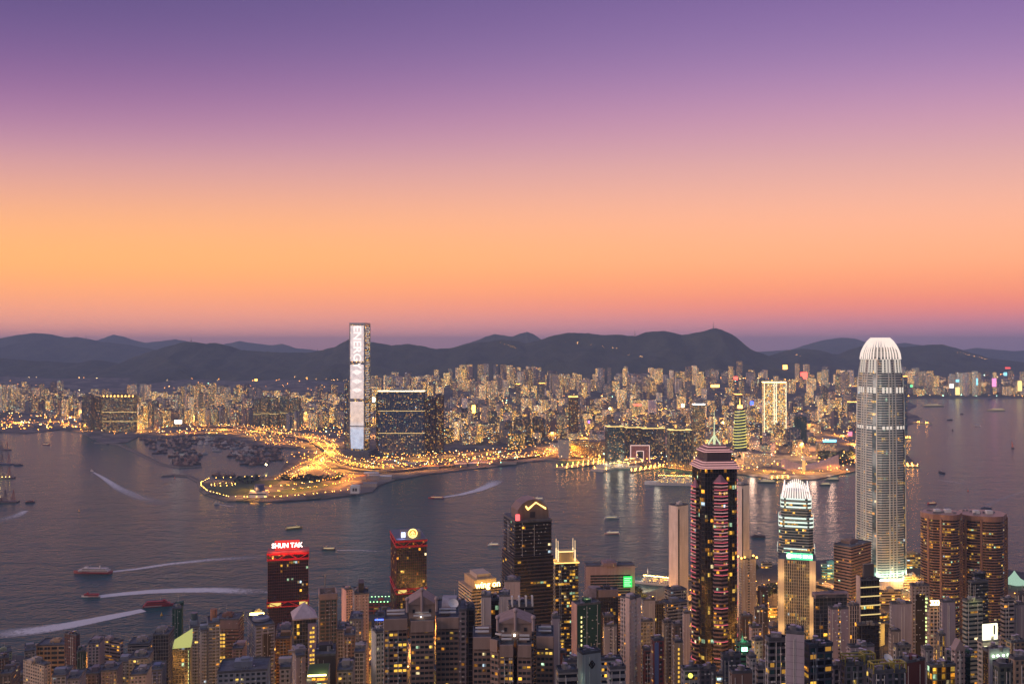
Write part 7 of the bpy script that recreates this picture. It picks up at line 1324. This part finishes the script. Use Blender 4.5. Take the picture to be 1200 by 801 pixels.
for i, (px, D) in enumerate(((884, 1600), (950, 1560), (944, 1600), (1003, 1360), (745, 1430), (752, 1410), (1050, 1350), (1085, 1380), (905, 1450), (897, 1430))):
    tree_at(Xd(px, D), D, 3, random.uniform(7, 10), 'dark leafy tree beside the lamp-lit waterfront highway', 'trees by the island highway')
# wooded ground: leafy masses nobody could count
def leafmass(name, pts, dens, r0, zf):
    mb = MB()
    for (px0, px1, D0, D1) in pts:
        A = abs(Xd(px1, D0)-Xd(px0, D0))*(D1-D0); n = int(A*dens)
        for _ in range(n):
            D = random.uniform(D0, D1); px = random.uniform(px0, px1); x = Xd(px, D)
            if noise.noise(Vector((x*.01, D*.01, 3))) < -.05: continue
            z = zf(x, D); c = Vector((x, D, z+random.uniform(.2, 1.3)*r0)); 
            for _k in range(5):
                u = Vector((random.uniform(-1, 1), random.uniform(-1, 1), random.uniform(-.4, .6))).normalized(); v = u.cross(Vector((random.uniform(-1, 1), .3, 1))).normalized(); s_ = r0*random.uniform(.3, .7); q = c+u*r0*.5; mb.quad([q-u*s_-v*s_, q+u*s_-v*s_, q+u*s_+v*s_, q-u*s_+v*s_])
    o = build(mb, name, MAT['leaf']); o['kind'] = 'stuff'
leafmass('park_foliage', [(870, 900, 3650, 3900), (735, 800, 3900, 4300), (620, 700, 4700, 5100), (500, 560, 5300, 5700), (960, 1000, 3050, 3400), (330, 400, 2650, 2750), (250, 310, 2650, 2720), (840, 870, 3150, 3250)], .006, 9, lambda x, y: kz(x, y) if y > 4550 else 3)
leafmass('hillside_foliage', [(-20, 1220, 430, 760)], .012, 5, hz)
# ------------------------------------------------------------------ boats
WATERZ = .15
def hull(mb, L, Bm, h, sheer=.25, m=0):
    n = 10; rings = []
    for k in range(n+1):
        u = k/n; x = (u-.5)*L; w_ = Bm/2*(1-max(0, (u-.55)/.45)**2.2)*(.88+.12*min(1, u*5)); w_ = max(w_, .05); top = h*(1+sheer*max(0, u-.5)*2)
        rings.append([(x, -w_*.7, -.6), (x, w_*.7, -.6), (x, w_, top), (x, -w_, top)])
    mb.loft(rings, m)
def boat_base(name, label, cat, px, py, heading, group=None): v = Gd(px, py, 0); return thing(name, label, cat, (v.x, v.y, WATERZ), group, R(heading))
def wake(px0, py0, pts, w0, w1, label, dense=1.0):
    P2 = [Gd(px0, py0)]+[Gd(a, b) for a, b in pts]; mb = MB(); n = len(P2)
    tot = sum((b-a).length for a, b in zip(P2, P2[1:])); acc = 0; rows_ = []
    for i, p in enumerate(P2):
        a, b = P2[max(i-1, 0)], P2[min(i+1, n-1)]; d = (b-a); d.z = 0; d.normalize(); nn = Vector((-d.y, d.x, 0)); u = acc/tot; wd = w0+(w1-w0)*u
        rows_.append([(p.x+nn.x*wd*s, p.y+nn.y*wd*s, .12) for s in (-.5, -.25, 0, .25, .5)]); rows_[-1].append(u); 
        if i < n-1: acc += (P2[i+1]-p).length
    for A, Bq in zip(rows_, rows_[1:]):
        for s in range(4): mb.quad([A[s], A[s+1], Bq[s+1], Bq[s]], [(A[5], s/4), (A[5], (s+1)/4), (Bq[5], (s+1)/4), (Bq[5], s/4)])
    o = build(mb, 'wake', MAT['foam']); o['kind'] = 'stuff'; o['dense'] = float(dense)
def ferry(px, py, L, hd, label, hullc, decks, cabin, stripe=None, lit=True, name='ferry', cat='ferry', funnel=None, group=None):
    t = boat_base(name, label, cat, px, py, hd, group); Bm = L*.2; mb = MB(); hull(mb, L, Bm, L*.045+.8); link('hull', mb.mesh('hull', MAT['hull']), t, hullc); z = L*.045+.8
    for k in range(decks):
        a, b = -.44+k*.05, .34-k*.09; mb = MB(); mb.box(a*L, b*L, -Bm*.42+k*.3, Bm*.42-k*.3, z, z+2.4); mb.box(a*L-.4, b*L+.4, -Bm*.44+k*.3, Bm*.44-k*.3, z+2.4, z+2.7); link('deck_cabin', mb.mesh('deck_cabin', MAT['hull']), t, cabin if k % 2 == 0 else tuple(v*.85 for v in cabin))
        for sg in (-1, 1):
            mb = MB(); y = sg*(Bm*.42-k*.3+.05); mb.box(a*L+1, b*L-1, min(y, y+sg*.08), max(y, y+sg*.08), z+1.0, z+1.9); link('window_band', mb.mesh('window_band', emis('cabin_light', (1, .78, .4), .9) if lit else MAT['dark']), t)
        z += 2.7
    mb = MB(); mb.box(.12*L, .2*L, -Bm*.2, Bm*.2, z, z+2.2); link('wheelhouse', mb.mesh('wheelhouse', MAT['hull']), t, cabin); mb = MB(); mb.cyl((.05*L, 0), .2, .1, z, z+6, 6); link('mast', mb.mesh('mast', MAT['metal']), t)
    if funnel: mb = MB(); mb.cyl((-.2*L, 0), L*.03, L*.025, z, z+L*.06, 10); link('funnel', mb.mesh('funnel', MAT['hull']), t, funnel)
    if stripe:
        for sg in (-1, 1): mb = MB(); y = sg*(Bm*.5+.02); mb.box(-.45*L, .1*L, min(y, y+sg*.1), max(y, y+sg*.1), L*.03, L*.03+.7); link('stripe', mb.mesh('stripe', MAT['hull']), t, stripe)
    return t
RD, WHT, DKB = (.45, .04, .04), (.72, .66, .62), (.06, .05, .06)
ferry(109, 671, 68, 178, 'long white ferry with a red waterline steaming towards the left edge', (.35, .08, .07), 2, WHT, RD, lit=False, funnel=(.6, .55, .5)); wake(133, 669, [(160, 666), (200, 660), (250, 655), (320, 651)], 12, 40, '', 1.2)
ferry(107, 698.5, 29, 182, 'small red and white catamaran ahead of the broadest white wake', WHT, 1, RD, RD, lit=False); wake(118, 698, [(145, 695), (175, 692.5), (210, 691), (250, 690.5), (310, 693)], 20, 44, '', 3.2)
ferry(187, 709.5, 46, 14, 'larger red and white catamaran crossing by the green netted tower', RD, 2, RD, WHT, lit=False); wake(169, 714, [(150, 718), (120, 724), (80, 732), (40, 738), (-20, 744)], 20, 56, '', 3.0)
ferry(385, 643.5, 27, 180, 'dark catamaran with lit yellow cabin between the two red-trimmed towers', DKB, 1, (.5, .4, .25), (.5, .3, .1)); wake(395, 644, [(420, 644), (455, 646)], 5, 12, '', 1.0)
ferry(511, 583.5, 40, 182, 'red ferry leaving a long curving wake off the park quay', RD, 1, RD, WHT); wake(520, 582, [(540, 579), (560, 574), (575, 568), (586, 561)], 14, 60, '', 2.8)
ferry(108, 552, 18, 140, 'tiny white boat at the head of a long faint wake in the open harbour', WHT, 1, WHT, lit=False); wake(110, 553, [(122, 560), (140, 572), (165, 583), (200, 592)], 8, 60, '', 1.2)
ferry(578, 638.5, 22, 180, 'small white launch with red trim left of the black gabled tower', WHT, 1, WHT, RD); ferry(631, 584.5, 24, 175, 'lone small white launch in mid-harbour above the gold crowned tower', WHT, 1, WHT)
ferry(717, 607, 34, 5, 'white lamp-lit ferry crossing mid-channel left of the neon tower', WHT, 1, (.5, .55, .5), (.1, .3, .2)); ferry(717, 625, 32, 183, 'pinkish white ferry crossing nearer than the other mid-channel one', (.6, .35, .3), 1, WHT, RD); ferry(345, 619, 36, 28, 'yellow lamp-lit ferry passing above the glowing red sign', (.4, .3, .08), 1, (.6, .48, .16)); ferry(1092, 590, 26, 12, 'small red lit boat just above the curved brown towers', RD, 1, (.6, .08, .06))
ferry(888, 629, 30, 172, 'dark empty barge beside the stepped green tower', DKB, 1, DKB, lit=False, name='barge', cat='barge'); ferry(1155, 596, 26, 170, 'dark tugboat above the wider curved brown tower', (.04, .06, .12), 1, (.05, .08, .14), lit=False, name='tugboat', cat='tugboat')
ferry(254, 590, 14, 185, 'tiny motorboat skirting the park sea wall', WHT, 1, WHT, lit=False, name='motorboat', cat='boat'); wake(257, 590.5, [(266, 592), (280, 594)], 3, 8, '', 1.2)
ferry(36, 588.5, 24, 10, 'small dark tugboat right of the crane barge', DKB, 1, (.35, .15, .12), lit=False, name='tugboat', cat='tugboat'); ferry(22, 545, 30, 8, 'low dark boat off the lit pontoon at the left edge', DKB, 1, (.15, .14, .16), lit=False, name='barge', cat='barge'); ferry(54, 521, 34, 170, 'reddish tugboat below the lit container yard', (.3, .06, .05), 1, (.35, .1, .08), name='tugboat', cat='tugboat')
ferry(1167, 481, 110, 178, 'yellow floodlit pleasure ship far out on the right', (.6, .5, .3), 3, (.75, .6, .3), lit=True, name='pleasure_ship', cat='ship'); ferry(1094, 476, 150, 8, 'yellow lit ferry at the far eastern quay', (.6, .5, .3), 3, (.75, .6, .35), name='moored_ferry', cat='ferry')
for i, (px, py, l) in enumerate(((1113, 492, 'tiny dark barge mid-channel far right, nearer the quay'), (1127, 485, 'tiny dark boat above the other barges on the far right water'), (1116, 504, 'tiny dark boat below two others on the far right water'), (1103, 554, 'tiny dark boat alone level with the park in the eastern channel'), (1145, 499, 'tiny pale boat left of the orange-sailed junk'))): ferry(px, py, 34, 5+i*30, l, DKB if i < 4 else WHT, 1, DKB if i < 4 else WHT, lit=False, name='small_boat', cat='boat')
wake(1100, 562, [(1120, 565), (1150, 569)], 8, 22, '', .5); wake(1200, 575, [(1170, 585), (1140, 600)], 4, 30, '', .3); wake(1050, 512, [(1100, 517), (1150, 523), (1200, 526)], 3, 26, '', .15); wake(30, 598, [(20, 604), (-10, 612)], 20, 60, '', .7)
wake(300, 691, [(340, 697), (420, 690)], 20, 34, '', .3)
t = boat_base('sailing_junk', 'small junk with orange-red sails alone on the right-hand water', 'sailing boat', 1186, 525, 80); mb = MB(); hull(mb, 26, 7, 3); link('hull', mb.mesh('hull', MAT['wood']), t)
for x, h_ in ((-6, 20), (3, 27)): mb = MB(); mb.prism([(x-5, -.1), (x+5, -.1), (x+5, .1), (x-5, .1)], 5, h_, True, poly1=[(x-1, -.1), (x+4, -.1), (x+4, .1), (x-1, .1)]); link('sail', mb.mesh('sail', MAT['hull']), t, (.7, .22, .12)); mb = MB(); mb.cyl((x, 0), .3, .2, 1, h_+2, 6); link('mast', mb.mesh('mast', MAT['wood']), t)
# channel buoys
for i, (px, py) in enumerate(((190, 720.5), (93, 598.5), (1134, 575), (205, 560))):
    t = boat_base('channel_buoy', ['yellow buoy just below the larger red catamaran', 'small orange buoy in open water at the left', 'tiny reddish buoy in the right-hand channel', 'tiny buoy beside the hooked breakwater'][i], 'buoy', px, py, 0); mb = MB(); mb.cyl((0, 0), 1.8, 1.8, 0, 1.6, 10); mb.cyl((0, 0), 1.2, .3, 1.6, 5, 8); link('float', mb.mesh('float', MAT['hull']), t, (.6, .35, .03) if i < 2 else (.6, .15, .08))
# cruise ship and liner at the ocean terminal
def bigship(px, py, L, hd, decks, label, func, name='cruise_ship', lit=.6, frac=.78, hz0=8):
    t = boat_base(name, label, 'ship', px, py, hd); Bm = L*.14; mb = MB(); hull(mb, L, Bm, hz0, .35); link('hull', mb.mesh('hull', MAT['hull']), t, (.72, .70, .68)); z = hz0
    for k in range(decks):
        a, b = -.46+k*.012, (frac-.5)-k*.035; p = [(a*L, -Bm*.44), (b*L-4, -Bm*.44), (b*L, -Bm*.2), (b*L, Bm*.2), (b*L-4, Bm*.44), (a*L, Bm*.44)]; mb = MB(); mb.prism(p, z, z+2.9, uvb=3.2, fh=2.9); o = link('deck', mb.mesh('deck', MAT['far']), t, (1, 1, 1)); addcol(o.data, (.74, .70, .66)); o['lit'] = lit; o['rowlit'] = .15; o['glow'] = .6
        mb = MB(); mb.prism(offset(p, .9), z+2.55, z+2.9, True); link('deck_edge', mb.mesh('deck_edge', MAT['white']), t); z += 2.9
    mb = MB(); mb.cyl((-.25*L, 0), L*.03, L*.018, z, z+L*.06, 10); link('funnel', mb.mesh('funnel', MAT['hull']), t, func); mb = MB(); mb.cyl((.12*L, 0), .8, .3, z, z+14, 6); link('mast', mb.mesh('mast', MAT['white']), t)
    mb = MB()
    for k in range(26): mb.octa((L*(-.44+.7*k/26), random.uniform(-.3, .3)*Bm, z+2.5), .9)
    o = link('deck_lamps', mb.mesh('deck_lamps', E['yellow']), t); o['kind'] = 'stuff'; c, s = math.cos(R(hd)), math.sin(R(hd))
    for k in (-.3, 0, .25): lamp((t.location.x+c*L*k+s*Bm*.9, t.location.y+s*L*k-c*Bm*.9, 22), 20000, (1, .85, .6), 8)
    return t
bigship(786, 568, 150, 172, 6, 'bright white cruise ship moored left of the neon tower', (.7, .3, .08)); 
bigship(724, 549, 165, 20, 4, 'long white liner lying against the ship terminal', (.6, .5, .3), name='liner', lit=.5, hz0=6)
t = bigship(764, 684, 62, 160, 3, 'white lamp-lit ferry moored at the near pier right of the mauve slab', (.5, .5, .55), name='moored_ship', lit=.5, hz0=3)
# piers of the far side
def pier(pts, wd, label, h=4.5, col=(.3, .25, .18), name='pier', lampn=10, shed=None):
    P2 = [Gd(px, py) for px, py in pts]; a, b = P2; d = (b-a); L = d.length; ux = (d.x/L, d.y/L); c = (a+b)/2; t = thing(name, label, 'pier', (c.x, c.y, 0)); mb = MB(); mb.obox((0, 0), ux, L, wd, -2, h); link('deck', mb.mesh('deck', MAT['wall']), t, col)
    if shed: mb = MB(); mb.obox((0, 0), ux, L*.86, wd*.6, h, h+shed); o = link('shed', mb.mesh('shed', [MAT['wall']]), t, (.5, .46, .4)); mb = MB(); mb.obox((0, 0), ux, L*.86, wd*.6+.4, h+1.5, h+2.6); link('window_band', mb.mesh('window_band', emis('shed_light', (1, .65, .22), 1.4)), t)
    for k in range(lampn):
        s = (k+.5)/lampn-.5
        for sg in (-1, 1): mb = MB(); p = (ux[0]*L*s-ux[1]*sg*wd*.48, ux[1]*L*s+ux[0]*sg*wd*.48); mb.bar((*p, h), (*p, h+6), .18); mb.octa((*p, h+6.4), .8); link('lamp', mb.mesh('lamp', E['sodium']), t)
    for k in (-.3, 0, .3): spot((c.x+ux[0]*L*k, c.y+ux[1]*L*k, h+18), 45000, (1, .5, .12), 3)
pier([(655, 549.5), (710, 541)], 44, 'lamp-lit vehicle ferry pier slanting left of the liner', lampn=9); pier([(699, 552), (750, 541)], 46, 'long ship terminal pier with a lit white shed behind the liner', shed=14, lampn=6, h=5, col=(.5, .45, .38)); pier([(739, 553.5), (778, 547)], 14, 'thin lit jetty left of the cruise ship', lampn=7)
pier([(900, 562), (925, 561)], 14, 'short star-shaped ferry pier under the clock tower', lampn=4, shed=8); pier([(1071, 495.5), (1091, 497)], 16, 'short dark jetty on the eastern quay', lampn=2); pier([(1058, 514), (1067, 514)], 22, 'small pier stub just right of the rounded skyscraper', lampn=2); pier([(1058, 547), (1074, 546.5)], 30, 'lit corner pier at the eastern point, right of the rounded skyscraper', lampn=3)
for i, (px, py, l) in enumerate(((898, 565, 'lit ferry moored left of the star ferry pier'), (930, 566, 'dark ferry with lit deck in front of the swooping hall'), (975, 562, 'low ferry at the quay right of the swooping hall'), (966, 568, 'faint pink boat off the swooping hall'))): ferry(px, py, 52-i*6, 175+i*4, l, (.12, .16, .14), 2, (.4, .36, .3))
# derrick and crane barges at the left edge, and in the shelter
def derrick(px, py, L, label, hd=0, lit=False, jib=1.0, col=(.12, .08, .07), group=None, name='derrick_barge'):
    t = boat_base(name, label, 'crane barge', px, py, hd, group); mb = MB(); mb.box(-L/2, L/2, -L*.16, L*.16, -.5, 3); link('hull', mb.mesh('hull', MAT['hull']), t, col); mb = MB(); mb.box(-L*.42, -L*.22, -L*.1, L*.1, 3, 11); link('cabin', mb.mesh('cabin', MAT['hull']), t, (.3, .2, .17))
    for x in (-.05, .3): 
        mb = MB(); h_ = L*.55*jib
        for sx, sy in ((-1, -1), (1, -1), (1, 1), (-1, 1)): mb.bar((x*L+sx*L*.07, sy*L*.07, 3), (x*L, 0, h_), .45)
        for q in range(1, 6): f = 1-q/6; zz = 3+(h_-3)*q/6; r_ = L*.07*f; pts = [(x*L+i*r_, j*r_, zz) for i, j in ((-1, -1), (1, -1), (1, 1), (-1, 1))]; [mb.bar(pts[i], pts[(i+1) % 4], .3) for i in range(4)]
        link('derrick_mast', mb.mesh('derrick_mast', MAT['hull']), t, (.35, .14, .10) if x > 0 else (.2, .15, .14)); mb = MB(); mb.bar((x*L, 0, 6), (x*L-L*.42, 0, L*.42*jib), .5); mb.bar((x*L-L*.42, 0, L*.42*jib), (x*L, 0, h_), .12); link('jib', mb.mesh('jib', MAT['hull']), t, (.25, .16, .12))
    if lit:
        for k in range(6): mb = MB(); mb.ball((L*(-.4+.16*k), -L*.15, 6), .9, n=6, k=4); link('deck_lamp', mb.mesh('deck_lamp', E['yellow']), t)
        lamp((t.location.x, t.location.y-L*.3, 14), 14000, (1, .75, .3), 2)
    return t
derrick(8, 588, 60, 'crane barge with two reddish lattice masts at the left edge'); t = derrick(3, 560, 70, 'pontoon barge outlined with yellow work lamps at the left edge', lit=True, jib=.9); derrick(3, 527, 62, 'derrick barge farthest up the left edge'); derrick(4, 544, 66, 'dark derrick barge between the lit pontoon and the farthest one', lit=False, jib=1.1, col=(.05, .07, .12))
# moored fishing boats and lighters of the typhoon shelter
def fishing_boat():
    t = thing('fishing_boat', 'dark wooden working boat moored with many alike behind the breakwater', 'fishing boat', (0, 0, WATERZ), 'moored working boats in the boat shelter'); mb = MB(); hull(mb, 30, 8, 3.2, .6); link('hull', mb.mesh('hull', MAT['wood']), t); mb = MB(); mb.box(-12, -2, -2.8, 2.8, 3, 7.5); mb.box(-10, -5, -2, 2, 7.5, 9.8); link('cabin', mb.mesh('cabin', MAT['hull']), t, (.28, .2, .17)); mb = MB(); mb.cyl((3, 0), .35, .2, 3, 16, 6); mb.bar((3, 0, 14), (12, 0, 7), .2); link('mast', mb.mesh('mast', MAT['dark']), t); return t
def yacht():
    t = thing('motor_yacht', 'small pale motor boat moored among alike ones in the inner boat shelter', 'motor boat', (0, 0, WATERZ), 'pale motor boats in the inner shelter'); mb = MB(); hull(mb, 20, 6, 2.4, .5); link('hull', mb.mesh('hull', MAT['hull']), t, (.5, .48, .48)); mb = MB(); mb.box(-7, 3, -2.1, 2.1, 2.4, 4.8); mb.box(-4, 1, -1.6, 1.6, 4.8, 6.6); link('cabin', mb.mesh('cabin', MAT['hull']), t, (.42, .40, .42)); return t
fb, ya = fishing_boat(), yacht(); nf_ = ny_ = 0; placed = []
ZONES = [(168, 232, 516, 532, 34, 0), (200, 232, 534, 546, 20, 0), (232, 262, 512, 526, 12, 1), (236, 300, 518, 534, 30, 1), (272, 328, 522, 540, 34, 0), (285, 312, 534, 546, 14, 0), (250, 330, 514, 526, 26, 0), (166, 240, 512, 518, 16, 0), (205, 235, 558, 562, 0, 0), (248, 275, 556.5, 559, 5, 0)]
for a, b, c, d, n, kd in ZONES:
    for _ in range(n*6):
        if n <= 0: break
        v = Gd(random.uniform(a, b), random.uniform(c, d), 0)
        if inside((v.x, v.y), KOW) and inside((v.x, v.y), KLAND): continue
        if inside((v.x, v.y), KLAND) or any((v.x-x)**2+(v.y-y)**2 < (15 if kd else 19)**2 for x, y in placed): continue
        placed.append((v.x, v.y)); n -= 1; src = ya if kd else fb
        if kd: ny_ += 1; o = ya if ny_ == 1 else copy_tree(ya)
        else: nf_ += 1; o = fb if nf_ == 1 else copy_tree(fb)
        o.location = (v.x, v.y, WATERZ); o.rotation_euler[2] = random.uniform(-.5, .5)+random.choice((0, math.pi)); s = random.uniform(.75, 1.4); o.scale = (s, s, s)
derrick(212, 545, 52, 'derrick barge rafted among boats just inside the long breakwater'); derrick(298, 542, 46, 'derrick barge moored by the bright lamp in the inner shelter', jib=.8); derrick(226, 541, 44, 'second derrick barge inside the breakwater, right of the larger rafted one', jib=.8)
t = thing('lighthouse_lamp', 'single dazzling lamp on a post at the mouth of the inner shelter', 'harbour lamp', tuple(Gd(312, 552, 0))); mb = MB(); mb.cyl((0, 0), .6, .4, 0, 20, 8); link('post', mb.mesh('post', MAT['dark']), t); mb = MB(); mb.ball((0, 0, 22), 2.4); link('globe', mb.mesh('globe', emis('harbour_globe', (1, .8, .4), 40, True)), t)
# cranes of the container yard and building sites
def tower_crane(px, py, h, label, ang=30, col=(.3, .12, .06)):
    v = Gd(px, py, 3); t = thing('tower_crane', label, 'crane', tuple(v), None, R(ang)); mb = MB()
    for sx, sy in ((-1, -1), (1, -1), (1, 1), (-1, 1)): mb.bar((sx*1.2, sy*1.2, 0), (sx*1.2, sy*1.2, h), .3)
    for k in range(int(h//5)): mb.bar((-1.2, -1.2, k*5), (1.2, -1.2, k*5+5), .2); mb.bar((1.2, 1.2, k*5), (-1.2, 1.2, k*5+5), .2)
    link('mast', mb.mesh('mast', MAT['hull']), t, col); mb = MB(); mb.bar((-12, 0, h), (38, 0, h), .8); mb.bar((0, 0, h+8), (38, 0, h), .2); mb.bar((0, 0, h+8), (-12, 0, h), .2); mb.bar((0, 0, h), (0, 0, h+8), .6); link('jib', mb.mesh('jib', MAT['hull']), t, col)
for a in ((470, 546, 34, 'tower crane over the quay yard below the blue slab', 20), (505, 545, 30, 'tower crane at the centre of the quay yard', 150), (540, 541, 36, 'tower crane farther right along the quay yard', 60), (10, 497, 44, 'crane over the container yard near the left edge', 10), (62, 496, 40, 'crane over the container yard beside the shelter cluster', 120), (590, 537, 30, 'last tower crane on the right of the quay yard', 200)): tower_crane(*a)
# yard sheds on the reclaimed quay
rs = random.Random(5); k = 0
YS = ['pale roofed', 'grey roofed', 'rust roofed', 'white roofed']
for (a, b, c, d, n, where) in ((452, 640, 541, 550, 22, 'on the quay yard below the blue slab'), (-20, 92, 492, 505, 14, 'in the lit container yard at the left'), (415, 470, 556, 570, 7, 'on the dark quay below the tall glowing tower')):
    cnt_ = {}
    for i in sorted([rs.uniform(a, b) for _ in range(n)]):
        v = Gd(i, rs.uniform(c, d), 3)
        if not inside((v.x, v.y-20), KOW+[(14000, 12000), (-14000, 12000)]): continue
        kn = rs.randrange(4); w_ = rs.uniform(24, 60); dd = rs.uniform(14, 24); h_ = rs.uniform(5, 12); cnt_[kn] = cnt_.get(kn, 0)+1
        t = thing('yard_shed', f'{ORD[cnt_[kn]-1]} {YS[kn]} shed from the left {where}', 'shed', (v.x, v.y, 3), 'sheds on the reclaimed yards', R(rs.uniform(-8, 14))); mb = MB(); mb.box(-w_/2, w_/2, -dd/2, dd/2, 0, h_); link('wall', mb.mesh('wall', MAT['wall']), t, (.35, .3, .26)); mb = MB(); A = [(-w_/2-.5, -dd/2-.5, h_), (w_/2+.5, -dd/2-.5, h_), (w_/2+.5, 0, h_+3), (-w_/2-.5, 0, h_+3)]; mb.quad(A); mb.quad([(-w_/2-.5, 0, h_+3), (w_/2+.5, 0, h_+3), (w_/2+.5, dd/2+.5, h_), (-w_/2-.5, dd/2+.5, h_)]); link('roof', mb.mesh('roof', MAT['roofobj']), t, [(.5, .48, .46), (.25, .25, .27), (.32, .14, .08), (.7, .7, .7)][kn])
# far little lights on the hills
bpy.context.view_layer.update(); mb = MB(); HL = [o for o in C.objects if o.name.endswith('_hills') or o.name.endswith('foothills')]
for (x0, y0, x1, y1, n) in ((655, 399, 725, 409, 9), (735, 416, 770, 421, 5), (585, 401, 606, 408, 7), (340, 442, 420, 447, 14), (930, 416, 945, 418, 4), (1120, 412, 1160, 422, 14)):
    for k in range(n):
        u = random.random(); px = x0+(x1-x0)*u; py = y0+(y1-y0)*u+random.uniform(-.6, .6); d = P(px, py, 1000)-Vector((0, 0, H)); d.normalize(); best = None
        for o in HL:
            ok, lc_, nn, _i = o.ray_cast(Vector((0, 0, H)), d)
            if ok and (best is None or lc_.length < best.length): best = lc_
        if best is not None: mb.octa(best-d*6+Vector((0, 0, 4)), random.uniform(1.3, 2.2))
o = build(mb, 'hillside_road_lights', emis('hill_lamp', (1, .5, .12), 14)); o['kind'] = 'stuff'
# hilltop masts
for px, py, D, h, l in ((836, 383.7, 9000, 60, 'thin radio mast on the highest peak above the city'), (224, 399.6, 9000, 40, 'radio mast on the dark left-hand ridge'), (101, 396, 13000, 60, 'thin mast on the pale ridge at far left'), (744, 392, 9000, 50, 'radio mast on the middle of the long ridge'), (372, 412.5, 9000, 40, 'short mast on the saddle left of the glowing tower')):
    v = P(px, py, D); t = thing('radio_mast', l, 'mast', (v.x, v.y, v.z-10)); mb = MB(); mb.cyl((0, 0), 3, .8, 0, h+10, 6); mb.box(-6, 6, -3, 3, 8, 14); link('lattice', mb.mesh('lattice', MAT['dark']), t)
